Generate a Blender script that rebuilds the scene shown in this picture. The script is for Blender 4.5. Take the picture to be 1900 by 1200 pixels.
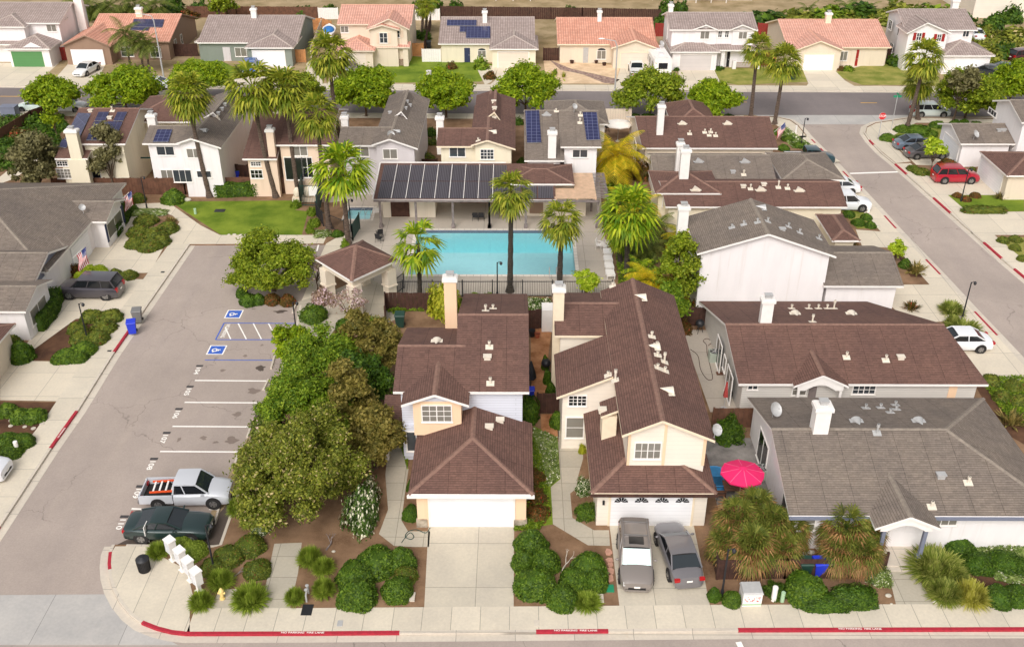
import bpy, bmesh, math, random
import numpy as np
from mathutils import Vector, Matrix
from mathutils.geometry import tessellate_polygon
R = math.radians
C = bpy.context.scene.collection
for _o in list(bpy.data.objects): bpy.data.objects.remove(_o)
# --- camera
F = 1855.0
TH = math.atan(1075/1855.); HC = 45*math.cos(TH); YAW = math.atan(10/2144.)
cam = bpy.data.objects.new('camera', bpy.data.cameras.new('camera')); C.objects.link(cam)
cam.data.sensor_fit = 'HORIZONTAL'; cam.data.sensor_width = 36; cam.data.lens = F/1900*36
cam.data.clip_start = 0.5; cam.data.clip_end = 3000
cam.location = (0, 0, HC); cam.rotation_euler = (math.pi/2-TH, 0, YAW)
bpy.context.scene.camera = cam
# --- sky and sun (bright thin overcast)
SUN_EL, SUN_AZ = 44, 196
w = bpy.data.worlds.new('World'); bpy.context.scene.world = w; w.use_nodes = True
nt = w.node_tree; nt.nodes.clear()
sky = nt.nodes.new('ShaderNodeTexSky'); sky.sky_type = 'NISHITA'; sky.sun_disc = False
sky.sun_elevation = R(SUN_EL); sky.sun_rotation = R(SUN_AZ); sky.air_density = 1.0; sky.dust_density = 4.0; sky.ozone_density = 1.0
hs = nt.nodes.new('ShaderNodeHueSaturation'); hs.inputs['Saturation'].default_value = 0.14
bg = nt.nodes.new('ShaderNodeBackground'); bg.inputs['Strength'].default_value = 0.15
wo = nt.nodes.new('ShaderNodeOutputWorld')
nt.links.new(sky.outputs[0], hs.inputs['Color']); nt.links.new(hs.outputs[0], bg.inputs['Color']); nt.links.new(bg.outputs[0], wo.inputs['Surface'])
sl = bpy.data.lights.new('sun', 'SUN'); sl.energy = 1.25; sl.angle = R(30); sl.color = (1.0, 0.955, 0.9)
so = bpy.data.objects.new('sun', sl); C.objects.link(so)
_d = Vector((math.sin(R(SUN_AZ))*math.cos(R(SUN_EL)), math.cos(R(SUN_AZ))*math.cos(R(SUN_EL)), math.sin(R(SUN_EL))))
so.rotation_euler = _d.to_track_quat('Z', 'Y').to_euler(); so.location = (0, 0, 120)
vs = bpy.context.scene.view_settings
vs.view_transform = 'Standard'; vs.look = 'None'; vs.gamma = 1; vs.use_curve_mapping = False; vs.exposure = 0.18
bpy.context.scene.cycles.max_bounces = 6
# --- pixel -> place helpers
_c, _s = math.cos(TH), math.sin(TH); _cy, _sy = math.cos(YAW), math.sin(YAW)
FW = (-_sy*_c, _cy*_c, -_s); RT = (_cy, _sy, 0.0); UP = (-_sy*_s, _cy*_s, _c)
def ray(px, py):
 u = (px-950)/F; v = (600-py)/F
 return [FW[i]+u*RT[i]+v*UP[i] for i in range(3)]
def G(px, py, z=0.0):
 d = ray(px, py); t = (z-HC)/d[2]
 return (t*d[0], t*d[1], z)
def onY(px, py, Y):
 d = ray(px, py); t = Y/d[1]
 return (t*d[0], Y, HC+t*d[2])
def onX(px, py, X):
 d = ray(px, py); t = X/d[0]
 return (X, t*d[1], HC+t*d[2])
def prj(x, y, z):
 r = (x, y, z-HC); a = sum(r[i]*FW[i] for i in range(3))
 return 950+F*sum(r[i]*RT[i] for i in range(3))/a, 600-F*sum(r[i]*UP[i] for i in range(3))/a, a/F
def solve(row, zf, x=0.0):
 lo, hi = 20., 400.
 for _ in range(50):
  m = (lo+hi)/2
  if prj(x, m, zf(m))[1] > row: lo = m
  else: hi = m
 return lo
# --- tagging
def tag(o, label=None, cat=None, group=None, kind=None):
 if label: o['label'] = label
 if cat: o['category'] = cat
 if group: o['group'] = group
 if kind: o['kind'] = kind
 return o
def thing(name, label, cat, loc=(0, 0, 0), rz=0.0, group=None):
 o = bpy.data.objects.new(name, None); C.objects.link(o)
 o.location = loc; o.rotation_euler = (0, 0, rz); o.empty_display_size = .2
 return tag(o, label, cat, group)
def copy_tree(o, parent=None):
 c = o.copy(); C.objects.link(c)
 if parent: c.parent = parent
 for ch in KIDS.get(o.name, []):
  k = copy_tree(ch, c)
  KIDS.setdefault(c.name, []).append(k)
 return c
KIDS = {}
# --- mesh builder
class MB:
 def __init__(s): s.v = []; s.f = []; s.m = []; s.uv = []
 def face(s, pts, m=0, uv=None):
  b = len(s.v); s.v += [tuple(p) for p in pts]; s.f.append(tuple(range(b, b+len(pts)))); s.m.append(m)
  if uv is None:
   p = [Vector(q) for q in pts]; n = Vector((0, 0, 0))
   for i in range(1, len(p)-1): n += (p[i]-p[0]).cross(p[i+1]-p[0])
   if n.length > 1e-12: n.normalize()
   if abs(n.z) > 0.995: uv = [(q.x, q.y) for q in p]
   else:
    h = Vector((-n.y, n.x, 0)).normalized(); u2 = n.cross(h)
    uv = [(q.dot(h), q.dot(u2)) for q in p]
  s.uv += list(uv)
 def box(s, x0, x1, y0, y1, z0, z1, m=0, bev=0.0):
  a = [(x0, y0), (x1, y0), (x1, y1), (x0, y1)]
  s.prism(a, z0, z1, m)
 def prism(s, poly, z0, z1, m=0, mt=None):
  n = len(poly); a = sum(poly[i][0]*poly[(i+1) % n][1]-poly[(i+1) % n][0]*poly[i][1] for i in range(n))
  if a < 0: poly = poly[::-1]
  s.face([(p[0], p[1], z1) for p in poly], m if mt is None else mt)
  s.face([(p[0], p[1], z0) for p in poly[::-1]], m)
  for i in range(n):
   p, q = poly[i], poly[(i+1) % n]
   s.face([(p[0], p[1], z0), (q[0], q[1], z0), (q[0], q[1], z1), (p[0], p[1], z1)], m)
 def hexa(s, p, m=0):
  for f in ((3, 2, 1, 0), (4, 5, 6, 7), (0, 1, 5, 4), (1, 2, 6, 5), (2, 3, 7, 6), (3, 0, 4, 7)):
   s.face([p[i] for i in f], m)
 def bar(s, a, b, wd=.05, h=None, m=0):
  a, b = Vector(a), Vector(b); d = (b-a)
  if d.length < 1e-6: return
  d.normalize(); up = Vector((0, 0, 1)) if abs(d.z) < .95 else Vector((0, 1, 0))
  sd = d.cross(up).normalized()*(wd/2); u = sd.cross(d).normalized()*((h or wd)/2)
  s.hexa([a-sd-u, a+sd-u, b+sd-u, b-sd-u, a-sd+u, a+sd+u, b+sd+u, b-sd+u], m)
 def tube(s, pts, rad, seg=8, m=0, caps=True):
  pts = [Vector(p) for p in pts]; n = len(pts)
  rad = rad if hasattr(rad, '__len__') else [rad]*n
  rings = []; up = None
  for i, p in enumerate(pts):
   d = (pts[min(i+1, n-1)]-pts[max(i-1, 0)]).normalized()
   if up is None: up = Vector((1, 0, 0)) if abs(d.x) < .9 else Vector((0, 1, 0))
   a = (up-d*up.dot(d)).normalized(); b = d.cross(a); up = a
   rings.append([p+(a*math.cos(t)+b*math.sin(t))*rad[i] for t in [2*math.pi*k/seg for k in range(seg)]])
  base = len(s.v)
  L = 0
  for i in range(n-1):
   L2 = L+(pts[i+1]-pts[i]).length
   for k in range(seg):
    k2 = (k+1) % seg
    s.face([rings[i][k], rings[i][k2], rings[i+1][k2], rings[i+1][k]], m,
      [(k/seg, L), ((k+1)/seg, L), ((k+1)/seg, L2), (k/seg, L2)])
   L = L2
  if caps:
   s.face(rings[0][::-1], m); s.face(rings[-1], m)
 def cyl(s, x, y, z0, z1, r0, r1=None, seg=12, m=0): s.tube([(x, y, z0), (x, y, z1)], [r0, r1 if r1 is not None else r0], seg, m)
 def lathe(s, x, y, prof, seg=16, m=0):
  s.tube([(x, y, z+i*1e-6) for i, (r, z) in enumerate(prof)], [max(r, 1e-4) for r, z in prof], seg, m)
 def ell(s, c, r, seg=12, rings=8, m=0):
  P = []
  for i in range(rings+1):
   t = math.pi*i/rings
   P.append([(c[0]+r[0]*math.sin(t)*math.cos(2*math.pi*k/seg), c[1]+r[1]*math.sin(t)*math.sin(2*math.pi*k/seg), c[2]-r[2]*math.cos(t)) for k in range(seg)])
  for i in range(rings):
   for k in range(seg):
    k2 = (k+1) % seg
    if i == 0: s.face([P[0][0], P[1][k2], P[1][k]], m)
    elif i == rings-1: s.face([P[i][k], P[i][k2], P[rings][0]], m)
    else: s.face([P[i][k], P[i][k2], P[i+1][k2], P[i+1][k]], m)
 def build(s, name, mats, parent=None, smooth=False, world=True, merge=False):
  me = bpy.data.meshes.new(name)
  off = Vector(parent_loc(parent)) if (parent is not None and world) else Vector((0, 0, 0))
  me.from_pydata([tuple(Vector(p)-off) for p in s.v], [], s.f)
  if not isinstance(mats, (list, tuple)): mats = [mats]
  for mm in mats: me.materials.append(mm)
  me.polygons.foreach_set('material_index', s.m)
  uvl = me.uv_layers.new(name='UVMap'); uvl.data.foreach_set('uv', [c for q in s.uv for c in q])
  if smooth or merge:
   bm = bmesh.new(); bm.from_mesh(me); bmesh.ops.remove_doubles(bm, verts=bm.verts, dist=1e-4)
   bm.to_mesh(me); bm.free()
  if smooth:
   me.polygons.foreach_set('use_smooth', [True]*len(me.polygons))
   try: me.set_sharp_from_angle(angle=R(38 if smooth is True else smooth))
   except Exception: pass
  me.update()
  o = bpy.data.objects.new(name, me); C.objects.link(o)
  if parent is not None: o.parent = parent; KIDS.setdefault(parent.name, []).append(o)
  return o
def parent_loc(p):
 l = Vector((0, 0, 0))
 while p is not None: l += Vector(p.location); p = p.parent
 return l
# --- materials
def _mat(name):
 m = bpy.data.materials.new(name); m.use_nodes = True; n = m.node_tree
 return m, n, n.nodes['Principled BSDF'], n.nodes, n.links
def c4(c): return (c[0], c[1], c[2], 1)
def srgb(r, g, b):
 f = lambda v: (v/255/12.92) if v/255 <= .04045 else ((v/255+.055)/1.055)**2.4
 return (f(r), f(g), f(b))
def sc(c, k): return tuple(min(1, v*k) for v in c)
def node(ns, t, **kw):
 n = ns.new(t)
 for k, v in kw.items():
  if hasattr(n, k): setattr(n, k, v)
  else: n.inputs[k.replace('_', ' ')].default_value = v
 return n
def mixc(ns, ls, fac, a, b, mode='MIX'):
 n = ns.new('ShaderNodeMix'); n.data_type = 'RGBA'; n.blend_type = mode
 for sock, val in ((0, fac), (6, a), (7, b)):
  if hasattr(val, 'is_output') or hasattr(val, 'links'): ls.new(val, n.inputs[sock])
  else: n.inputs[sock].default_value = val if sock == 0 else c4(val)
 return n.outputs[2]
def ramp(ns, ls, src, a, b):
 n = ns.new('ShaderNodeMapRange'); n.inputs[1].default_value = a; n.inputs[2].default_value = b
 ls.new(src, n.inputs[0]); return n.outputs[0]
def coord(ns, kind='Object'):
 return ns.new('ShaderNodeTexCoord').outputs[kind]
def geo_pos(ns): return ns.new('ShaderNodeNewGeometry').outputs['Position']
def noise(ns, ls, vec, scale, detail=3, rough=.55):
 n = node(ns, 'ShaderNodeTexNoise'); n.inputs['Scale'].default_value = scale; n.inputs['Detail'].default_value = detail; n.inputs['Roughness'].default_value = rough
 ls.new(vec, n.inputs['Vector']); return n.outputs[0]
def plain(name, col, rough=.6, var=.12, scale=3.0, metal=0.0, coat=0.0, spec=None, bump=0.0):
 m, n, b, ns, ls = _mat(name)
 v = geo_pos(ns); nz = noise(ns, ls, v, scale, 4)
 f = ramp(ns, ls, nz, .3, .7)
 ls.new(mixc(ns, ls, f, sc(col, 1-var), sc(col, 1+var)), b.inputs['Base Color'])
 b.inputs['Roughness'].default_value = rough; b.inputs['Metallic'].default_value = metal
 if coat: b.inputs['Coat Weight'].default_value = coat; b.inputs['Coat Roughness'].default_value = .06
 if spec is not None: b.inputs['Specular IOR Level'].default_value = spec
 if bump:
  bp = ns.new('ShaderNodeBump'); bp.inputs['Strength'].default_value = bump; bp.inputs['Distance'].default_value = .02
  n2 = noise(ns, ls, v, scale*12, 2); ls.new(n2, bp.inputs['Height']); ls.new(bp.outputs[0], b.inputs['Normal'])
 return m
def shingle(name, c1, c2, c3, course=.15, wd=.32, rough=.9):
 m, n, b, ns, ls = _mat(name)
 uv = coord(ns, 'UV')
 br = ns.new('ShaderNodeTexBrick'); br.inputs['Scale'].default_value = 1; br.offset = .37; br.offset_frequency = 1
 br.inputs['Brick Width'].default_value = wd*5; br.inputs['Row Height'].default_value = course
 br.inputs['Mortar Size'].default_value = .013; br.inputs['Mortar Smooth'].default_value = .3; br.inputs['Bias'].default_value = 0
 cm = tuple((a+b_)/2 for a, b_ in zip(c1, c2)); br.inputs['Color1'].default_value = c4(cm); br.inputs['Color2'].default_value = c4(sc(cm, 1.03)); br.inputs['Mortar'].default_value = c4(c3)
 ls.new(uv, br.inputs['Vector'])
 br2 = ns.new('ShaderNodeTexBrick'); br2.inputs['Scale'].default_value = 1; br2.offset = .61; br2.offset_frequency = 1
 br2.inputs['Brick Width'].default_value = wd; br2.inputs['Row Height'].default_value = course; br2.inputs['Mortar Size'].default_value = 0
 br2.inputs['Color1'].default_value = (.84, .84, .84, 1); br2.inputs['Color2'].default_value = (1.14, 1.13, 1.12, 1); ls.new(uv, br2.inputs['Vector'])
 col = mixc(ns, ls, .75, br.outputs['Color'], br2.outputs['Color'], 'MULTIPLY')
 gp = geo_pos(ns)
 big = ramp(ns, ls, noise(ns, ls, gp, .35, 4), .3, .7)
 fine = ramp(ns, ls, noise(ns, ls, gp, 9, 2), .3, .7)
 st = ns.new('ShaderNodeMapping'); st.inputs['Scale'].default_value = (1.6, .25, 1); ls.new(uv, st.inputs[0]); sk = ramp(ns, ls, noise(ns, ls, st.outputs[0], .8, 4, .65), .35, .7)
 col = mixc(ns, ls, .3, col, mixc(ns, ls, sk, (.82, .82, .84), (1.12, 1.1, 1.06)), 'MULTIPLY')
 col = mixc(ns, ls, .8, col, mixc(ns, ls, big, (.84, .84, .86), (1.12, 1.1, 1.06)), 'MULTIPLY')
 col = mixc(ns, ls, .5, col, mixc(ns, ls, fine, (.72, .72, .72), (1.25, 1.25, 1.25)), 'MULTIPLY')
 ls.new(col, b.inputs['Base Color']); b.inputs['Roughness'].default_value = rough
 b.inputs['Specular IOR Level'].default_value = .25
 bp = ns.new('ShaderNodeBump'); bp.inputs['Strength'].default_value = .5; bp.inputs['Distance'].default_value = .03
 ls.new(br.outputs['Fac'], bp.inputs['Height']); bp.invert = True; ls.new(bp.outputs[0], b.inputs['Normal'])
 return m
def tile(name, c1, c2, dark):
 m, n, b, ns, ls = _mat(name); uv = coord(ns, 'UV')
 br = ns.new('ShaderNodeTexBrick'); br.inputs['Scale'].default_value = 1; br.offset = 0
 br.inputs['Brick Width'].default_value = .33; br.inputs['Row Height'].default_value = .4
 br.inputs['Mortar Size'].default_value = .035; br.inputs['Mortar Smooth'].default_value = .4
 br.inputs['Color1'].default_value = c4(c1); br.inputs['Color2'].default_value = c4(c2); br.inputs['Mortar'].default_value = c4(dark)
 ls.new(uv, br.inputs['Vector'])
 big = ramp(ns, ls, noise(ns, ls, geo_pos(ns), .5, 4), .3, .7)
 col = mixc(ns, ls, .6, br.outputs['Color'], mixc(ns, ls, big, (.84, .84, .84), (1.12, 1.12, 1.12)), 'MULTIPLY')
 ls.new(col, b.inputs['Base Color']); b.inputs['Roughness'].default_value = .8
 bp = ns.new('ShaderNodeBump'); bp.inputs['Strength'].default_value = .6; bp.inputs['Distance'].default_value = .06; bp.invert = True
 ls.new(br.outputs['Fac'], bp.inputs['Height']); ls.new(bp.outputs[0], b.inputs['Normal'])
 return m
def siding(name, col, row=.18, amt=.72):
 m, n, b, ns, ls = _mat(name); uv = coord(ns, 'UV')
 br = ns.new('ShaderNodeTexBrick'); br.inputs['Scale'].default_value = 1; br.offset = .4
 br.inputs['Brick Width'].default_value = 60; br.inputs['Row Height'].default_value = row; br.inputs['Mortar Size'].default_value = .018; br.inputs['Mortar Smooth'].default_value = .6
 br.inputs['Color1'].default_value = c4(col); br.inputs['Color2'].default_value = c4(sc(col, .97)); br.inputs['Mortar'].default_value = c4(sc(col, amt))
 ls.new(uv, br.inputs['Vector'])
 big = ramp(ns, ls, noise(ns, ls, geo_pos(ns), .8, 4), .3, .7)
 ls.new(mixc(ns, ls, .5, br.outputs['Color'], mixc(ns, ls, big, (.9, .9, .9), (1.04, 1.04, 1.04)), 'MULTIPLY'), b.inputs['Base Color'])
 b.inputs['Roughness'].default_value = .6; return m
def stucco(name, col):
 m, n, b, ns, ls = _mat(name); gp = geo_pos(ns)
 mp = ns.new('ShaderNodeMapping'); mp.inputs['Scale'].default_value = (1.2, 1.2, .35); ls.new(gp, mp.inputs[0])
 f = ramp(ns, ls, noise(ns, ls, mp.outputs[0], .9, 5, .6), .3, .75)
 n3 = ns.new('ShaderNodeMapping'); n3.inputs['Scale'].default_value = (3, 3, .12); ls.new(gp, n3.inputs[0]); dr = ramp(ns, ls, noise(ns, ls, n3.outputs[0], 1, 4, .7), .56, .78)
 ls.new(mixc(ns, ls, dr, mixc(ns, ls, f, sc(col, .94), sc(col, 1.03)), sc((col[0], col[1]*.97, col[2]*.93), .86)), b.inputs['Base Color']); b.inputs['Roughness'].default_value = .85
 bp = ns.new('ShaderNodeBump'); bp.inputs['Strength'].default_value = .25; bp.inputs['Distance'].default_value = .02
 ls.new(noise(ns, ls, gp, 25, 2), bp.inputs['Height']); ls.new(bp.outputs[0], b.inputs['Normal'])
 return m
def asphalt(name, col, crack=.6, cs=.15):
 m, n, b, ns, ls = _mat(name); gp = geo_pos(ns)
 big = ramp(ns, ls, noise(ns, ls, gp, .09, 6, .65), .32, .68)
 mp = ns.new('ShaderNodeMapping'); mp.inputs['Scale'].default_value = (1, .12, 1); ls.new(gp, mp.inputs[0])
 streak = ramp(ns, ls, noise(ns, ls, mp.outputs[0], .7, 4, .6), .3, .7)
 fine = ramp(ns, ls, noise(ns, ls, gp, 11, 3, .7), .25, .75)
 col1 = mixc(ns, ls, big, sc(col, .84), sc(col, 1.1))
 col1 = mixc(ns, ls, .5, col1, mixc(ns, ls, streak, (.88, .88, .9), (1.08, 1.07, 1.05)), 'MULTIPLY')
 col1 = mixc(ns, ls, .5, col1, mixc(ns, ls, fine, (.78, .78, .78), (1.2, 1.2, 1.2)), 'MULTIPLY')
 if crack:
  wn = ns.new('ShaderNodeTexNoise'); wn.inputs['Scale'].default_value = .8; wn.inputs['Detail'].default_value = 5; ls.new(gp, wn.inputs['Vector'])
  vm = ns.new('ShaderNodeVectorMath'); vm.operation = 'MULTIPLY_ADD'; ls.new(wn.outputs['Color'], vm.inputs[0]); vm.inputs[1].default_value = (2.2, 2.2, 0); ls.new(gp, vm.inputs[2])
  vo = ns.new('ShaderNodeTexVoronoi'); vo.feature = 'DISTANCE_TO_EDGE'; vo.inputs['Scale'].default_value = cs; ls.new(vm.outputs[0], vo.inputs['Vector'])
  lt = ns.new('ShaderNodeMapRange'); lt.inputs[1].default_value = 0; lt.inputs[2].default_value = .006; lt.inputs[3].default_value = 1; lt.inputs[4].default_value = 0; ls.new(vo.outputs['Distance'], lt.inputs[0])
  mk = ramp(ns, ls, noise(ns, ls, gp, .11, 3), .47, .55)
  mu = ns.new('ShaderNodeMath'); mu.operation = 'MULTIPLY'; ls.new(lt.outputs[0], mu.inputs[0]); ls.new(mk, mu.inputs[1])
  m2 = ns.new('ShaderNodeMath'); m2.operation = 'MULTIPLY'; ls.new(mu.outputs[0], m2.inputs[0]); m2.inputs[1].default_value = crack
  col1 = mixc(ns, ls, m2.outputs[0], col1, sc(col, .3))
 ls.new(col1, b.inputs['Base Color']); b.inputs['Roughness'].default_value = .9
 bp = ns.new('ShaderNodeBump'); bp.inputs['Strength'].default_value = .3; bp.inputs['Distance'].default_value = .01
 ls.new(noise(ns, ls, gp, 30, 2), bp.inputs['Height']); ls.new(bp.outputs[0], b.inputs['Normal'])
 return m
def concrete(name, col, jx=1.5, jy=1.5, ox=0., oy=0., stain=.5, rot=0.0):
 m, n, b, ns, ls = _mat(name); gp = geo_pos(ns)
 mp = ns.new('ShaderNodeMapping'); mp.inputs['Location'].default_value = (ox, oy, 0); mp.inputs['Rotation'].default_value = (0, 0, rot); ls.new(gp, mp.inputs[0])
 br = ns.new('ShaderNodeTexBrick'); br.inputs['Scale'].default_value = 1; br.offset = 0; br.squash = 1
 br.inputs['Brick Width'].default_value = jx; br.inputs['Row Height'].default_value = jy; br.inputs['Mortar Size'].default_value = .022; br.inputs['Mortar Smooth'].default_value = .5
 br.inputs['Color1'].default_value = c4(col); br.inputs['Color2'].default_value = c4(sc(col, .9)); br.inputs['Mortar'].default_value = c4(sc(col, .5))
 ls.new(mp.outputs[0], br.inputs['Vector'])
 big = ramp(ns, ls, noise(ns, ls, gp, .45, 6, .65), .3, .7)
 fine = ramp(ns, ls, noise(ns, ls, gp, 6, 4, .7), .3, .7)
 sp = ramp(ns, ls, noise(ns, ls, gp, 1.7, 5, .7), .62, .74)
 col1 = mixc(ns, ls, stain, br.outputs['Color'], mixc(ns, ls, big, (.78, .78, .8), (1.1, 1.09, 1.06)), 'MULTIPLY')
 col1 = mixc(ns, ls, .4, col1, mixc(ns, ls, fine, (.8, .8, .8), (1.12, 1.12, 1.12)), 'MULTIPLY')
 ms = ns.new('ShaderNodeMath'); ms.operation = 'MULTIPLY'; ls.new(sp, ms.inputs[0]); ms.inputs[1].default_value = .3
 col1 = mixc(ns, ls, ms.outputs[0], col1, sc((col[0], col[1]*.85, col[2]*.7), .8))
 ls.new(col1, b.inputs['Base Color']); b.inputs['Roughness'].default_value = .85
 return m
def organic(name, a, b_, c, s1=.6, s2=8, rough=.95, bump=.6):
 m, n, b, ns, ls = _mat(name); gp = geo_pos(ns)
 f1 = ramp(ns, ls, noise(ns, ls, gp, s1, 5, .6), .35, .65); f2 = ramp(ns, ls, noise(ns, ls, gp, s2, 4, .75), .38, .66)
 col = mixc(ns, ls, f1, a, b_); col = mixc(ns, ls, f2, col, mixc(ns, ls, f1, c, sc(b_, 1.15)))
 ls.new(col, b.inputs['Base Color']); b.inputs['Roughness'].default_value = rough; b.inputs['Specular IOR Level'].default_value = .2
 bp = ns.new('ShaderNodeBump'); bp.inputs['Strength'].default_value = bump; bp.inputs['Distance'].default_value = .05
 ls.new(noise(ns, ls, gp, s2*2, 3), bp.inputs['Height']); ls.new(bp.outputs[0], b.inputs['Normal'])
 return m
def leafy(name, dark, mid, light, clump=1.1, trans=.25, accent=None, acc=.06):
 m, n, b, ns, ls = _mat(name); g = ns.new('ShaderNodeNewGeometry')
 f = ramp(ns, ls, noise(ns, ls, g.outputs['Position'], clump, 3, .6), .35, .65)
 rnd = g.outputs['Random Per Island']
 col = mixc(ns, ls, f, dark, mid)
 mm = ns.new('ShaderNodeMath'); mm.operation = 'POWER'; ls.new(rnd, mm.inputs[0]); mm.inputs[1].default_value = 1.7
 col = mixc(ns, ls, mm.outputs[0], col, light)
 if accent:
  gt = ns.new('ShaderNodeMath'); gt.operation = 'GREATER_THAN'; gt.inputs[1].default_value = 1-acc
  wn = ns.new('ShaderNodeTexWhiteNoise'); wn.noise_dimensions = '1D'; ls.new(rnd, wn.inputs['W']); ls.new(wn.outputs[0], gt.inputs[0])
  col = mixc(ns, ls, gt.outputs[0], col, accent)
 ls.new(col, b.inputs['Base Color']); b.inputs['Roughness'].default_value = .6; b.inputs['Specular IOR Level'].default_value = .3
 tr = ns.new('ShaderNodeBsdfTranslucent'); ls.new(col, tr.inputs['Color'])
 mx = ns.new('ShaderNodeMixShader'); mx.inputs[0].default_value = trans
 ls.new(b.outputs[0], mx.inputs[1]); ls.new(tr.outputs[0], mx.inputs[2]); ls.new(mx.outputs[0], ns['Material Output'].inputs['Surface'])
 return m
M = {}
M['asphalt'] = asphalt('asphalt_light', srgb(172, 157, 147))
M['asphalt_far'] = asphalt('asphalt_road', srgb(128, 118, 116), .2)
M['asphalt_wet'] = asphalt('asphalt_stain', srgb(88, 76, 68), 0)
M['asphalt_oil'] = asphalt('asphalt_oil_stain', srgb(138, 122, 112), 0)
M['conc'] = concrete('concrete_pavement', srgb(218, 206, 186), 1.5, 200, .3, 77)
M['conc_y'] = concrete('concrete_side_pavement', srgb(218, 206, 186), 200, 2.6, 77, .4)
M['conc_drive'] = concrete('concrete_drive', srgb(206, 195, 176), 3.15, 3.4, -1.05, -1.7, .6)
M['conc_path'] = concrete('concrete_path', srgb(190, 180, 162), 1.6, 1.6, .4, .2)
M['conc_far'] = concrete('concrete_far', srgb(222, 209, 188), 3, 3, 0, 0, .35)
M['conc_deck'] = concrete('concrete_deck', srgb(190, 178, 164), 3, 3, 0, 0, .5)
M['conc_old'] = concrete('concrete_apron', srgb(190, 185, 180), 4.5, 9, 1.9, 4, .7)
M['kerb'] = concrete('kerb_concrete', srgb(212, 200, 184), 3, 3, 0, 0, .4)
M['red_paint'] = plain('red_kerb_paint', srgb(172, 36, 54), .7, .18, 5)
M['white_paint'] = plain('white_road_paint', srgb(248, 242, 234), .8, .06, 8)
M['yellow_paint'] = plain('yellow_road_paint', srgb(235, 180, 70), .8, .1, 8)
M['blue_paint'] = plain('blue_road_paint', srgb(60, 100, 190), .8, .12, 6)
M['black_paint'] = plain('black_number_backing', srgb(70, 66, 66), .8, .15, 6)
M['soil'] = organic('soil', srgb(124, 96, 72), srgb(146, 116, 90), srgb(102, 76, 56), .6, 9)
M['mulch'] = organic('dark_mulch', srgb(84, 58, 44), srgb(106, 76, 56), srgb(60, 42, 34), .6, 9)
M['dry'] = organic('dry_ground', srgb(150, 128, 96), srgb(172, 150, 118), srgb(120, 110, 70), .3, 4)
M['lawn'] = organic('lawn', srgb(82, 106, 24), srgb(126, 142, 46), srgb(92, 116, 28), .35, 9)
M['lawn_dry'] = organic('lawn_dry', srgb(104, 118, 40), srgb(156, 148, 80), srgb(120, 126, 50), .5, 7)
M['gravel'] = organic('gravel_tan', srgb(214, 184, 148), srgb(228, 200, 166), srgb(190, 158, 128), .6, 12)
M['stream'] = organic('gravel_stream', srgb(128, 100, 92), srgb(176, 150, 136), srgb(98, 78, 76), 2.5, 12)
M['brick_pave'] = organic('brick_paving', srgb(166, 112, 72), srgb(190, 138, 98), srgb(130, 82, 54), 1.2, 6)
M['slate'] = organic('slate_patio', srgb(120, 116, 112), srgb(150, 144, 138), srgb(98, 92, 90), .8, 5)
M['white'] = plain('white_trim', srgb(240, 234, 228), .5, .04)
M['cream'] = plain('cream_trim', srgb(236, 218, 190), .6, .05)
M['peach'] = stucco('peach_trim', srgb(244, 208, 172))
M['black'] = plain('black_metal', srgb(36, 36, 40), .5, .2)
M['dark'] = plain('dark_void', srgb(32, 28, 28), .8, .2)
M['steel'] = plain('galvanised_steel', srgb(186, 184, 182), .45, .08, 4, .15)
M['pale_metal'] = plain('pale_metal', srgb(226, 214, 196), .5, .05)
M['stone'] = organic('field_stone', srgb(150, 138, 120), srgb(190, 176, 156), srgb(110, 98, 86), 3, 8)
M['wood'] = plain('weathered_wood', srgb(104, 70, 52), .9, .3, 2.0, bump=.4)
M['wood_dark'] = plain('dark_fence_wood', srgb(72, 46, 36), .9, .35, 2.5, bump=.4)
M['wood_tan'] = plain('tan_fence_wood', srgb(196, 138, 88), .85, .2, 1.5)
M['wood_red'] = plain('red_fence', srgb(146, 48, 40), .8, .15, 2)
M['wood_grey'] = plain('grey_wood', srgb(128, 116, 112), .9, .25, 3)
M['pergola'] = plain('pale_pergola_wood', srgb(206, 172, 142), .8, .15, 2)
M['sh_brown'] = shingle('brown_shingles', srgb(104, 78, 69), srgb(121, 92, 83), srgb(74, 53, 48))
M['sh_grey'] = shingle('grey_shingles', srgb(120, 109, 101), srgb(139, 127, 116), srgb(84, 75, 69))
M['cap_brown'] = plain('brown_ridge_cap', srgb(132, 101, 88), .9, .2, 5)
M['cap_grey'] = plain('grey_ridge_cap', srgb(138, 126, 114), .9, .2, 5)
M['ti_orange'] = tile('orange_tiles', srgb(212, 150, 126), srgb(224, 168, 144), srgb(166, 104, 84))
M['ti_pink'] = tile('pink_tiles', srgb(216, 160, 140), srgb(228, 176, 156), srgb(166, 112, 98))
M['ti_grey'] = tile('grey_tiles', srgb(160, 142, 134), srgb(176, 158, 150), srgb(118, 102, 98))
M['cap_orange'] = plain('orange_ridge_tile', srgb(218, 162, 138), .8, .1, 3)
M['cap_tgrey'] = plain('grey_ridge_tile', srgb(176, 160, 150), .8, .1, 3)
M['w_white'] = stucco('white_stucco', srgb(238, 232, 230)); M['w_cream'] = stucco('cream_stucco', srgb(230, 216, 196))
M['w_pink'] = stucco('blush_stucco', srgb(232, 206, 182)); M['w_tan'] = stucco('brown_stucco', srgb(152, 124, 104)); M['w_beige'] = stucco('beige_stucco', srgb(226, 210, 188))
M['w_sage'] = stucco('sage_stucco', srgb(136, 142, 132)); M['w_grey'] = stucco('pale_grey_stucco', srgb(214, 206, 206)); M['w_yellow'] = stucco('yellow_stucco', srgb(234, 222, 196))
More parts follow.
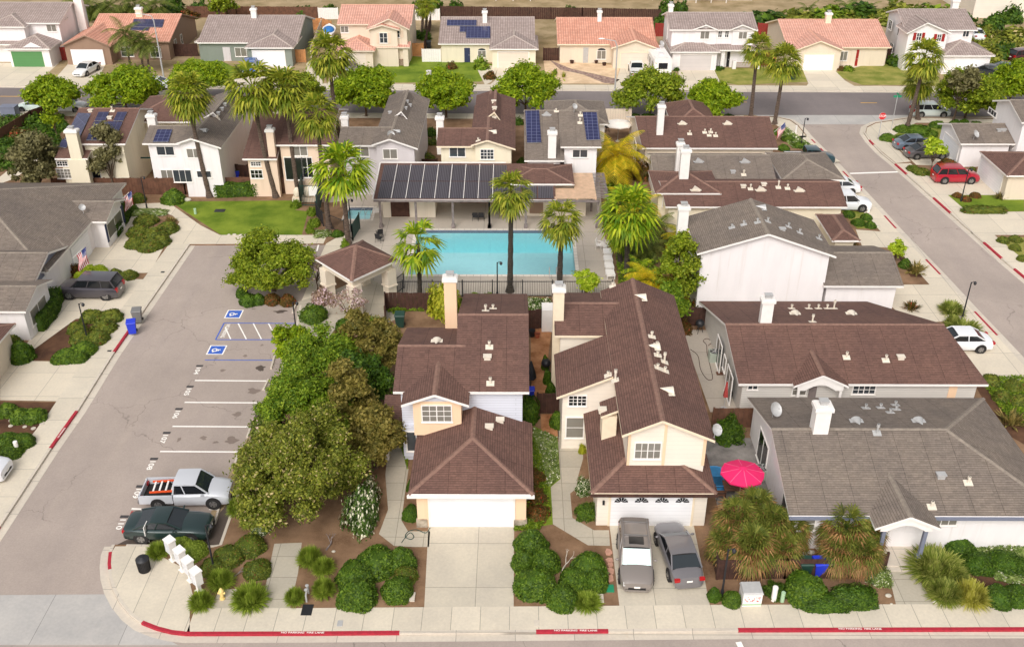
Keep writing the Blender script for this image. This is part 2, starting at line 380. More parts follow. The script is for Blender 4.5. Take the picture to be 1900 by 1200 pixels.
M['s_blue'] = siding('blue_white_siding', srgb(216, 218, 228)); M['s_white'] = siding('white_siding', srgb(244, 238, 230)); M['s_cream'] = siding('cream_siding', srgb(240, 228, 212), .3, .9)
M['s_grey'] = siding('grey_siding', srgb(214, 208, 200)); M['door_white'] = siding('white_sectional_door', srgb(242, 240, 240), .27, .86)
M['door_tan'] = siding('tan_sectional_door', srgb(226, 212, 194), .5, .84); M['door_green'] = siding('green_sectional_door', srgb(84, 136, 80), .4, .8)
M['door_grey'] = siding('grey_sectional_door', srgb(204, 196, 192), .5, .84)
M['slate_blue'] = plain('slate_blue_paint', srgb(118, 122, 138), .7, .06); M['navy'] = plain('navy_paint', srgb(44, 52, 84), .6, .1)
M['red_door'] = plain('red_door_paint', srgb(152, 30, 26), .5, .1); M['green_sh'] = plain('green_shutter', srgb(90, 122, 78), .6, .1)
def glassy(name, col, rough=.08, bl=None):
 m, n, b, ns, ls = _mat(name)
 b.inputs['Roughness'].default_value = rough; b.inputs['Specular IOR Level'].default_value = .7
 if bl is None: b.inputs['Base Color'].default_value = c4(col)
 else:
  uv = coord(ns, 'UV'); wv = ns.new('ShaderNodeTexWave'); wv.bands_direction = 'Y'; wv.inputs['Scale'].default_value = 6; wv.inputs['Distortion'].default_value = 1
  ls.new(uv, wv.inputs['Vector']); ls.new(mixc(ns, ls, wv.outputs[1], col, bl), b.inputs['Base Color'])
 return m
M['pane'] = glassy('window_glass', srgb(62, 66, 70)); M['pane_blind'] = glassy('window_glass_blinds', srgb(112, 108, 102), .1, srgb(146, 140, 128))
M['pane_black'] = glassy('dark_glass', srgb(30, 32, 36)); M['car_glass'] = glassy('car_glass', srgb(40, 46, 50), .04)
def solar_mat(name, base, line, w_, h_):
 m, n, b, ns, ls = _mat(name); uv = coord(ns, 'UV')
 br = ns.new('ShaderNodeTexBrick'); br.inputs['Scale'].default_value = 1; br.offset = 0; br.inputs['Brick Width'].default_value = w_; br.inputs['Row Height'].default_value = h_
 br.inputs['Mortar Size'].default_value = .02; br.inputs['Color1'].default_value = c4(base); br.inputs['Color2'].default_value = c4(sc(base, 1.25)); br.inputs['Mortar'].default_value = c4(line)
 ls.new(uv, br.inputs['Vector']); ls.new(br.outputs['Color'], b.inputs['Base Color']); b.inputs['Roughness'].default_value = .12
 return m
M['solar'] = solar_mat('photovoltaic', srgb(44, 46, 78), srgb(104, 108, 138), .5, .5); M['solar_black'] = solar_mat('photovoltaic_dark', srgb(52, 52, 78), srgb(84, 86, 112), .9, .9)
def mesh_panel(name):
 m, n, b, ns, ls = _mat(name); uv = coord(ns, 'UV')
 br = ns.new('ShaderNodeTexBrick'); br.offset = 0; br.inputs['Scale'].default_value = 1; br.inputs['Brick Width'].default_value = .16; br.inputs['Row Height'].default_value = 50
 br.inputs['Mortar Size'].default_value = .03; br.inputs['Color1'].default_value = c4(srgb(48, 44, 50)); br.inputs['Color2'].default_value = c4(srgb(60, 56, 62)); br.inputs['Mortar'].default_value = c4(srgb(96, 90, 96))
 ls.new(uv, br.inputs['Vector']); ls.new(br.outputs['Color'], b.inputs['Base Color']); b.inputs['Roughness'].default_value = .45; return m
M['poolsolar'] = mesh_panel('pool_heater_mat')
def paint(name, col, metal=.3, rough=.28): return plain(name, col, rough, .02, 1, metal, .8)
M['green_dark'] = plain('dark_green_metal', srgb(24, 66, 60), .6, .1); M['green_sign'] = plain('green_sign', srgb(36, 140, 100), .5, .05); M['flagstone'] = plain('pink_flagstone', srgb(200, 150, 128), .8, .15, 4); M['stone_pale'] = plain('pale_rock', srgb(196, 188, 172), .85, .15, 6)
# --- the setting
def gp(pts, z=0.0): return [G(p[0], p[1], z)[:2] for p in pts]
HOLES = []
def tess(P, holes=False):
 P = [tuple(p[:2]) for p in P]
 a = sum(P[i][0]*P[(i+1) % len(P)][1]-P[(i+1) % len(P)][0]*P[i][1] for i in range(len(P)))
 if a < 0: P = P[::-1]
 loops = [[Vector((p[0], p[1], 0)) for p in P]]
 if holes:
  for x0, x1, y0, y1 in HOLES: hq = [(x0, y0), (x0, y1), (x1, y1), (x1, y0)]; loops.append([Vector((a, b, 0)) for a, b in hq]); P = P+hq
 tri = tessellate_polygon(loops); out = []
 for t in tri:
  x, y, z = (P[i] for i in t); cr = (y[0]-x[0])*(z[1]-x[1])-(y[1]-x[1])*(z[0]-x[0])
  if abs(cr) > 1e-9: out.append(t if cr > 0 else t[::-1])
 return P, out
def sheet(name, pts, z, mat, world=False, kind='structure', holes=False):
 P, tri = tess(pts if world else gp(pts, z), holes); me = bpy.data.meshes.new(name)
 me.from_pydata([(p[0], p[1], z) for p in P], [], [tuple(t) for t in tri]); me.materials.append(mat); me.update()
 o = bpy.data.objects.new(name, me); C.objects.link(o); return tag(o, kind=kind)
def slab(name, P, z0, z1, mat, holes=False):
 n = len(P); P, tri = tess(P, holes); m = len(P); me = bpy.data.meshes.new(name)
 me.from_pydata([(p[0], p[1], z1) for p in P]+[(p[0], p[1], z0) for p in P], [], [tuple(t) for t in tri]+[(m+i, m+(i+1) % n, (i+1) % n, i) for i in range(n)])
 me.materials.append(mat); me.update(); o = bpy.data.objects.new(name, me); C.objects.link(o); return tag(o, kind='structure')
def offset_line(L, d):
 out = []
 for i in range(len(L)):
  a = Vector(L[max(i-1, 0)]); b = Vector(L[min(i+1, len(L)-1)]); t = (b-a).normalized()
  n = Vector((-t.y, t.x)); out.append((L[i][0]+n.x*d, L[i][1]+n.y*d))
 return out
def strip(name, L, d0, d1, z, mat, z0=None):
 A = offset_line(L, d0); B = offset_line(L, d1); mb = MB()
 for i in range(len(L)-1):
  q = [A[i], A[i+1], B[i+1], B[i]]
  if z0 is None: mb.face([(p[0], p[1], z) for p in q] if (d1 > d0) else [(p[0], p[1], z) for p in q[::-1]])
  else: mb.hexa([(p[0], p[1], z0) for p in (q if d1 > d0 else q[::-1])]+[(p[0], p[1], z) for p in (q if d1 > d0 else q[::-1])])
 return tag(mb.build(name, mat), kind='structure')
RZ = -0.13
_pa = G(759.5, 511, -.1); _pb = G(1068.6, 512, -.1); _pt = G(900, 427.5, 0)
_sa = G(641, 408.5, -.1); _sb = G(686, 408.5, -.1); _st = G(660, 385.5, 0)
POOLS = [(_pa[0], _pb[0], _pa[1], _pt[1], G(900, 470, -1.0)[1], True), (_sa[0], _sb[0], _sa[1], _st[1], _st[1]-.3, False)]
HOLES[:] = [r_[:4] for r_ in POOLS]
def gr(pts): return [G(p[0], p[1], RZ)[:2] for p in pts]
tag(sheet('ground', [(-400, -50), (400, -50), (400, 900), (-400, 900)], RZ-.01, M['dry'], True, holes=True), kind='structure')
sheet('road', [(-150, 20), (160, 20), (160, G(1900, 1168, 0)[1]), (-150, G(0, 1178, 0)[1])], RZ-.002, M['asphalt'], True)
sheet('side_street', gr([(-260, 1220), (260, 1220), (640, 440), (340, 440)]), RZ, M['asphalt'], True)
sheet('far_road', gr([(-900, 155), (2900, 178), (2900, 223), (-900, 200)]), RZ-.001, M['asphalt_far'], True)
sheet('cross_street', gr([(1440, 228), (1640, 228), (2300, 780), (2120, 900)]), RZ+.002, M['asphalt'], True)
sheet('concrete_apron', gr([(1400, 214), (1700, 214), (1610, 231), (1478, 231)]), RZ+.004, M['conc_old'], True)
sheet('concrete_apron', gr([(-120, 1104), (194, 1102), (215, 1130), (330, 1196), (-180, 1196)]), RZ+.004, M['conc_old'], True)
corner = [(345, 1176), (318, 1173), (290, 1166), (262, 1155), (240, 1138), (222, 1116), (209, 1092), (202, 1068), (200, 1045), (202, 1024), (208, 1010)]
south = [(2700, 1166), (1900, 1167.5), (1370, 1169), (1129, 1171), (756, 1174), (560, 1175.5)] + corner
park = [(235, 1009.5), (396, 1011.5), (407, 1010), (428, 950), (463, 850), (499, 746), (534, 652), (549, 610), (556, 566), (592, 480), (605, 452)]
left = [(352, 453), (209, 658), (144, 762), (95, 831), (0, 976), (-180, 1245)]
east = [(1440, 216), (1468, 222), (1484, 233), (1500, 252), (1538, 290), (1600, 354), (1664, 424), (1746, 509), (1810, 578), (1852, 622), (2050, 833), (2180, 970)]
rightk = [(2300, 850), (1858, 479), (1763, 395), (1685, 326), (1660, 304), (1634, 283), (1614, 262), (1603, 246), (1606, 235), (1622, 227), (1691, 217), (1900, 219), (2700, 226)]
nearfar = [(-700, 202), (50, 206), (680, 210), (1130, 213), (1380, 215)]
farfar = [(-700, 154), (50, 160), (800, 165), (1050, 166), (1600, 168.5), (2700, 174)]
W = lambda L: gp(L, 0)
land = W([(2700, 1166)])+W(south[1:])+W(park)+W(left)+[(-90, W([left[-1]])[0][1]), (-110, W([nearfar[0]])[0][1])]+W(nearfar)+W(east)+[(G(2180, 970)[0]+6, G(2700, 1166)[1])]
slab('lot_ground', land, -.3, 0, M['soil'], True)
slab('lot_ground', W(rightk)+[(150, G(2700, 226)[1]), (150, G(2300, 850)[1])], -.3, 0, M['soil'])
slab('lot_ground', W(farfar)+[(260, 420), (-260, 420)], -.3, 0, M['dry'])
Wk = {k: W(v) for k, v in dict(south=south, park=park, left=left, east=east, right=rightk, nearfar=nearfar, farfar=farfar).items()}
sgn = dict(south=-1, park=-1, left=-1, east=1, right=-1, nearfar=-1, farfar=1)
strip('kerb', Wk['south'], .01, -.16, .016, M['kerb'], -.14); strip('kerb', Wk['park'][:4], .01, -.15, .016, M['kerb'], -.14); strip('kerb', Wk['park'][3:9], .01, -.15, .016, M['kerb'], -.14)
strip('kerb', Wk['left'], .01, -.16, .016, M['kerb'], -.14)
strip('kerb', Wk['east'], -.16, .01, .016, M['kerb'], -.14); strip('kerb', Wk['right'], .01, -.16, .016, M['kerb'], -.14)
strip('kerb', Wk['nearfar'], .01, -.16, .016, M['kerb'], -.14); strip('kerb', Wk['farfar'], -.01, .16, .016, M['kerb'], -.14)
for k, d in (('south', .45), ('left', .5), ('east', .5), ('right', .5), ('nearfar', .45), ('farfar', -.45)):
 s_ = .02 if d > 0 else -.02
 strip('gutter', Wk[k], *( (s_, d) if d > 0 else (d, s_)), RZ+.008, M['kerb'])
strip('pavement', Wk['south'][:7], -1.75, -.16, .012, M['conc'])
sheet('pavement', [(352, 1172), (318, 1169), (290, 1161), (264, 1150), (243, 1134), (227, 1112), (214, 1090), (207, 1068), (206, 1045), (207, 1024), (214, 1013), (280, 1012), (292, 1028), (345, 1055), (352, 1078), (362, 1124), (352, 1129)], .012, M['conc'])
strip('pavement', Wk['left'], -1.85, -.16, .012, M['conc_y'])
strip('pavement', Wk['east'][3:], -1.75, -.16, .012, M['conc_far'])
sheet('pavement', [(1395, 216), (1442, 218), (1466, 224), (1480, 234), (1497, 254), (1478, 258), (1440, 232), (1400, 228)], .012, M['conc_far'])
strip('pavement', Wk['right'][:5], -1.75, -.16, .012, M['conc_far'])
sheet('pavement', [(1663, 303), (1636, 281), (1617, 262), (1607, 247), (1609, 237), (1625, 229), (1691, 219), (1900, 222), (1900, 228), (1700, 228), (1660, 250), (1650, 262), (1690, 300)], .0125, M['conc'])
strip('pavement', Wk['nearfar'], -1.9, -.16, .012, M['conc_far'])
strip('pavement', Wk['farfar'], .16, 2.0, .012, M['conc_far'])
def along(L, a, b, key):
 out = []; n = len(L)
 for i in range(n-1):
  p, q = L[i], L[i+1]
  for t in [k/8 for k in range(9)]:
   r = (p[0]+(q[0]-p[0])*t, p[1]+(q[1]-p[1])*t)
   if min(a, b)-1e-3 <= r[key] <= max(a, b)+1e-3 and (not out or (Vector(out[-1])-Vector(r)).length > .02): out.append(r)
 return out
def interp(L, px, py, key):
 g = G(px, py)[key]; return g
def redrun(key, p0, p1, ax):
 L = Wk[key]; a, b = G(*p0)[ax], G(*p1)[ax]
 fine = []
 for i in range(len(L)-1):
  n = max(1, int((Vector(L[i+1])-Vector(L[i])).length/.4))
  for t in range(n): fine.append((L[i][0]+(L[i+1][0]-L[i][0])*t/n, L[i][1]+(L[i+1][1]-L[i][1])*t/n))
 seg = [p for p in fine if min(a, b) <= p[ax] <= max(a, b)]
 if key == 'south' and ax == 1: seg = [p for p in seg if p[0] < G(300, 1100)[0]]
 if len(seg) < 2: return
 if key in ('east', 'farfar'): strip('kerb_paint', seg, -.165, .014, .020, M['red_paint'], -.135)
 else: strip('kerb_paint', seg, .014, -.165, .020, M['red_paint'], -.135)
redrun('south', (252, 1152), (756, 1172), 0); redrun('south', (993, 1172), (1130, 1172), 0); redrun('south', (1366, 1168), (2050, 1168), 0)
redrun('south', (215, 1064), (215, 1011), 1)
redrun('left', (243, 612), (210, 658), 1); redrun('left', (144, 762), (95, 831), 1); redrun('left', (4, 970), (-30, 1020), 1)
for a, b in (((1506, 258), (1515, 268)), ((1521, 273), (1529, 283)), ((1562, 318), (1574, 331)), ((1583, 340), (1597, 354)), ((1641, 400), (1664, 424)), ((1718, 480), (1746, 509)), ((1812, 578), (1852, 622))): redrun('east', a, b, 1)
for a, b in (((1660, 304), (1686, 326)), ((1730, 366), (1763, 396)), ((1818, 446), (1858, 480)), ((1609, 258), (1620, 270)), ((1880, 498), (1930, 540))): redrun('right', a, b, 1)
def pave(pts, mat, name='driveway', z=.008): return sheet(name, pts, z, M[mat])
pave([(796, 960), (954, 960), (953, 1129), (787, 1129)], 'conc_drive')
pave([(1129, 958), (1284, 958), (1318, 1127), (1150, 1129)], 'conc_drive')
pave([(1690, 1048), (1645, 1048), (1664, 1127), (1737, 1127)], 'conc_path', 'path')
pave([(1628, 1000), (1690, 1000), (1700, 1040), (1640, 1040)], 'conc_path', 'path', .0085)
pave([(703, 990), (720, 945), (715, 880), (722, 820), (745, 830), (758, 870), (752, 910), (745, 965), (757, 985), (798, 985), (796, 1014), (765, 1014), (731, 1012)], 'conc_path', 'path')
pave([(509, 1008), (560, 1006), (553, 1062), (538, 1129), (484, 1129)], 'conc_path', 'path')
pave([(390, 1129), (407, 1093), (441, 1092), (434, 1129)], 'conc_path', 'path')
pave([(1034, 790), (1078, 790), (1082, 850), (1072, 885), (1070, 905), (1058, 915), (1062, 960), (1102, 983), (1130, 983), (1132, 1012), (1091, 1011), (1026, 972), (1022, 903), (1040, 888)], 'conc_path', 'path')
pave([(985, 610), (1025, 600), (1012, 700), (1022, 730), (985, 735)], 'brick_pave', 'patio'); pave([(1003, 768), (1038, 768), (1036, 820), (1005, 817)], 'brick_pave', 'patio')
pave([(1265, 612), (1330, 612), (1400, 762), (1318, 764)], 'conc_deck', 'patio'); pave([(1300, 812), (1395, 812), (1470, 955), (1335, 955)], 'slate', 'patio')
pave([(0, 668), (158, 672), (110, 744), (0, 742)], 'conc_far'); pave([(115, 556), (282, 556), (228, 575), (222, 576), (232, 573), (140, 592), (60, 650), (20, 690), (60, 620), (112, 558)], 'conc_far', 'path', .0095)
pave([(112, 518), (275, 518), (231, 574), (112, 574)], 'conc_far'); pave([(150, 455), (306, 455), (278, 506), (150, 508)], 'conc_far')
pave([(0, 850), (36, 850), (-8, 915), (-60, 915)], 'conc_far')
pave([(252, 378), (313, 376), (372, 418), (408, 436), (607, 436), (600, 452), (352, 453), (331, 456), (300, 456), (333, 412), (320, 400), (298, 392), (250, 386)], 'conc_far', 'path')
pave([(556, 566), (592, 480), (605, 452), (640, 432), (690, 440), (690, 470), (600, 500), (585, 560)], 'conc_far', 'path', .0085)
pave([(206, 456), (240, 400), (262, 402), (232, 456)], 'conc_far', 'path', .0075)
pave([(552, 560), (600, 545), (720, 548), (740, 590), (690, 610), (628, 600), (610, 628), (560, 640), (530, 665), (534, 652), (549, 610)], 'conc_path', 'path', .009)
pave([(0, 328), (20, 312), (110, 260), (112, 264), (30, 330), (-10, 345)], 'conc_far', 'path', .0075)
sheet('lawn', [(316, 374), (560, 372), (548, 390), (572, 392), (560, 436), (410, 436)], .004, M['lawn'])
pave([(1664, 460), (1638, 430), (1588, 426), (1600, 458)], 'conc_far'); pave([(1655, 528), (1742, 528), (1815, 592), (1690, 600), (1640, 556)], 'conc_far')
pave([(1790, 600), (1850, 626), (1960, 740), (1900, 760), (1820, 700), (1780, 640)], 'conc_far'); pave([(1552, 336), (1575, 350), (1612, 388), (1560, 390), (1530, 345)], 'conc_far')
pave([(1500, 262), (1560, 300), (1520, 305), (1480, 300)], 'conc_far')
pave([(1654, 263), (1780, 270), (1790, 310), (1700, 306)], 'conc_far'); pave([(1710, 326), (1840, 326), (1850, 362), (1750, 362)], 'conc_far'); pave([(1790, 394), (1960, 392), (1960, 436), (1840, 436)], 'conc_far')
sheet('lawn', [(1455, 232), (1486, 258), (1515, 275), (1470, 275), (1440, 240)], .004, M['lawn_dry']); sheet('lawn', [(1490, 300), (1540, 300), (1580, 338), (1560, 345), (1500, 335)], .004, M['lawn'])
sheet('lawn', [(1754, 360), (1900, 362), (1900, 392), (1788, 394)], .004, M['lawn']); sheet('lawn', [(1850, 440), (1900, 440), (1900, 490)], .004, M['lawn_dry'])
sheet('lawn', [(1700, 1008), (2000, 1000), (2000, 1127), (1745, 1127)], .004, M['mulch']); sheet('lawn', [(1560, 390), (1630, 395), (1640, 424), (1590, 424)], .004, M['lawn_dry'])
sheet('lawn', [(1640, 240), (1700, 232), (1790, 235), (1790, 262), (1660, 258)], .004, M['lawn_dry'])
sheet('lawn', [(990, 790), (1034, 810), (1040, 888), (1022, 903), (1026, 972), (950, 985), (985, 880)], .004, M['lawn'])
sheet('lawn', [(738, 790), (760, 820), (756, 870), (745, 832), (735, 820)], .004, M['lawn'])
sheet('mulch_bed', [(143, 569), (229, 572), (165, 670), (40, 668)], .005, M['mulch']); sheet('mulch_bed', [(0, 745), (110, 746), (38, 850), (-60, 850)], .005, M['mulch'])
sheet('mulch_bed', [(1722, 514), (1690, 514), (1658, 462), (1680, 470)], .005, M['mulch'])
sheet('mulch_bed', [(1820, 700), (1900, 760), (1960, 830), (1960, 860), (1860, 800), (1800, 700)], .005, M['mulch'])
for pts in ([(0, 117), (110, 117), (78, 145), (70, 160), (-60, 158)], [(128, 117), (196, 119), (184, 143), (200, 160), (90, 160)], [(454, 120), (546, 120), (520, 145), (470, 164), (415, 162), (440, 140)], [(640, 118), (684, 120), (675, 142), (650, 164), (600, 164)],
   [(924, 124), (985, 125), (978, 150), (960, 165), (900, 165), (918, 150)], [(1152, 123), (1225, 125), (1245, 150), (1250, 167), (1140, 167), (1144, 150)], [(1258, 124), (1322, 124), (1335, 150), (1330, 168), (1262, 168)], [(1488, 127), (1545, 127), (1568, 150), (1600, 168), (1490, 168), (1500, 155)],
   [(1756, 126), (1850, 126), (1890, 150), (1900, 172), (1770, 170)]):
 pave(pts, 'conc_far')
sheet('lawn', [(350, 108), (412, 114), (445, 130), (430, 152), (300, 156)], .004, M['lawn']); sheet('lawn', [(760, 104), (920, 120), (918, 140), (890, 152), (735, 154), (690, 146), (680, 128)], .004, M['lawn'])
sheet('lawn', [(580, 113), (608, 143), (590, 150), (566, 128), (572, 118)], .004, M['lawn'])
sheet('lawn', [(982, 138), (1010, 130), (1014, 148), (984, 150)], .004, M['lawn']); sheet('gravel_bed', [(1008, 110), (1150, 122), (1146, 150), (1130, 156), (1014, 155)], .004, M['gravel'])
sheet('gravel_bed', [(1020, 112), (1060, 128), (1150, 148), (1138, 156), (1120, 154), (1080, 138), (1040, 130)], .008, M['stream'])
sheet('lawn', [(1325, 130), (1352, 126), (1490, 124), (1502, 152), (1370, 158), (1335, 152)], .004, M['lawn_dry']); sheet('lawn', [(1550, 134), (1600, 120), (1730, 112), (1745, 158), (1600, 158), (1560, 144)], .004, M['lawn_dry'])
sheet('path', [(553, 160), (570, 128), (568, 118), (580, 110), (578, 125), (598, 150), (600, 162)], .009, M['conc_far']); sheet('path', [(1550, 132), (1586, 126), (1600, 122), (1595, 118), (1545, 128)], .009, M['conc_far'])
sheet('path', [(880, 118), (925, 124), (912, 152), (900, 158)], .0095, M['conc_far'])
def pline(name, a, b, wd, mat, z=RZ+.006):
 A, B = Vector(G(a[0], a[1], z)), Vector(G(b[0], b[1], z)); d = (B-A).normalized(); n = Vector((-d.y, d.x, 0))*wd/2
 mb = MB(); mb.face([A-n, B-n, B+n, A+n]); return tag(mb.build(name, mat), kind='structure')
for (x0, x1, y) in ((361.6, 497, 705.5), (342.5, 479, 746), (320, 467, 790.5), (297, 445, 837), (270, 300, 888), (244, 262, 943), (388, 408, 944)):
 pline('stall_line', (x0, y), (x1, y+1), .14, M['white_paint'])
pline('stall_line', (416, 599), (556, 600), .1, M['blue_paint']); pline('stall_line', (400, 630), (534, 630), .1, M['blue_paint']); pline('stall_line', (416, 599), (400, 630), .1, M['blue_paint']); pline('stall_line', (380, 667.5), (508, 668), .1, M['blue_paint'])
for a, b in (((418, 607), (428, 629)), ((442, 600), (457, 629)), ((470, 600), (485, 629)), ((498, 600), (514, 629))): pline('hatch_line', a, b, .1, M['white_paint'])
pline('stall_line', (588, 466), (591, 454), .14, M['white_paint'])
for a, b in (((1080, 188.3), (1109, 188.5)), ((1597, 191), (1627, 191.2)), ((1376, 189.6), (1386, 189.7)), ((-60, 178.8), (50, 179.2)), ((148, 180.4), (152, 180.4)), ((840, 186.6), (870, 186.8))): pline('centre_line', a, b, .16, M['yellow_paint'])
pline('stop_line', (1577, 322), (1668, 319), .35, M['white_paint']); pline('lane_line', (1370, 1190), (1382, 1215), .3, M['white_paint'])
def text_obj(name, s, loc, rot, size, mat, parent=None, ext=0.0, scale=(1, 1), kind='structure'):
 cu = bpy.data.curves.new(name, 'FONT'); cu.body = s; cu.size = size; cu.align_x = 'CENTER'; cu.align_y = 'CENTER'; cu.extrude = ext; cu.offset = size*.02
 t = bpy.data.objects.new(name, cu); C.objects.link(t); dg = bpy.context.evaluated_depsgraph_get(); dg.update()
 me = bpy.data.meshes.new_from_object(t.evaluated_get(dg)); bpy.data.objects.remove(t); bpy.data.curves.remove(cu)
 for v in me.vertices: v.co.x *= scale[0]; v.co.y *= scale[1]
 me.materials.clear(); me.materials.append(mat)
 o = bpy.data.objects.new(name, me); C.objects.link(o)
 if parent is not None: o.parent = parent; KIDS.setdefault(parent.name, []).append(o); o.location = Vector(loc)-parent_loc(parent)
 else: o.location = loc
 o.rotation_euler = rot
 if kind and parent is None: tag(o, kind=kind)
 return o
for n, (px, py) in {'104': (366, 687), '105': (348, 726), '106': (327, 768), '107': (304, 813), '108': (280, 862), '109': (254, 914), '110': (224, 971)}.items():
 g = G(px, py, RZ+.010); text_obj('stall_number', n, g, (0, 0, R(-90)), .58, M['white_paint'], scale=(1.15, .8))
 tag(sheet('number_backing', [(g[0]-.25, g[1]+.5), (g[0]+.25, g[1]+.5), (g[0]+.25, g[1]+.74), (g[0]-.25, g[1]+.74)], RZ+.006, M['black_paint'], True), kind='structure')
g = G(418, 613.5, RZ+.010); text_obj('no_parking_marking', 'NO PARKING', g, (0, 0, R(-90)), .42, M['white_paint'], scale=(.8, 1))
for px, py in ((434, 582.5), (402, 649)):
 g = G(px, py, RZ+.006); a, b = .64, .66
 sheet('access_symbol_border', [(g[0]-a, g[1]-b), (g[0]+a, g[1]-b), (g[0]+a, g[1]+b), (g[0]-a, g[1]+b)], RZ+.006, M['white_paint'], True)
 sheet('access_symbol_field', [(g[0]-a+.1, g[1]-b+.1), (g[0]+a-.1, g[1]-b+.1), (g[0]+a-.1, g[1]+b-.1), (g[0]-a+.1, g[1]+b-.1)], RZ+.010, M['blue_paint'], True)
 mb = MB(); T = lambda u, v: (g[0]+v*.43, g[1]-u*.43, RZ+.014)
 def stroke(pts, wd):
  for i in range(len(pts)-1):
   p, q = Vector(T(*pts[i])), Vector(T(*pts[i+1])); d = (q-p).normalized(); n = Vector((-d.y, d.x, 0))*wd/2
   mb.face([p-n-d*wd*.3, q-n+d*wd*.3, q+n+d*wd*.3, p+n-d*wd*.3]); 
 stroke([(.05*1+.0+.42*math.cos(t), -.3+.42*math.sin(t)) for t in [R(k) for k in range(140, 371, 20)]], .09)
 for v in mb.v: pass
 z_ = 0
 stroke([(-.02, .62), (.0, .05), (.42, .02), (.6, -.55), (.72, -.5)], .1); stroke([(0, .35), (.36, .33)], .08)
 mb.v = [(v[0], v[1], v[2]+.0006*(i//4)) for i, v in enumerate(mb.v)]
 tag(mb.build('access_symbol', M['white_paint']), kind='structure')
for px in (562, 1068, 1597):
 g = G(px, 1171 if px < 700 else 1169.5, 0); y_ = g[1]+.01
 text_obj('kerb_text', 'NO PARKING  FIRE LANE', (g[0], G(px, {562: 1175.5, 1068: 1171.6, 1597: 1168.5}[px])[1]+.075, .024), (0, 0, 0), .2, M['white_paint'], scale=(.98, .75))
for a, n in (((112, 806), 'left'),):
 A = G(104, 820); B = G(128, 786); text_obj('kerb_text', 'NO PARKING', (((A[0]+B[0])/2-.06), (A[1]+B[1])/2, .024), (0, 0, math.atan2(B[1]-A[1], B[0]-A[0])), .18, M['white_paint'], scale=(1, .75))
def blob(name, px, py, rx, ry, mat, seed, z=RZ+.004, world_r=False):
 rnd = random.Random(seed); g = G(px, py, z); k = prj(*g)[2]; rx *= k; ry = ry*k if not world_r else ry
 n = 22; ph = [rnd.uniform(0, 6.28) for _ in range(3)]
 P = [(g[0]+rx*(1+.25*math.sin(3*t+ph[0])+.15*math.sin(5*t+ph[1])+.12*rnd.uniform(-1, 1))*math.cos(t), g[1]+ry*2*(1+.25*math.sin(2*t+ph[2])+.15*rnd.uniform(-1, 1))*math.sin(t)) for t in [2*math.pi*i/n for i in range(n)]]
 return sheet(name, P, z, M[mat], True)
for i, (px, py, a, b) in enumerate(((484, 683, 8, 5), (413, 687, 5, 2), (520, 578, 11, 3), (470, 598-25, 4, 1), (470, 725, 11, 5), (440, 768, 8, 3), (378, 812, 6, 3), (430, 816, 12, 5), (332, 815, 3, 4), (400, 820, 5, 2), (455, 660, 4, 2), (486, 640, 3, 1.5))):
 blob('oil_stain', px, py, a, b, 'asphalt_oil' if i != 0 and i != 2 else 'asphalt_wet', i, RZ+.0035+.0006*i) if 'asphalt_oil' in M else None
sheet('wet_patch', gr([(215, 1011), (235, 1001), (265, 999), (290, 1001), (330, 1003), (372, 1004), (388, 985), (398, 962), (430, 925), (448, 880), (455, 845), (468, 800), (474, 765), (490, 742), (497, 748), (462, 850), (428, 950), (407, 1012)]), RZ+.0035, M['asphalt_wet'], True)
ws = thing
_ws = [((513, 650), (503, 685)), ((498, 705), (489, 724)), ((479, 748), (473, 766)), ((466, 791), (459, 812)), ((444, 838), (437, 860)), ((407, 944), (398, 972)), ((549, 566), (543, 581)), ((570, 455), (567, 466))]
for i, (a, b) in enumerate(_ws):
 A, B = Vector(G(a[0], a[1], RZ)), Vector(G(b[0], b[1], RZ)); mb = MB(); d = (B-A); L = d.length; d.normalize(); n = Vector((-d.y, d.x, 0))
 pr = [(-.09, 0), (.09, 0), (.06, .12), (-.06, .12)]
 P0 = [A+n*x+Vector((0, 0, z)) for x, z in pr]; P1 = [B+n*x+Vector((0, 0, z)) for x, z in pr]
 for k in range(4): mb.face([P0[k], P0[(k+1) % 4], P1[(k+1) % 4], P1[k]])
 mb.face(P0); mb.face(P1[::-1])
 desc = ['at the blue-lined accessible stall', 'second below the wheelchair symbol, before the tree hedge', 'third from the pavilion end of the long row', 'fourth in the long row, touching the flowering hedge', 'just behind the silver pickup under the big tree', 'in front of the dark green coupe', 'beside the hatched accessible aisle', 'in the stall beside the entry pavilion'][i]
 tag(mb.build('wheel_stop', M['kerb']), 'pale concrete wheel stop '+desc, 'wheel stop', 'wheel stops along the parking stalls')
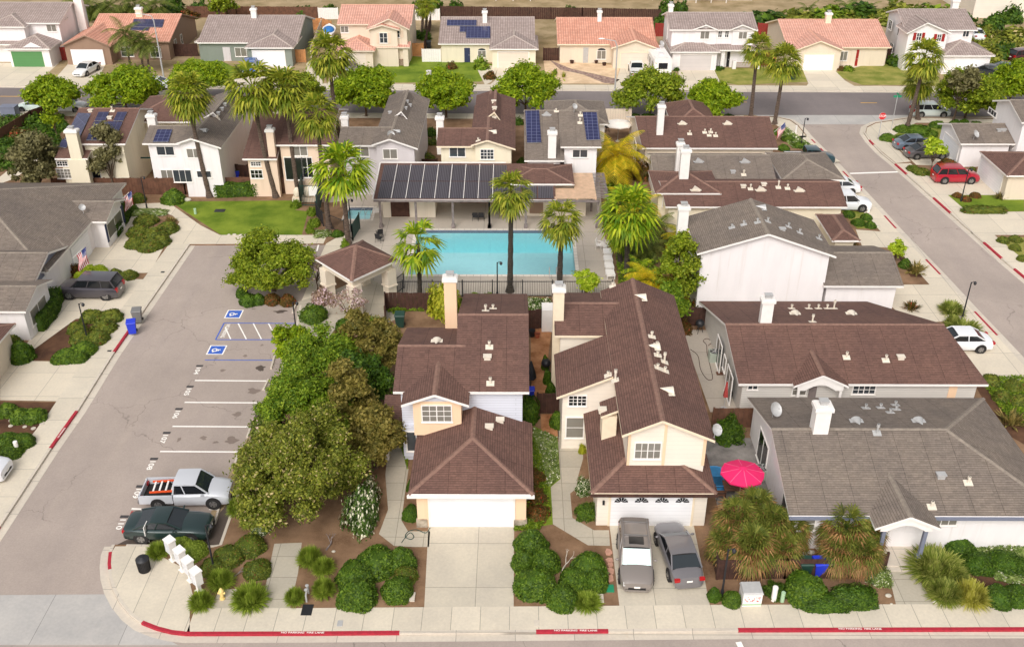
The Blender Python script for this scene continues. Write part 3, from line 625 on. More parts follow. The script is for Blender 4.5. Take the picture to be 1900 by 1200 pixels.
# --- houses
ZK = {c: (ox, oy, 3.636) for c, ox, oy in (('a', 0, 0), ('b', 450, 0), ('c', 900, 0), ('e', 0, 300), ('f', 450, 300), ('g', 900, 300), ('h', 1400, 300), ('i', 0, 600), ('j', 450, 600), ('k', 900, 600), ('l', 1400, 600), ('m', 0, 870), ('n', 450, 870), ('o', 900, 870), ('p', 1400, 870))}
ZK['d'] = (1350, 0, 3.4545); ZK[''] = (0, 0, 1.0)
def q(k, x, y): a = ZK[k]; return (a[0]+x/a[2], a[1]+y/a[2])
JN = [0]
class House:
 def __init__(s, label, wall, roof, cap, trim='white', name='house', cat='house', over=.4, at=None, pitch=.33):
  s.label, s.cat, s.name = label, cat, name; s.wall, s.roofm, s.cap, s.trim = M[wall], M[roof], M[cap], M[trim]
  s.over, s.pitch = over, pitch; s.root = None; s.blocks = []; s.tops = []; s.at = at
 def _init(s, x, y):
  if s.root is None: s.root = thing(s.name, s.label, s.cat, s.at or (x, y, 0))
 # ---- roof blocks; each gives roof polygons, wall ring and a height function
 def add(s, polys, ring, zf, inset_ok=True, wall=None, walls=True, roofm=None, caps=True, th=.17):
  JN[0] += 1; j = (JN[0] % 7)*.0031
  polys = [[(p[0], p[1], p[2]+j) for p in P] for P in polys]
  s._init(sum(p[0] for p in polys[0])/len(polys[0]), min(p[1] for P in polys for p in P)+s.over)
  mb = MB(); cnt = {}; walls = walls and bool(ring)
  key = lambda p: (round(p[0], 2), round(p[1], 2), round(p[2], 2))
  for P in polys:
   n = Vector((0, 0, 0)); v = [Vector(p) for p in P]
   for i in range(1, len(v)-1): n += (v[i]-v[0]).cross(v[i+1]-v[0])
   if n.z < 0: P.reverse()
   mb.face(P, 0); mb.face([(p[0], p[1], p[2]-th) for p in P[::-1]], 1)
   for i in range(len(P)):
    a, b = P[i], P[(i+1) % len(P)]; k = tuple(sorted((key(a), key(b)))); cnt.setdefault(k, []).append((a, b))
  ridge = []
  for k, e in cnt.items():
   if len(e) == 1:
    a, b = e[0]; mb.face([(a[0], a[1], a[2]-th), (b[0], b[1], b[2]-th), b, a], 1)
   else: ridge.append(e[0])
  rf = mb.build('roof', [roofm or s.roofm, s.trim], s.root)
  if caps and ridge:
   for a, b in ridge:
    cb = MB(); A, B = Vector(a), Vector(b); L = (B-A).length; n = max(1, int(L/.3)); d = (B-A).normalized(); sd = Vector((-d.y, d.x, 0)).normalized()*.15
    for i in range(n):
     p0, p1 = A+d*L*i/n, A+d*L*(i+1)/n; h = Vector((0, 0, .035+.012*(i % 2))); lo = Vector((0, 0, -.03))
     cb.face([p0+sd+lo, p1+sd+lo, p1+h, p0+h]); cb.face([p0+h, p1+h, p1-sd+lo, p0-sd+lo]); cb.face([p0+sd+lo, p0+h, p0-sd+lo])
    cb.build('ridge_cap', s.cap, rf)
  if walls:
   wb = MB(); n = len(ring)
   for i in range(n):
    a, b = ring[i], ring[(i+1) % n]
    wb.face([(a[0], a[1], -.02), (b[0], b[1], -.02), (b[0], b[1], zf(*b)-th+.02), (a[0], a[1], zf(*a)-th+.02)], 0)
   wb.build('wall', wall or s.wall, s.root)
  if not ring: s.tops += polys; return None
  bl = dict(polys=polys, y0=min(p[1] for p in ring), y1=max(p[1] for p in ring), x0=min(p[0] for p in ring), x1=max(p[0] for p in ring), zf=zf)
  s.blocks.append(bl); s.tops += polys; return bl
 def gx(s, k, xl, xr, yf, yr, ze, pitch=None, back=None, xlr=None, xrr=None, back_row=None, **kw):
  p = pitch or s.pitch; rf = q(k, 0, yf)[1]; rr = q(k, 0, yr)[1]
  y0 = solve(rf, lambda y: ze); yr_ = solve(rr, lambda y: ze+p*(y-y0)); zr = ze+p*(yr_-y0); y1 = 2*yr_-y0
  if back_row is not None: y1 = solve(q(k, 0, back_row)[1], lambda y: zr-p*(y-yr_))
  if back is not None: y1 = yr_+back
  zb = zr-p*(y1-yr_)
  x0 = G(*q(k, xl, yf), ze)[0]; x1 = G(*q(k, xr, yf), ze)[0]
  sl_ = 0 if xlr is None else (G(*q(k, xlr, yr), zr)[0]-x0)/(yr_-y0); sr = 0 if xrr is None else (G(*q(k, xrr, yr), zr)[0]-x1)/(yr_-y0)
  return s.gxw(x0, x1, y0, yr_, y1, ze, zr, zb, sl_, sr, **kw)
 def gxw(s, x0, x1, y0, yr, y1, ze, zr, zb=None, sl_=0, sr=0, **kw):
  zb = ze if zb is None else zb; XL = lambda y: x0+sl_*(y-y0); XR = lambda y: x1+sr*(y-y0); o = s.over
  zf = lambda x, y: ze+(zr-ze)*(y-y0)/(yr-y0) if y <= yr else zr+(zb-zr)*(y-yr)/(y1-yr)
  polys = [[(XL(y0), y0, ze), (XR(y0), y0, ze), (XR(yr), yr, zr), (XL(yr), yr, zr)], [(XL(yr), yr, zr), (XR(yr), yr, zr), (XR(y1), y1, zb), (XL(y1), y1, zb)]]
  ring = [(XL(y0+o)+o, y0+o), (XR(y0+o)-o, y0+o), (XR(yr)-o, yr), (XR(y1-o)-o, y1-o), (XL(y1-o)+o, y1-o), (XL(yr)+o, yr)]
  return s.add(polys, ring, zf, **kw)
 def gy(s, k, L, K, Rr, ze, back_row, left_ext=0, y1=None, **kw):
  Lp, Kp, Rp = q(k, *L), q(k, *K), q(k, *Rr); y0 = solve(Rp[1], lambda y: ze, 0)
  a, b, c = onY(*Lp, y0), onY(*Kp, y0), onY(*Rp, y0); zr = b[2]
  if y1 is None: y1 = solve(q(k, 0, back_row)[1], lambda y: zr)
  return s.gyw(a[0], b[0], c[0], y0, y1, a[2], zr, c[2], **kw)
 def gyw(s, x0, xr, x1, y0, y1, zl, zr, zrt, **kw):
  o = s.over; zf = lambda x, y: zl+(zr-zl)*(x-x0)/(xr-x0) if x <= xr else zr+(zrt-zr)*(x-xr)/(x1-xr)
  polys = [[(x0, y0, zl), (xr, y0, zr), (xr, y1, zr), (x0, y1, zl)], [(xr, y0, zr), (x1, y0, zrt), (x1, y1, zrt), (xr, y1, zr)]]
  ring = [(x0+o, y0+o), (xr, y0+o), (x1-o, y0+o), (x1-o, y1-o), (xr, y1-o), (x0+o, y1-o)]
  return s.add(polys, ring, zf, **kw)
 def hip(s, x0, x1, y0, y1, ze, pitch=None, front=True, backh=True, **kw):
  p = pitch or s.pitch; w_, d = x1-x0, y1-y0; o = s.over
  if w_ <= d or not backh:
   h = w_/2; zr = ze+p*h; a = (x0+h, y0+(h if front else 0), zr); b = (x0+h, y1-(h if backh else 0), zr)
   if a[1] > b[1]: a = b = ((x0+x1)/2, (y0+y1)/2 if backh else y1, zr)
   polys = [[(x0, y0, ze), (x1, y0, ze), a], [(x1, y0, ze), (x1, y1, ze), b, a] if a != b else [(x1, y0, ze), (x1, y1, ze), a], [(x0, y1, ze), (x0, y0, ze), a, b] if a != b else [(x0, y1, ze), (x0, y0, ze), a]]
   if backh: polys.append([(x1, y1, ze), (x0, y1, ze), b])
  else:
   h = d/2; zr = ze+p*h; a = (x0+h, y0+h, zr); b = (x1-h, y0+h, zr)
   polys = [[(x0, y0, ze), (x1, y0, ze), b, a], [(x1, y0, ze), (x1, y1, ze), b], [(x1, y1, ze), (x0, y1, ze), a, b], [(x0, y1, ze), (x0, y0, ze), a]]
  def zf(x, y):
   v = [x-x0, x1-x]
   if front or (w_ > d and backh): v.append(y-y0)
   if backh: v.append(y1-y)
   return min(zr, ze+p*min(v))
  ring = [(x0+o, y0+o), (x1-o, y0+o), (x1-o, y1-o), (x0+o, y1-o)]
  return s.add(polys, ring, zf, **kw)
 def hf(s, k, xl, xr, yf, ze, depth, pitch=None, **kw):
  y0 = solve(q(k, 0, yf)[1], lambda y: ze); x0 = G(*q(k, xl, yf), ze)[0]; x1 = G(*q(k, xr, yf), ze)[0]
  return s.hip(x0, x1, y0, y0+max(depth, (x1-x0)/2+.3), ze, pitch, True, False, **kw)
 def shed(s, x0, x1, y0, y1, z0, z1, **kw):
  zf = lambda x, y: z0+(z1-z0)*(y-y0)/(y1-y0); o = s.over
  return s.add([[(x0, y0, z0), (x1, y0, z0), (x1, y1, z1), (x0, y1, z1)]], [(x0+o, y0+o), (x1-o, y0+o), (x1-o, y1), (x0+o, y1)], zf, caps=False, **kw)
 # ---- point on the roof seen at a pixel
 def on(s, k, x, y):
  d = ray(*q(k, x, y)); best = None; O = Vector((0, 0, HC)); D = Vector(d)
  for P in s.tops:
   v = [Vector(p) for p in P]; n = (v[1]-v[0]).cross(v[2]-v[0]).normalized(); dn = D.dot(n)
   if abs(dn) < 1e-9: continue
   t = (v[0]-O).dot(n)/dn
   if t <= 0: continue
   h = O+D*t; ins = True
   for i in range(len(v)):
    a, b = v[i], v[(i+1) % len(v)]
    if (b-a).cross(h-a).dot(n) < -.15*(b-a).length: ins = False; break
   if ins and (best is None or t < best[0]): best = (t, h, n)
  return (best[1], best[2]) if best else (None, None)
 # ---- fixtures
 def _pl(s, side, b, pl):
  if pl is not None: return pl
  return {'S': b['y0'], 'W': b['x0'], 'E': b['x1']}[side]
 def rectpx(s, side, b, k, p0, p1, pl=None):
  c = s._pl(side, b, pl); f = onY if side == 'S' else onX
  A, B = f(*q(k, *p0), c), f(*q(k, *p1), c); ax = 0 if side == 'S' else 1
  return c, min(A[ax], B[ax]), max(A[ax], B[ax]), min(A[2], B[2]), max(A[2], B[2])
 def panel(s, mb, side, c, u0, u1, z0, z1, out, th=.0, m=0):
  t = out; lo = .01
  if side == 'S': mb.box(u0, u1, c-t, c+lo, z0, z1, m)
  elif side == 'W': mb.box(c-t, c+lo, u0, u1, z0, z1, m)
  else: mb.box(c-lo, c+t, u0, u1, z0, z1, m)
 def win(s, side, b, k, p0, p1, pane='pane', cols=2, rows=1, arch=False, pl=None, mb_=None, shut=None, trim=None, label=None):
  r = s.rectpx(side, b, k, p0, p1, pl); c, u0, u1, z0, z1 = r
  return s.winw(side, c, u0, u1, z0, z1, pane, cols, rows, arch, shut, trim)
 def winw(s, side, c, u0, u1, z0, z1, pane='pane', cols=2, rows=1, arch=False, shut=None, trim=None):
  mb = MB(); fw = .07; P = s.panel
  P(mb, side, c, u0-fw, u1+fw, z0-fw, z0, .06); P(mb, side, c, u0-fw, u1+fw, z1, z1+fw, .06)
  P(mb, side, c, u0-fw, u0, z0, z1, .06); P(mb, side, c, u1, u1+fw, z0, z1, .06); P(mb, side, c, u0-fw-.04, u1+fw+.04, z0-fw-.05, z0-fw, .09)
  n = cols
  for i in range(1, n): u = u0+(u1-u0)*i/n; P(mb, side, c, u-.018 if i*2 != n else u-.03, u+.018 if i*2 != n else u+.03, z0, z1, .05)
  for i in range(1, rows): z = z0+(z1-z0)*i/rows; P(mb, side, c, u0, u1, z-.018, z+.018, .045)
  f = mb.build('window', M[trim] if trim else M['white'], s.root)
  pb = MB(); P(pb, side, c, u0, u1, z0, z1, .03); pn = pb.build('pane', M[pane], f)
  if arch:
   ab = MB(); r = (u1-u0)/2; cx = (u0+u1)/2; pts = [(cx+r*math.cos(t), z1+fw+r*.55*math.sin(t)) for t in [math.pi*i/8 for i in range(9)]]
   if side == 'S': ab.face([(p[0], c-.03, p[1]) for p in pts]+[]); 
   ab.build('arch_pane', M['pane'], f)
  if shut:
   for sg in (-1, 1):
    sb = MB(); w_ = .38; a = u0-fw-.04-w_ if sg < 0 else u1+fw+.04; P(sb, side, c, a, a+w_, z0-.05, z1+.05, .07); sb.build('shutter', M[shut], s.root)
  return f
 def door(s, side, b, k, p0, p1, mat='white', pl=None, name='door', handle=True):
  c, u0, u1, z0, z1 = s.rectpx(side, b, k, p0, p1, pl); mb = MB(); z0 = 0
  s.panel(mb, side, c, u0, u1, z0, z1, .05); o = mb.build(name, M[mat], s.root)
  if handle and side == 'S': hb = MB(); hb.box(u1-.16, u1-.1, c-.1, c-.05, .95, 1.1); hb.build('handle', M['steel'], o)
  return o
 def gdoor(s, b, k, x0, x1, mat='door_white', side='S', p=None, pl=None, z1=2.15, arches=False):
  if side == 'S': c, u0, u1, _, _ = s.rectpx('S', b, k, (x0, p), (x1, p), pl)
  else: c, u0, u1, _, _ = s.rectpx(side, b, k, x0, x1, pl)
  mb = MB(); s.panel(mb, side, c, u0, u1, 0, z1, .03); o = mb.build('garage_door', M[mat], s.root)
  cb = MB(); s.panel(cb, side, c, u0-.12, u0, 0, z1+.12, .06); s.panel(cb, side, c, u1, u1+.12, 0, z1+.12, .06); s.panel(cb, side, c, u0, u1, z1, z1+.12, .06); cb.build('door_casing', s.trim, o)
  if arches:
   for i in range(4):
    ab = MB(); w_ = (u1-u0)/4; cx = u0+w_*(i+.5); r = w_*.34
    for j in range(6):
     t0, t1 = math.pi*(j+.1)/6, math.pi*(j+.9)/6
     ab.face([(cx+r*.2*math.cos(t0), c-.045, z1-.42+r*.2*math.sin(t0)), (cx+r*math.cos(t0), c-.045, z1-.42+.36*math.sin(t0)), (cx+r*math.cos(t1), c-.045, z1-.42+.36*math.sin(t1)), (cx+r*.2*math.cos(t1), c-.045, z1-.42+r*.2*math.sin(t1))])
    ab.build('fanlight', M['pane_black'], o)
  return o
 def chim(s, k, xl, xr, yt, zt, mat='white', dep=.75, cap='white', base=0.0, bulge=0, yat=None):
  if yat: zt = onY(*q(k, xl, yt), yat)[2]
  a = G(*q(k, xl, yt), zt); b = G(*q(k, xr, yt), zt); w_ = (b[0]-a[0])*.82; cx = (a[0]+b[0])/2; y0 = a[1]; y1 = y0+dep
  mb = MB(); mb.box(cx-w_/2, cx+w_/2, y0+.08, y1-.08, base, zt-.28, 0)
  if bulge: mb.box(cx-w_/2-.35, cx+w_/2+.35, y0+.02, y1-.1, 0, bulge, 0)
  o = mb.build('chimney', M[mat] if mat in M else mat, s.root)
  cb = MB(); cb.box(cx-w_/2-.1, cx+w_/2+.1, y0, y1, zt-.34, zt-.12, 0); cb.box(cx-w_/2-.04, cx+w_/2+.04, y0+.05, y1-.05, zt-.12, zt-.05, 0)
  cb.build('chimney_crown', M[cap], o)
  fb = MB(); fb.box(cx-.2, cx+.2, (y0+y1)/2-.16, (y0+y1)/2+.16, zt-.05, zt+.16); fb.box(cx-.27, cx+.27, (y0+y1)/2-.22, (y0+y1)/2+.22, zt+.2, zt+.25); 
  for dx in (-.17, .17): fb.box(cx+dx-.02, cx+dx+.02, (y0+y1)/2-.1, (y0+y1)/2+.1, zt+.16, zt+.2)
  fb.build('flue', M['steel'], o); return o
 def pipe(s, k, x, y, h=.45, r=.06, mat=None):
  p, n = s.on(k, x, y)
  if p is None: return
  mb = MB(); mb.cyl(p.x, p.y, p.z-.05, p.z+h, r, r, 8); mb.cyl(p.x, p.y, p.z+h*.72, p.z+h, r*1.7, r*1.5, 8)
  t = n.cross(Vector((1, 0, 0))).normalized()*.2; u = t.cross(n).normalized()*.24; q0 = p+n*.02
  mb.hexa([q0-u-t-n*.03, q0+u-t-n*.03, q0+u+t-n*.03, q0-u+t-n*.03, q0-u-t+n*.012, q0+u-t+n*.012, q0+u+t+n*.012, q0-u+t+n*.012])
  mb.build('vent_pipe', mat or M['pale_metal'], s.root)
 def dome(s, k, x, y, w_=.42, mat=None):
  p, n = s.on(k, x, y)
  if p is None: return
  dn = Vector((n.x, n.y, 0)); dn = dn.normalized() if dn.length > .01 else Vector((0, -1, 0)); sd = Vector((-dn.y, dn.x, 0)); mb = MB()
  pts = [p+sd*w_*math.cos(t)+Vector((0, 0, w_*.8*math.sin(t)))+dn*.25 for t in [math.pi*i/8 for i in range(9)]]
  bk = p-dn*.55+Vector((0, 0, .55*math.tan(math.acos(min(1, n.z)))+.02))
  for i in range(8): mb.face([pts[i], pts[i+1], bk])
  lo = [pts[8]-Vector((0, 0, .3)), pts[0]-Vector((0, 0, .3))]; mb.face(pts+lo)
  mb.face([p-sd*w_*1.25+n*.03+dn*.3, p+sd*w_*1.25+n*.03+dn*.3, p+sd*w_*1.25+n*.03-dn*.1, p-sd*w_*1.25+n*.03-dn*.1])
  mb.build('dormer_vent', mat or M['pale_metal'], s.root)
 def boxvent(s, k, x, y, mat=None, sz=.2, h=.25):
  p, n = s.on(k, x, y)
  if p is None: return
  mb = MB(); mb.box(p.x-sz, p.x+sz, p.y-sz*.8, p.y+sz*.8, p.z-.1, p.z+h*.6); mb.box(p.x-sz*1.3, p.x+sz*1.3, p.y-sz, p.y+sz, p.z+h*.6, p.z+h*.85)
  mb.build('vent_box', mat or M['pale_metal'], s.root)
 def solar(s, k, quad, mat='solar', lift=.12):
  P = [s.on(k, *c) for c in quad]
  if any(p[0] is None for p in P): return
  n = P[0][1]; v = [p[0]+n*lift for p in P]; mb = MB()
  if (v[1]-v[0]).cross(v[2]-v[0]).dot(n) < 0: v = v[::-1]
  mb.face(v, 0); lo = [p-n*.05 for p in v]
  for i in range(4): mb.face([lo[i], lo[(i+1) % 4], v[(i+1) % 4], v[i]], 1)
  o = mb.build('solar_panel', [M[mat], M['steel']], s.root)
 def dish(s, k, x, y, r=.4, ang=0.6):
  p, n = s.on(k, x, y)
  if p is None: return
  mast = MB(); mast.tube([p, p+Vector((0, -.05, .45))], .025, 6); m_ = mast.build('dish_mast', M['steel'], s.root)
  c = p+Vector((0, -.1, .6)); ax = Vector((math.sin(ang), -.7, .7)).normalized(); u = ax.cross(Vector((0, 0, 1))).normalized(); v = ax.cross(u); mb = MB()
  for i in range(4):
   for j in range(16):
    def pt(a, b): rr = r*a/4; t = 2*math.pi*b/16; return c+u*rr*math.cos(t)+v*rr*math.sin(t)+ax*(rr*rr/r*.45)
    if i == 0: mb.face([pt(0, 0), pt(1, j), pt(1, j+1)])
    else: mb.face([pt(i, j), pt(i+1, j), pt(i+1, j+1), pt(i, j+1)])
  mb.tube([c-v*r*.9, c+ax*.45], .012, 5); mb.ell(c+ax*.45, (.05, .05, .05), 6, 4)
  mb.build('satellite_dish', M['steel'], m_)
 def part(s, name, mb, mat): return mb.build(name, mat if not isinstance(mat, str) else M[mat], s.root)
BR = dict(roof='sh_brown', cap='cap_brown'); GY = dict(roof='sh_grey', cap='cap_grey')
# --- house with the peach bay, centre front
h = House('two-storey brown-roofed house with pale blue siding, peach bay window and tall peach chimney', 's_blue', **BR)
h.at = (-3, 43.9, 0)
mL = h.gx('', 729, 860, 727, 641, 5.4, back=5.0); mR = h.gx('', 842, 982, 727, 583, 5.4, back_row=545)
bw = mR['y0']
g0 = solve(917, lambda y: 2.7); hf = h.hip(G(757, 917, 2.7)[0], G(990, 917, 2.7)[0], g0, 50.25, 2.7, .38, True, False, wall=M['peach'])
gd = h.gdoor(hf, '', 799, 952, 'door_white', p=955)
dm = h.gyw(-6.75, -4.75, -2.75, 48.35, 52.0, 5.35, 6.1, 5.35, walls=False)
mb = MB(); mb.box(-6.1, -3.25, 48.75, 50.3, 2.9, 5.35); bay = h.part('bay', mb, 'peach')
mb = MB(); mb.face([(-6.3, 48.76, 5.3), (-3.15, 48.76, 5.3), (-4.75, 48.76, 5.9)]); h.part('bay_gable', mb, 's_blue')
h.winw('S', 48.75, -5.55, -3.85, 3.95, 5.05, 'pane_blind', 4, 3); h.winw('S', bw+.02, -6.75, -6.2, 1.0, 2.5, 'pane', 1, 2)
mb = MB(); mb.box(-6.95, -5.95, bw-.35, bw+.2, .55, 2.75); h.part('bay', mb, 's_blue'); h.winw('S', bw-.35, -6.7, -6.15, 1.0, 2.4, 'pane', 1, 1)
h.chim('', 820, 848, 516, 8.8, 'peach', .8)
for xa, xb in ((-5.68, -5.05), (-.1, .65)):
 mb = MB(); mb.box(xa, xb, g0+.3, g0+.5, 0, .55); h.part('stone_base', mb, 'stone')
pr = h.shed(-8.3, -7.0, 50.0, 52.6, 2.5, 3.2, walls=False)
mb = MB(); mb.box(-8.2, -8.02, 50.1, 50.28, 0, 2.5); mb.box(-8.28, -7.94, 50.02, 50.36, 0, .5); h.part('porch_post', mb, 'white')
for x, y in ((1665, 160), (1672, 405)): h.pipe('j', x, y)
h.boxvent('j', 1652, 235); h.boxvent('j', 1738, 660); h.boxvent('j', 1665, 705); h.dome('j', 1310, 125, .3)
h.pipe('f', 1640, 1005); h.pipe('f', 1690, 990, .3)
mb = MB(); mb.box(G(757, 917, 2.7)[0]-.06, G(990, 917, 2.7)[0]+.06, g0-.14, g0, 2.5, 2.66); h.part('gutter', mb, 'white')
# --- house with the long slanting ridge
h = House('two-storey brown-roofed house with long slanting ridge, white chimney and arched lights in garage door', 's_cream', trim='cream', **BR)
h.at = (7.7, 44.1, 0)
my0 = 44.9
main = h.gyw(5.9, 8.1, 11.1, my0, 61.8, 5.75, 6.75, 5.4)
wing = h.gyw(2.5, 8.09, 8.6, 50.9, 55.9, 4.2, 6.72, 6.6)
up = h.gx('g', 470, 1100, 1172, 950, 5.3, .33, back_row=882)
g0 = solve(914, lambda y: 2.7); x0 = G(1097, 914, 2.7)[0]; x1 = G(1330, 914, 2.7)[0]
low = h.add([[(x0, g0, 2.7), (x1, g0, 2.7), (x1-2.4, g0+2.4, 3.65), (x0+2.4, g0+2.4, 3.65)], [(x0, g0, 2.7), (x0+2.4, g0+2.4, 3.65), (x0+2.4, 51.3, 3.65), (x0, 51.3, 2.7)], [(x1, g0, 2.7), (x1, g0+3.6, 2.7), (x1-2.4, g0+2.4, 3.65)]],
   [(x0+.4, g0+.4), (x1-.4, g0+.4), (x1-.4, g0+3), (x1-2, g0+3), (x1-2, 51.2), (x0+.4, 51.2)], lambda x, y: 2.8)
h.gdoor(low, '', 1132, 1282, 'door_white', p=955, arches=True)
fy = my0+.4
h.winw('S', fy, 6.75, 8.15, 3.9, 4.95, 'pane_blind', 4, 2, trim='white')
for xa, xb, zz in ((6.3, 6.45, 5.6), (8.3, 8.45, 6.3), (10.55, 10.72, 5.4)): mb = MB(); mb.box(xa, xb, fy-.05, fy+.1, 3.4, zz); h.part('corner_trim', mb, 'peach')
wy = 51.3
h.winw('S', wy, 3.3, 4.35, 3.35, 4.05, 'pane_black', 4, 3); h.winw('S', wy, 3.2, 4.25, .9, 2.4, 'pane_blind', 1, 2)
mb = MB(); mb.box(5.1, 5.95, 48.1, 49.3, 3.0, 4.75); h.part('clerestory_box', mb, 'cream')
h.add([[(5.0, 47.95, 4.85), (6.4, 47.95, 5.5), (6.4, 49.45, 5.5), (5.0, 49.45, 4.85)]], [], None, walls=False, caps=False)
h.chim('', 1025, 1050, 535, 8.2, 'cream', .8)
for x, y, hh in ((878, 385, .8), (1210, 260, .7), (1125, 90, .4), (1160, 150, .3), (1165, 215, .3), (1215, 320, .3), (1165, 300, .3), (830, 350, .3)): h.pipe('k', x, y, hh)
h.dome('k', 1150, 160, .35); h.dome('k', 1240, 460, .38); h.dome('g', 1060, 920, .38); h.boxvent('k', 790, 590); h.dish('k', 1545, 770, .35); h.pipe('g', 860, 838, .3)
mb = MB(); mb.box(x0-.05, x1+.05, g0-.13, g0, 2.5, 2.64); h.part('gutter', mb, 'wood_dark')
mb = MB(); mb.box(x0+.7, x0+.82, g0+.28, g0+.4, 1.6, 1.85); h.part('wall_lamp', mb, 'black')
# --- long brown single-storey house to the right
h = House('long single-storey brown-roofed house with white chimney and grey siding behind the grey-roofed house', 's_grey', **BR)
h.at = (22, 55.1, 0)
b = h.gx('', 1370, 1833, 711, 600, 2.7, xlr=1345, xrr=1750, back_row=558)
h.gyw(18.1, 19.9, 21.7, 54.35, 58.5, 2.75, 3.6, 2.75, walls=False)
mb = MB(); 
for xx in (18.45, 21.2): mb = MB(); mb.box(xx, xx+.16, 54.5, 54.66, 0, 2.7); h.part('porch_post', mb, 'white')
mb = MB(); pts = [(18.4, 2.7), (18.4, 2.35), (18.9, 2.35)]+[(18.9+2.0*i/8, 2.35+.45*math.sin(math.pi*i/8)) for i in range(1, 8)]+[(20.9, 2.35), (21.4, 2.35), (21.4, 2.7), (19.9, 3.4)]
mb.face([(p[0], 54.45, p[1]) for p in pts]); h.part('porch_gable', mb, 'white')
h.win('S', b, 'l', (265, 412), (340, 478), 'pane_blind', 1, 2); h.win('S', b, 'l', (670, 418), (805, 470), 'pane', 4, 2); h.door('S', b, 'l', (370, 425), (412, 480), 'wood_grey')
h.win('S', b, 'l', (-40, 410), (15, 440), 'pane', 2, 1); 
mb = MB(); mb.box(29.0-.4, 29.15, b['y0']-.03, b['y0']+.1, 0, 2.5); h.part('corner_trim', mb, 'peach')
xw = b['x0']
for a0, a1 in ((56.2, 57.9), (60.2, 61.9)): h.winw('W', xw, a0, a1, .1, 2.15, 'pane_black', 2, 1)
h.winw('W', xw, 58.6, 59.3, 1.1, 2.1, 'pane', 1, 1)
h.chim('', 1415, 1441, 556, 6.2, 'white', .7)
for x, y in ((620, 230), (885, 250)): h.pipe('l', x, y)
h.boxvent('l', 985, 235); h.dome('h', 275, 1030, .32); h.dome('h', 655, 1030, .32); h.pipe('h', 390, 1080, .6)
for x in (250, 365, 430, 490, 535): h.pipe('h', x, 990, .35 if x != 535 else .7)
# --- grey-roofed house front right
h = House('single-storey grey-roofed white house with white chimney, rounded entry gable and blue-grey trim', 'w_white', **GY)
h.at = (22, 42.2, 0)
y0 = 41.8; xl, xr = 14.85, 30.0
b = h.add([[(xl, y0, 2.7), (xr, y0, 2.7), (xr-5.0, 47.3, 4.5), (xl, 47.3, 4.5)], [(xl, 47.3, 4.5), (xr-5.0, 47.3, 4.5), (xr, 53.25, 2.62), (xl, 53.25, 2.62)], [(xr, y0, 2.7), (xr, 53.25, 2.62), (xr-5.0, 47.3, 4.5)]],
   [(xl+.4, y0+.4), (xr-.4, y0+.4), (xr-.4, 52.8), (xl+.4, 52.8), (xl+.4, 47.3)], lambda x, y: (4.5 if abs(y-47.3) < .1 else 2.83))
h.gyw(19.2, 20.95, 22.7, 40.75, 46.0, 2.75, 3.55, 2.75, walls=False)
mb = MB(); pts = [(19.55, 2.75), (19.55, 2.4), (19.9, 2.4)]+[(19.9+2.1*i/8, 2.4+.42*math.sin(math.pi*i/8)) for i in range(1, 8)]+[(22.0, 2.4), (22.35, 2.4), (22.35, 2.75), (20.95, 3.38)]
mb.face([(p[0], 40.9, p[1]) for p in pts]); h.part('porch_gable', mb, 'white')
for xx in (19.75, 22.0):
 mb = MB(); mb.box(xx, xx+.2, 41.0, 41.2, 0, 2.45); mb.box(xx-.08, xx+.28, 40.92, 41.28, 0, .55); h.part('porch_post', mb, 'slate_blue')
mb = MB(); mb.box(19.7, 22.2, 40.7, 42.3, 0, .16); mb.box(19.7, 22.2, 40.4, 40.7, 0, .08); h.part('entry_step', mb, 'kerb')
mb = MB()
for a0, a1, bb in ((xl, 19.3, y0), (22.6, xr, y0)): mb.box(a0, a1, bb-.13, bb, 2.5, 2.66)
h.part('gutter', mb, 'slate_blue')
h.win('S', b, 'p', (300, 322), (395, 408), 'pane_blind', 1, 2); h.win('S', b, 'p', (712, 325), (795, 400), 'pane', 1, 2); h.win('S', b, 'p', (1215, 320), (1355, 372), 'pane_blind', 3, 1)
xw = b['x0']
for a0, a1 in ((42.6, 44.4), (48.4, 50.6)): h.winw('W', xw, a0, a1, .1, 2.2, 'pane_black', 2, 1)
h.winw('W', xw, 41.9+.3, 42.35, 1.0, 2.1, 'pane', 1, 1)
h.chim('l', 418, 545, 570, 6.3, 'white', .95)
h.dish('l', 120, 630, .45); h.dome('l', 690, 665, .32, M['steel']); h.dome('l', 1110, 665, .32, M['steel']); h.pipe('l', 825, 740, .65, mat=M['steel'])
for x, y in ((750, 570), (850, 568), (915, 600), (955, 580), (950, 550)): h.pipe('l', x, y, .3, mat=M['steel'])
h.pipe('l', 1440, 1075, .45); h.pipe('p', 1195, 255, .4); h.boxvent('l', 1255, 1035, M['steel'], .2, .3)
# --- white gable with grey roof
h = House('two-storey grey-roofed house with a large blank white gable wall and low garage wing', 'w_white', **GY)
E_ = h.gy('h', (-386, 620), (98, 487), (553, 640), 5.2, 245)
b = h.gx('h', 465, 1005, 833, 607, 2.7, back_row=562)
h.chim('', 1259, 1282, 384, 7.4, 'white', .7, base=2.5)
for x, y in ((20, 410), (90, 405), (230, 440), (305, 480), (435, 520)): h.pipe('h', x, y, .35, mat=M['steel'])
h.dome('h', 50, 315, .4, M['steel']); h.pipe('g', 1665, 445, .3, mat=M['steel']); h.pipe('g', 1745, 425, .35, mat=M['steel']); h.boxvent('h', 187, 460, M['steel'], .2, .2)
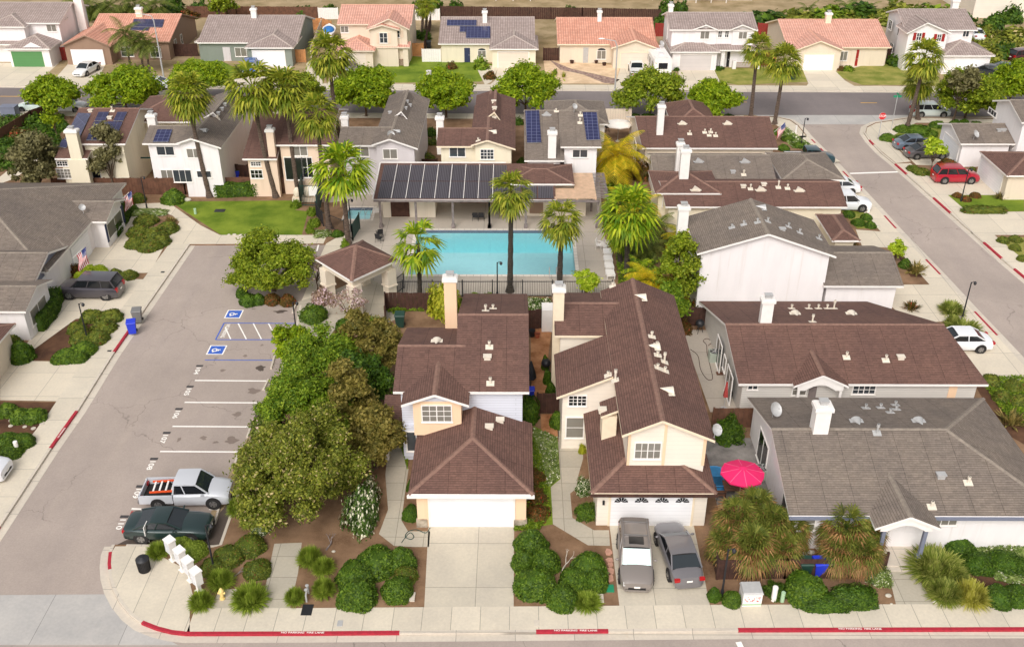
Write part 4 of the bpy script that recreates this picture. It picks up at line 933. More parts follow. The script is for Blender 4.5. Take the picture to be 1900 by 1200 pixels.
# --- brown row house behind it
h = House('beige-walled brown-roofed single-storey house behind the large white gable, with side porch roof', 'w_yellow', **BR)
b = h.gx('', 1235, 1572, 383, 336, 2.7, xlr=1224)
h.hip(12.7, 18.8, 85.2, 90.8, 3.35, .34); h.hip(26.8, 29.2, 77.0, 82.5, 2.5, .4)
h.win('W', b, 'g', (1195, 290), (1205, 215), 'pane', 1, 1)
h.chim('c', 1297, 1352, 965, 6.7, 'white', .7); h.chim('c', 1322, 1398, 1010, 6.9, 'white', .8)
h.dome('g', 1420, 190, .42); h.boxvent('g', 1742, 172); h.pipe('g', 1790, 185, .5); h.boxvent('h', 62, 158); h.pipe('h', 160, 175, .7); h.pipe('h', 222, 182, .45); h.dome('h', 300, 195, .42); h.dome('h', 40, 190, .42)
# --- grey row house
h = House('single-storey grey-roofed house between two brown-roofed houses beside the right street', 'w_grey', **GY)
b = h.gx('', 1213, 1440, 333, 287, 2.7); h.hip(25.5, 31.6, b['y0']-.45, b['y0']+7, 2.75, .3)
h.winw('W', b['x0'], 92, 93.5, .2, 2.1, 'pane_black', 2, 1)
h.dome('c', 1440, 1090, .42, M['steel']); h.dome('c', 1752, 1092, .42, M['steel']); h.boxvent('c', 1672, 1165, M['steel']); h.pipe('c', 1745, 1180, .5)
h = House('brown-roofed single-storey house at the corner of the far road with two half-round roof vents', 'w_beige', **BR)
b = h.gx('c', 1060, 1975, 997, 784, 2.7, xlr=1010)
h.hip(17.0, 22.0, 105.0, 113.0, 2.9, .5)
h.winw('W', b['x0'], 101.5, 103.5, .2, 2.1, 'pane_black', 2, 1); h.winw('S', b['y0'], 28, 29.6, 1.2, 2.1, 'pane_black')
h.chim('c', 1168, 1222, 712, 6.6, 'white', .8); h.dome('c', 1330, 835, .42); h.dome('c', 1635, 835, .42)
for x, y in ((1380, 905), (1482, 895), (1522, 893), (1512, 915), (1555, 918)): h.pipe('c', x, y, .4)
# --- middle row, backs to the pool
def midwall_windows(h, k, b, L):
 for w_ in L: h.win('S', b, k, w_[0], w_[1], *(w_[2:] if len(w_) > 2 else ()))
h = House('cream house with large brown roof full of dark solar panels and a tall cream chimney', 'w_yellow', **BR)
b = h.gx('a', 520, 840, 975, 735, 5.3); b2 = h.gx('a', 362, 585, 1075, 735, 4.1); h.hip(-40.5, -33.0, 99.5, 108, 5.2, .36)
h.chim('a', 422, 515, 878, 8.0, 'w_yellow', .8, bulge=4.0, yat=b2['y0']-.5)
midwall_windows(h, 'a', b2, [((390, 1118), (452, 1090), 'pane_black', 4, 2), ((395, 1200), (475, 1142), 'pane_blind', 4, 3)])
h.win('S', b, 'a', (632, 1200), (668, 1130), 'pane_black', 1, 1)
h.solar('a', [(528, 768), (616, 772), (530, 950), (435, 948)], 'solar_black'); h.solar('a', [(424, 945), (470, 948), (450, 1003), (395, 998)], 'solar_black')
h.solar('a', [(668, 762), (738, 762), (712, 822), (640, 822)], 'solar_black'); h.solar('a', [(635, 828), (790, 826), (742, 952), (583, 952)], 'solar_black'); h.solar('a', [(795, 762), (860, 762), (832, 822), (765, 822)], 'solar_black'); h.solar('a', [(792, 828), (830, 828), (775, 952), (745, 952)], 'solar_black')
h.boxvent('a', 742, 800); h.boxvent('a', 612, 752); h.pipe('a', 758, 750, .5)
h = House('white two-storey house with grey roof, small front gable and dark panels on its left slope', 'w_white', **GY)
b = h.gy('a', (1175, 972), (1285, 935), (1490, 998), 5.3, 612); b2 = h.gx('a', 955, 1300, 972, 852, 5.3)
h.gyw(b['x0']-1.8, (b['x0']+b['x1'])/2, b['x1']-1, b['y0']+6, b['y1']-1.5, 4.6, 6.72, 5.6)
h.chim('a', 975, 1042, 775, 8.3, 'white', .8, yat=b2['y0']+3.6, base=3)
midwall_windows(h, 'a', b2, [((1065, 1045), (1168, 990), 'pane'), ((1095, 1200), (1160, 1148), 'pane_blind')]); midwall_windows(h, 'a', b, [((1268, 1062), (1343, 1005), 'pane_blind')])
h.win('S', b, 'a', (1180, 1225), (1285, 1148), 'pane', 3, 1); h.win('S', b, 'a', (1335, 1195), (1420, 1155), 'pane', 2, 1)
h.solar('a', [(1065, 880), (1165, 880), (1138, 965), (1032, 965)], 'solar'); h.solar('a', [(1150, 820), (1300, 800), (1270, 845), (1150, 848)], 'solar_black'); h.solar('a', [(1415, 655), (1500, 622), (1500, 660), (1415, 705)], 'solar_black')
h.dome('a', 1380, 885, .35, M['steel'])
for x, y in ((1470, 770), (1495, 740), (1515, 710)): h.boxvent('a', x, y, M['steel'], .2)
h.pipe('a', 1470, 795, .3)
h = House('blush-walled brown-roofed two-storey house behind the tall palm trunks', 'w_pink', **BR)
b = h.gx('b', 215, 600, 980, 735, 5.3); b2 = h.gx('b', -5, 230, 1075, 735, 4.1)
h.chim('b', 146, 206, 872, 7.9, 'w_pink', .8, yat=b2['y0']-.2)
midwall_windows(h, 'b', b2, [((60, 1118), (120, 1094), 'pane_black', 4, 2), ((62, 1200), (130, 1148), 'pane_black', 3, 2)]); midwall_windows(h, 'b', b, [((345, 1048), (432, 990), 'pane_blind'), ((298, 1210), (395, 1064), 'pane_black'), ((414, 1195), (465, 1064), 'pane_black', 2, 2)])
h.dome('b', 235, 760, .35)
h = House('pale grey two-storey house with grey roof, front gable and satellite dish', 'w_grey', **GY)
b = h.gy('b', (870, 978), (990, 938), (1182, 1003), 5.3, 612); b2 = h.gx('b', 640, 1010, 983, 860, 5.3)
h.gyw(b['x0']-.6, (b['x0']+b['x1'])/2, b['x1']-1, b['y0']+6.5, b['y1']-1, 4.9, 6.7, 5.6)
h.chim('b', 655, 710, 785, 8.2, 'white', .8, yat=b2['y0']+3.4, base=3); midwall_windows(h, 'b', b2, [((747, 1052), (848, 992), 'pane_blind')]); midwall_windows(h, 'b', b, [((953, 1068), (1040, 1008), 'pane_blind')])
h.dish('b', 1000, 950, .4); h.dome('b', 1045, 890, .26, M['steel']); h.dome('b', 1080, 770, .24, M['steel'])
for x, y in ((1110, 690), (1100, 735), (1130, 715), (995, 765), (930, 715), (905, 755)): h.boxvent('b', x, y, M['steel'], .15)
h = House('pale yellow two-storey house with brown roof and front gable behind the pool building', 'w_yellow', trim='cream', **BR)
b = h.gy('b', (1540, 980), (1650, 945), (1841, 1005), 5.3, 612); b2 = h.gx('b', 1308, 1680, 988, 865, 5.3)
h.gyw(b['x0']-.6, (b['x0']+b['x1'])/2, b['x1']-1, b['y0']+6.5, b['y1']-1, 4.9, 6.7, 5.6)
h.chim('b', 1298, 1358, 790, 8.2, 'white', .8, yat=b2['y0']+3.4, base=3); midwall_windows(h, 'b', b2, [((1400, 1055), (1500, 997), 'pane')]); midwall_windows(h, 'b', b, [((1608, 1072), (1692, 1010), 'pane', 4, 3)])
h.dome('b', 1695, 895, .35); h.pipe('b', 1590, 950, .3); h.pipe('b', 1528, 745, .5)
for x, y in ((1695, 690), (1700, 735), (1695, 770), (1700, 795)): h.boxvent('b', x, y, None, .2)
mb = MB(); yw = b['y0']; mb.box(-10.3, -.6, yw-.06, yw+.02, 2.75, 2.9); h.part('belly_band', mb, 'w_tan')
h.winw('S', yw+.01, -8.6, -7, 1.2, 2.2, 'pane'); h.winw('S', yw+.01, -6, -4.6, 1.2, 2.2, 'pane')
h = House('white two-storey house with grey roof, two long blue solar panels and wide white chimney', 'w_white', **GY)
b = h.gx('c', 510, 785, 990, 745, 5.3); b2 = h.gx('c', 265, 535, 1083, 745, 4.1); h.hip(3.0, 9.5, 99.0, 106.5, 5.2, .36)
h.chim('c', 422, 488, 890, 8.0, 'white', .8, yat=b2['y0']-.2)
midwall_windows(h, 'c', b2, [((313, 1127), (375, 1104), 'pane_black', 4, 2), ((313, 1190), (375, 1152), 'pane_black', 4, 2)]); midwall_windows(h, 'c', b, [((592, 1060), (690, 1012), 'pane')])
h.solar('c', [(270, 754), (364, 752), (380, 968), (283, 970)]); h.solar('c', [(658, 764), (752, 764), (775, 948), (684, 952)])
h.dome('c', 415, 775, .4, M['steel']); h.pipe('c', 640, 830, .5); h.pipe('c', 643, 780, .4); h.dish('c', 600, 758, .3); h.pipe('c', 480, 752, .3)
# --- right side of the street
h = House('white single-storey garage house with grey roof and satellite dish, right of the stop sign', 'w_white', **GY)
b = h.gx('d', 1490, 1840, 918, 788, 2.7, xlr=1428)
h.gdoor(b, 'd', (1475, 985), (1382, 905), 'door_white', side='W'); h.dish('d', 1575, 895, .42); h.boxvent('d', 1740, 840, M['steel']); h.boxvent('d', 1770, 838, M['steel'])
h = House('white two-storey house with grey roof at the right edge beyond the stop sign', 'w_white', **GY)
a_ = G(1896, 227, 5.3); e_ = G(1823, 186, 5.3); print('J', a_, e_, G(1877, 166, 7)); b = h.gxw(a_[0], a_[0]+14, a_[1], (a_[1]+e_[1])/2, e_[1], 5.3, 5.3+.33*(e_[1]-a_[1])/2)
h.win('W', b, 'd', (1720, 755), (1680, 690), 'pane', 3, 1)
h = House('brown-roofed beige house with white garage door facing the parked red car', 'w_beige', **BR)
y0 = solve(q('d', 0, 1120)[1], lambda y: 2.7); y1 = solve(q('d', 0, 966)[1], lambda y: 2.7); xx = G(*q('d', 1785, 1120), 2.7)[0]
b = h.hip(xx, xx+12, y0, y1, 2.7); h.gdoor(b, '', (1855, 352), (1815, 318), 'door_white', side='W')
# --- left side of the side street
h = House('low grey-roofed house left of the side street with slate-blue gable over its garage', 'w_white', **GY)
h.at = (-42, 64.5, 0)
h.gxw(-60, -35.95, 80.13, 82.7, 85.25, 2.7, 3.55); h.hip(-66, -37.2, 70.5, 89, 2.72, .33); h.hip(-50, -37.24, 74.6, 84, 2.74, .3, walls=False)
g2 = h.gxw(-60, -37.3, 68.2, 71.6, 75.2, 2.75, 3.85, wall=M['slate_blue']); w2 = h.gxw(-62, -36.2, 64.1, 66.6, 69.2, 2.7, 3.5)
mb = MB(); h.panel(mb, 'E', g2['x1'], 69.0, 73.9, 0, 2.15, .04); h.part('garage_door', mb, 'door_white')
mb = MB(); h.panel(mb, 'E', -37.56, 75.8, 79.6, 0, 2.15, .04); h.part('garage_door', mb, 'door_white')
h.winw('E', -36.35, 80.9, 84.4, .7, 2.0, 'pane_blind', 2, 1, shut=None); h.winw('E', w2['x1'], 65.3, 68.0, .8, 2.0, 'pane_blind', 2, 1)
mb = MB(); h.panel(mb, 'E', -36.35, 84.5, 85.0, .5, 2.2, .05); h.panel(mb, 'E', -36.35, 80.5, 80.8, .5, 2.2, .05); h.part('shutter', mb, 'navy')
h.dish('e', 565, 350, .3)
h = House('brown-roofed cream house corner at the left edge beside the round clipped bush', 'w_beige', **BR)
b = h.hip(-52, -36.2, 52.6, 62.4, 2.7); mb = MB(); h.panel(mb, 'E', b['x1'], 53.5, 58.3, 0, 2.15, .04); h.part('garage_door', mb, 'door_white')
# --- far side of the far road
TO = dict(roof='ti_orange', cap='cap_orange', pitch=.3); TG = dict(roof='ti_grey', cap='cap_tgrey', pitch=.3); TP = dict(roof='ti_pink', cap='cap_orange', pitch=.3)
h = House('white two-storey far house with grey tile roof and green garage door', 'w_white', **TG)
b = h.gx('a', -300, 398, 160, 19, 5.2); h.hf('a', -120, 162, 186, 5.0, 4, .35); lw = h.gx('a', -300, 200, 305, 262, 2.7, walls=False, back=.5)
g_ = h.hf('a', 15, 330, 335, 2.6, 7, .34, wall=M['w_white']); h.gdoor(g_, 'a', 92, 300, 'door_green', p=425)
h.win('S', b, 'a', (322, 212), (374, 170), 'pane_blind'); h.win('S', b, 'a', (22, 245), (56, 200), 'pane', 2, 2, False, b['y0']-1.2, shut='green_sh')
mb = MB(); yy = g_['y0']; mb.face([(-0+G(25, 92, 2.7)[0]+1, yy-.42, 2.8), (G(88, 92, 2.7)[0]-1, yy-.42, 2.8), (G(56, 92, 2.7)[0], yy-.42, 3.5)]); h.part('roof_gablet', mb, 'w_white')
h.chim('a', 478, 545, -25, 7.6, 'white', .9); h.win('E', b, 'a', (435, 135), (458, 118), 'pane_black', 2, 1)
h = House('brown stucco far house with orange tile roof, dark solar panels and a white car outside', 'w_tan', trim='w_tan', **TO)
b = h.gx('a', 560, 1142, 285, 98, 2.7); g_ = h.gy('a', (405, 312), (568, 240), (748, 316), 2.7, 160, y1=b['y0']+7)
h.gdoor(g_, 'a', 495, 712, 'door_white', p=432); h.win('S', b, 'a', (825, 380), (892, 322), 'pane', 2, 2); h.win('S', b, 'a', (1022, 385), (1078, 318), 'pane', 2, 2)
h.winw('E', b['x1'], b['y0']+2.5, b['y0']+3.4, .8, 2.1, 'pane', 1, 2); h.winw('E', b['x1'], b['y0']+5.5, b['y0']+6.2, .8, 2.1, 'pane', 1, 2)
h.solar('a', [(637, 130), (845, 132), (840, 158), (632, 155)], 'solar_black'); h.solar('a', [(905, 134), (1110, 137), (1096, 190), (890, 186)], 'solar_black'); h.solar('a', [(885, 190), (1010, 190), (1000, 212), (878, 208)], 'solar_black')
h.chim('a', 900, 952, 52, 6.0, 'cream', .8)
h = House('sage green far house with grey tile roof and white garage door', 'w_sage', **TG)
b = h.gx('', 365, 552, 80, 29, 2.7); g_ = h.hf('b', 8, 342, 325, 2.7, 6.5); g2 = h.hf('a', 1308, 1508, 286, 2.65, 3.6)
h.gdoor(g_, 'b', 80, 290, 'door_white', p=442); h.win('S', g2, 'a', (1385, 385), (1452, 325), 'pane_blind', 2, 1, True); h.win('S', b, 'a', (1592, 380), (1658, 325), 'pane_blind', 2, 1); h.door('S', b, 'a', (1512, 400), (1550, 320), 'w_grey', name='security_door')
h.chim('a', 1682, 1725, 58, 6.0, 'white', .8)
h = House('cream two-storey far house with pink-orange tile roof and railed front porch', 'w_beige', trim='w_beige', **TP)
b = h.gx('b', 635, 1140, 166, 34, 5.2); u = h.gy('b', (835, 196), (985, 128), (1125, 200), 5.1, 80, y1=b['y0']+2.5)
h.gyw(u['x0']-.4, u['x0']+1.8, u['x0']+4.2, u['y0']-.9, u['y0']+1, 5.15, 5.8, 5.15); lo = h.gx('b', 850, 1130, 322, 286, 2.7, back=.3, walls=False)
g_ = h.hf('b', 625, 892, 345, 2.65, 6, .36); h.gdoor(g_, 'b', 700, 836, 'door_tan', p=440); u1 = h.blocks[2] if len(h.blocks) > 2 else u
h.win('S', b, 'b', (666, 220), (712, 180), 'pane_blind'); h.winw('S', u['y0']-.5, u['x0']+1.4, u['x0']+2.4, 3.3, 4.6, 'pane', 2, 2, shut='w_pink'); h.win('S', u, 'b', (1030, 252), (1058, 208), 'pane', 2, 2, shut='w_pink')
h.door('S', b, 'b', (895, 395), (950, 335), 'wood_dark', pl=b['y0']-.1); h.win('S', b, 'b', (1008, 362), (1068, 335), 'pane')
y_ = solve(q('b', 0, 322)[1], lambda y: 2.7)+.3
for px in (960, 1102):
 mb = MB(); x_ = onY(*q('b', px, 400), y_)[0]; mb.box(x_-.35, x_+.35, y_-.05, y_+.55, 0, 2.6); h.part('porch_post', mb, 'w_beige')
mb = MB(); xa, xb = onY(*q('b', 978, 400), y_)[0], onY(*q('b', 1088, 400), y_)[0]; mb.box(xa, xb, y_+.1, y_+.16, .85, .95); mb.box(xa, xb, y_+.1, y_+.16, .1, .18)
for i in range(24): t = xa+(xb-xa)*i/23; mb.box(t-.02, t+.02, y_+.11, y_+.15, .1, .9)
h.part('porch_railing', mb, 'w_tan')
h = House('pale yellow far house with grey tile roof, two blue solar arrays and navy front door', 'w_yellow', **TG)
b = h.gx('b', 1320, 1975, 297, 115, 2.7); g_ = h.hf('c', 28, 362, 332, 2.7, 7.2); g2 = h.hf('b', 1318, 1504, 296, 2.65, 3.4)
h.gdoor(g_, 'c', 90, 292, 'door_tan', p=452); h.win('S', g2, 'b', (1385, 388), (1440, 345), 'pane_blind', 1, 1, True); h.win('S', b, 'b', (1590, 385), (1640, 345), 'pane_blind', 2, 1, True); h.door('S', b, 'b', (1497, 405), (1534, 325), 'navy')
h.solar('b', [(1380, 140), (1580, 141), (1578, 180), (1378, 179)]); h.solar('b', [(1466, 183), (1506, 184), (1506, 222), (1464, 221)]); h.solar('b', [(1508, 184), (1672, 184), (1672, 264), (1508, 263)])
h.chim('b', 1615, 1652, 76, 6.0, 'white', .8)
h = House('beige far house with orange tile roof, red window shutters and a gravel yard', 'w_beige', trim='cream', **TO)
b = h.gx('c', 488, 1160, 300, 119, 2.7, back=7.3); g_ = h.gy('c', (850, 326), (1018, 272), (1186, 335), 2.7, 200, y1=b['y0']+6.5); g2 = h.hf('c', 500, 682, 297, 2.65, 3.6)
h.gdoor(g_, 'c', 912, 1108, 'door_tan', p=452); h.win('S', g2, 'c', (556, 400), (614, 332), 'pane_blind', 3, 3, False, None, None, 'red_door'); h.win('S', b, 'c', (756, 398), (814, 345), 'pane_blind', 2, 1, True); h.door('S', b, 'c', (660, 415), (698, 322), 'steel', name='security_door')
h.chim('c', 758, 792, 74, 6.0, 'white', .8); h.dish('c', 1185, 325, .4)
h = House('white two-storey far house with grey tile roof, twin upstairs gables and tan garage door', 'w_white', **TG)
b = h.gx('c', 1245, 1842, 200, 82, 5.2); u = h.gy('c', (1403, 200), (1493, 168), (1582, 206), 5.1, 100, y1=b['y0']+2); u2 = h.gy('c', (1658, 200), (1740, 168), (1842, 208), 5.1, 100, y1=b['y0']+2)
lo = h.gx('c', 1470, 1852, 338, 280, 2.7, back=.2, walls=False); g_ = h.hf('c', 1250, 1590, 350, 2.65, 6.5, .33)
h.gdoor(g_, 'c', 1312, 1522, 'door_grey', p=452); h.win('S', u, 'c', (1452, 262), (1513, 215), 'pane_blind'); h.win('S', b, 'c', (1572, 252), (1598, 212), 'pane', 2, 2); h.win('S', b, 'c', (1618, 252), (1644, 212), 'pane', 2, 2); h.win('S', u2, 'c', (1710, 262), (1768, 218), 'pane_blind')
h.door('S', b, 'c', (1626, 440), (1655, 350), 'dark'); h.win('S', b, 'c', (1690, 415), (1790, 352), 'pane', 3, 1)
y_ = solve(q('c', 0, 338)[1], lambda y: 2.7)+.3
for px in (1600, 1684, 1842):
 mb = MB(); x_ = onY(*q('c', px, 430), y_)[0]; mb.box(x_-.25, x_+.25, y_, y_+.5, 0, 2.6 if px != 1684 else 1.1); h.part('porch_post', mb, 'w_white')
mb = MB(); xa, xb = onY(*q('c', 1702, 400), y_)[0], onY(*q('c', 1830, 400), y_)[0]; mb.box(xa, xb, y_+.1, y_+.16, .8, .9)
for i in range(24): t = xa+(xb-xa)*i/23; mb.box(t-.02, t+.02, y_+.11, y_+.15, .1, .85)
h.part('porch_railing', mb, 'w_tan'); h.chim('c', 1240, 1276, 32, 7.6, 'white', .9)
h = House('beige far house with pink tile roof and a narrow red front door', 'w_beige', trim='cream', **TP)
b = h.gx('d', 380, 1045, 302, 123, 2.7, back=7); g_ = h.gy('d', (440, 322), (600, 264), (755, 327), 2.7, 200, y1=b['y0']+6.5); g2 = h.hf('d', 868, 1050, 300, 2.65, 3.4)
h.gdoor(g_, 'd', 480, 670, 'door_white', p=440); h.win('S', b, 'd', (714, 388), (770, 332), 'pane_blind'); h.win('S', g2, 'd', (915, 392), (970, 330), 'pane_blind'); h.door('S', b, 'd', (815, 405), (846, 320), 'red_door')
h.chim('d', 634, 678, 84, 6.0, 'cream', .8)
h.winw('W', b['x0'], b['y0']+3, b['y0']+3.8, .8, 2.0, 'pane', 1, 1)
h = House('white two-storey far house with grey tile roof and dark red shutters beside the open lot', 'w_white', **TG)
b = h.gx('d', 1135, 1600, 190, 56, 5.2, xlr=1085); u = h.gy('d', (1150, 214), (1285, 146), (1440, 214), 5.1, 100, y1=b['y0']+2.5); lo = h.gx('d', 1135, 1500, 300, 268, 2.7, back=.2, walls=False)
g_ = h.hf('d', 1378, 1712, 354, 2.65, 6.5, .33); h.gdoor(g_, 'd', 1448, 1640, 'door_white', p=440)
h.win('S', u, 'd', (1208, 258), (1244, 214), 'pane', 2, 2, False, None, None, 'red_door'); h.win('S', u, 'd', (1340, 264), (1372, 222), 'pane', 2, 2, False, None, None, 'red_door'); h.win('S', b, 'd', (1505, 236), (1550, 196), 'pane')
for y_, z_ in ((2, 3.6), (6, 3.6), (4, .9)): h.winw('W', b['x0'], b['y0']+y_, b['y0']+y_+1.2, z_, z_+1.2, 'pane', 2, 1)
h.chim('d', 1448, 1498, 0, 7.4, 'white', .9); h.dish('d', 1705, 335, .4)
# --- houses seen only in part along the top edge
def backhouse(label, wall, x0, x1, y0, dep, ze, roof, wins, cover=None, trim='white'):
 h = House(label, wall, trim=trim, **roof); b = h.gxw(x0, x1, y0, y0+dep/2, y0+dep, ze, ze+.3*dep/2)
 for w_ in wins: h.winw('S', b['y0'], *w_)
 if cover:
  cx0, cx1, d, z, m = cover; h.shed(cx0, cx1, b['y0']-d, b['y0']+.02, z, z+.25, walls=False, roofm=M[m])
  for t in (cx0+.2, (cx0+cx1)/2, cx1-.2):
   mb = MB(); mb.box(t-.06, t+.06, b['y0']-d+.15, b['y0']-d+.27, 0, z-.15); h.part('patio_post', mb, 'white')
 return h
gX = lambda px, y: onY(px, 20, y)[0]
backhouse('pale blue house at the top edge with an orange-tan patio cover over its back door', 's_blue', gX(425, 186), gX(560, 186), 184, 10, 2.8, TG, [(gX(500, 184), gX(520, 184), .6, 2.1, 'pane'), (gX(450, 184), gX(480, 184), .2, 2.1, 'pane_black')], (gX(400, 180), gX(508, 180), 4, 2.5, 'pergola'))
backhouse('cream house at the top edge behind the white vinyl fence', 'w_beige', gX(640, 184), gX(745, 184), 183, 10, 2.8, TO, [(gX(660, 183), gX(684, 183), .9, 2.0, 'pane', 3, 1), (gX(695, 183), gX(716, 183), .9, 2.0, 'pane'), (gX(722, 183), gX(733, 183), .9, 2.0, 'pane')])
backhouse('pale two-storey house at the top edge with a white patio awning', 'w_grey', gX(872, 182), gX(1030, 182), 181, 10, 5.3, TG, [(gX(882, 181), gX(893, 181), .9, 2.2, 'pane'), (gX(908, 181), gX(918, 181), 1.2, 2.2, 'pane'), (gX(928, 181), gX(946, 181), .2, 2.2, 'pane_black'), (gX(1000, 181), gX(1012, 181), .2, 2.1, 'pane')], (gX(918, 179), gX(986, 179), 2, 2.6, 'white'))
backhouse('low beige house at the top edge with a grey roof over its long dark patio', 'w_beige', gX(1085, 182), gX(1222, 182), 182, 10, 2.75, GY, [(gX(1100, 182), gX(1128, 182), .2, 2.1, 'pane_black', 3, 1), (gX(1136, 182), gX(1154, 182), .2, 2.1, 'pane_black'), (gX(1164, 182), gX(1174, 182), .9, 2.0, 'pane_black'), (gX(1182, 182), gX(1202, 182), .2, 2.0, 'pane_black')], (gX(1092, 180), gX(1212, 180), 2.2, 2.5, 'sh_grey'))
backhouse('white house at the top edge with a tan patio roof, above the twin-gabled far house', 'w_white', gX(1262, 181), gX(1396, 181), 180, 10, 5.3, TP, [(gX(1352, 180), gX(1362, 180), .9, 2.1, 'pane_black'), (gX(1373, 180), gX(1385, 180), .9, 2.1, 'pane'), (gX(1300, 180), gX(1330, 180), .2, 2.0, 'pane_black', 4, 1)], (gX(1288, 178), gX(1348, 178), 2.5, 2.5, 'ti_pink'))
backhouse('tan-sided building at the top right corner above the open lot', 's_cream', gX(1799, 168), gX(1990, 168), 167, 14, 6, GY, [])
backhouse('cream house at the top edge behind the drooping palms on the left', 'w_beige', gX(235, 186), gX(370, 186), 186, 10, 5.2, TG, [(gX(336, 186), gX(347, 186), 1.0, 2.2, 'pane'), (gX(270, 186), gX(290, 186), 1.0, 2.2, 'pane')])
backhouse('pale house at the top edge right of the low beige one, partly behind bushes', 'w_beige', gX(1040, 190), gX(1078, 190), 186, 8, 5.2, TG, [(gX(1063, 186), gX(1070, 186), 1.0, 2.2, 'pane', 2, 2)])
# --- pool buildings
h = House('long low pool building with open verandah and black pool-heating mats on its roof', 'w_cream', 'sh_brown', 'cap_brown', name='pool_building', cat='pool building')
h.at = (-3, 88, 0)
x0, x1, yf, yb = -13.05, 7.5, 84.6, 91.0
def roofplane(xa, xb, ya, yb_, mat, lift=0.0, zf=lambda y: 2.95+(y-84.6)*.16):
 return [(xa, ya, zf(ya)+lift), (xb, ya, zf(ya)+lift), (xb, yb_, zf(yb_)+lift), (xa, yb_, zf(yb_)+lift)]
JN[0] += 1
h._init(-3, 88)
h.add([roofplane(x0, 3.6, yf, yb, None)], [], None, walls=False, caps=False, roofm=M['sh_brown'])
n = 10; xs = [x0+.35+(1.75-.0)*i for i in range(n)]
for i in range(9 if True else 0):
 a = x0+.35+i*1.32; 
 for (ya, yb_) in ((84.75, 87.6), (87.75, 90.6)):
  if i > 8: continue
  mb = MB(); P = roofplane(a, a+1.22, ya, yb_, None, .06); mb.face(P); Lw = [(p[0], p[1], p[2]-.05) for p in P]
  for k in range(4): mb.face([Lw[k], Lw[(k+1) % 4], P[(k+1) % 4], P[k]])
  h.part('pool_heater_mat', mb, 'poolsolar')
for i in range(3):
 mb = MB(); a = -1.0+i*1.5; P = roofplane(a, a+1.4, 84.75, 86.9, None, .06); mb.face(P); h.part('pool_heater_mat', mb, 'poolsolar')
mb = MB()
for i in range(1, 9): a = x0+.35+i*1.32-.05; mb.bar((a, 84.7, 3.05), (a, 90.7, 4.02), .05, .05)
mb.bar((x0-.05, 84.5, 3.05), (x0-.05, 91, 4.05), .1, .1); mb.bar((x0, 91, 4.07), (-1, 91, 4.07), .1, .1); h.part('heater_pipework', mb, 'white')
h.hip(-1.0, 5.4, 86.9, 92.0, 3.55, .2, walls=False)
mb = MB(); mb.box(x0, x1, yf-.06, yf+.02, 2.72, 2.92); h.part('eave_beam', mb, 'wood_grey')
for i, px in enumerate((932, 1172, 1420, 1665)):
 x_ = onY(*q('f', px, 380), 84.9)[0]; mb = MB(); mb.box(x_-.1, x_+.1, 84.8, 85.0, 0, 2.75); mb.box(x_-.17, x_+.17, 84.73, 85.07, 0, .35); h.part('verandah_post', mb, 'wood_grey')
for px in (30, 275, 760):
 x_ = onY(*q('g', px, 380), 84.9)[0]; mb = MB(); mb.box(x_-.1, x_+.1, 84.8, 85.0, 0, 2.75); mb.box(x_-.17, x_+.17, 84.73, 85.07, 0, .35); h.part('verandah_post', mb, 'wood_grey')
mb = MB(); mb.box(7.1, 7.3, 88.6, 88.8, 0, 2.7); h.part('verandah_post', mb, 'wood_grey')
mb = MB(); mb.box(onY(*q('f', 945, 300), 87.2)[0], onY(*q('f', 1300, 300), 87.2)[0], 87.2, 90.8, 0, 2.7); h.part('changing_room', mb, 'w_cream')
mb = MB(); mb.box(onY(*q('f', 1000, 300), 87.2)[0], onY(*q('f', 1125, 300), 87.2)[0], 87.12, 87.2, .1, 2.35); h.part('shutter_door', mb, 'wood_dark')
mb = MB(); mb.box(onY(*q('g', 232, 300), 87.6)[0], onY(*q('g', 680, 300), 87.6)[0], 87.6, 90.8, 0, 2.7); h.part('changing_room', mb, 'w_cream')
mb = MB(); mb.box(onY(*q('g', 300, 300), 87.6)[0], onY(*q('g', 392, 300), 87.6)[0], 87.52, 87.6, .3, 2.2); h.part('shutter_door', mb, 'w_tan')
mb = MB(); mb.box(-5.5, -.4, 90.6, 90.8, 0, 3.6); h.part('back_wall', mb, 'w_tan')
mb = MB()
for i in range(34): y_ = 84.7+i*.185; mb.box(3.5 if y_ < 87.1 else 5.4, 7.35, y_, y_+.15, 3.0, 3.05)
for x_ in (3.6, 5.5, 7.2): mb.box(x_, x_+.12, 84.6, 91.0, 2.84, 2.99)
h.part('pergola_slats', mb, 'pergola')
mb = MB()
for i in range(17): y_ = 84.9+i*.37; mb.box(7.35, 8.5, y_, y_+.14, 3.0, 3.05)
mb.box(8.3, 8.4, 84.8, 91, 2.85, 2.98); h.part('pergola_slats', mb, 'wood_grey')
ze = 3.55; cs = [G(*q('f', *p), ze) for p in ((490, 655), (735, 805), (1050, 660), (810, 530))]; cx = sum(c[0] for c in cs)/4; cy_ = sum(c[1] for c in cs)/4
h = House('square open entry pavilion with brown pyramid roof and cream pillars by the pool gate', 'w_cream', 'sh_brown', 'cap_brown', name='entry_pavilion', cat='pavilion')
h.at = (cx, cy_, 0); h._init(cx, cy_)
ap = (cx, cy_, ze+1.25); h.add([[cs[i], cs[(i+1) % 4], ap] for i in range(4)], [], None, walls=False)
mid = lambda c, t: (cx+(c[0]-cx)*t, cy_+(c[1]-cy_)*t)
rg = [mid(c, .84) for c in cs]; ri = [mid(c, .70) for c in cs]
mb = MB()
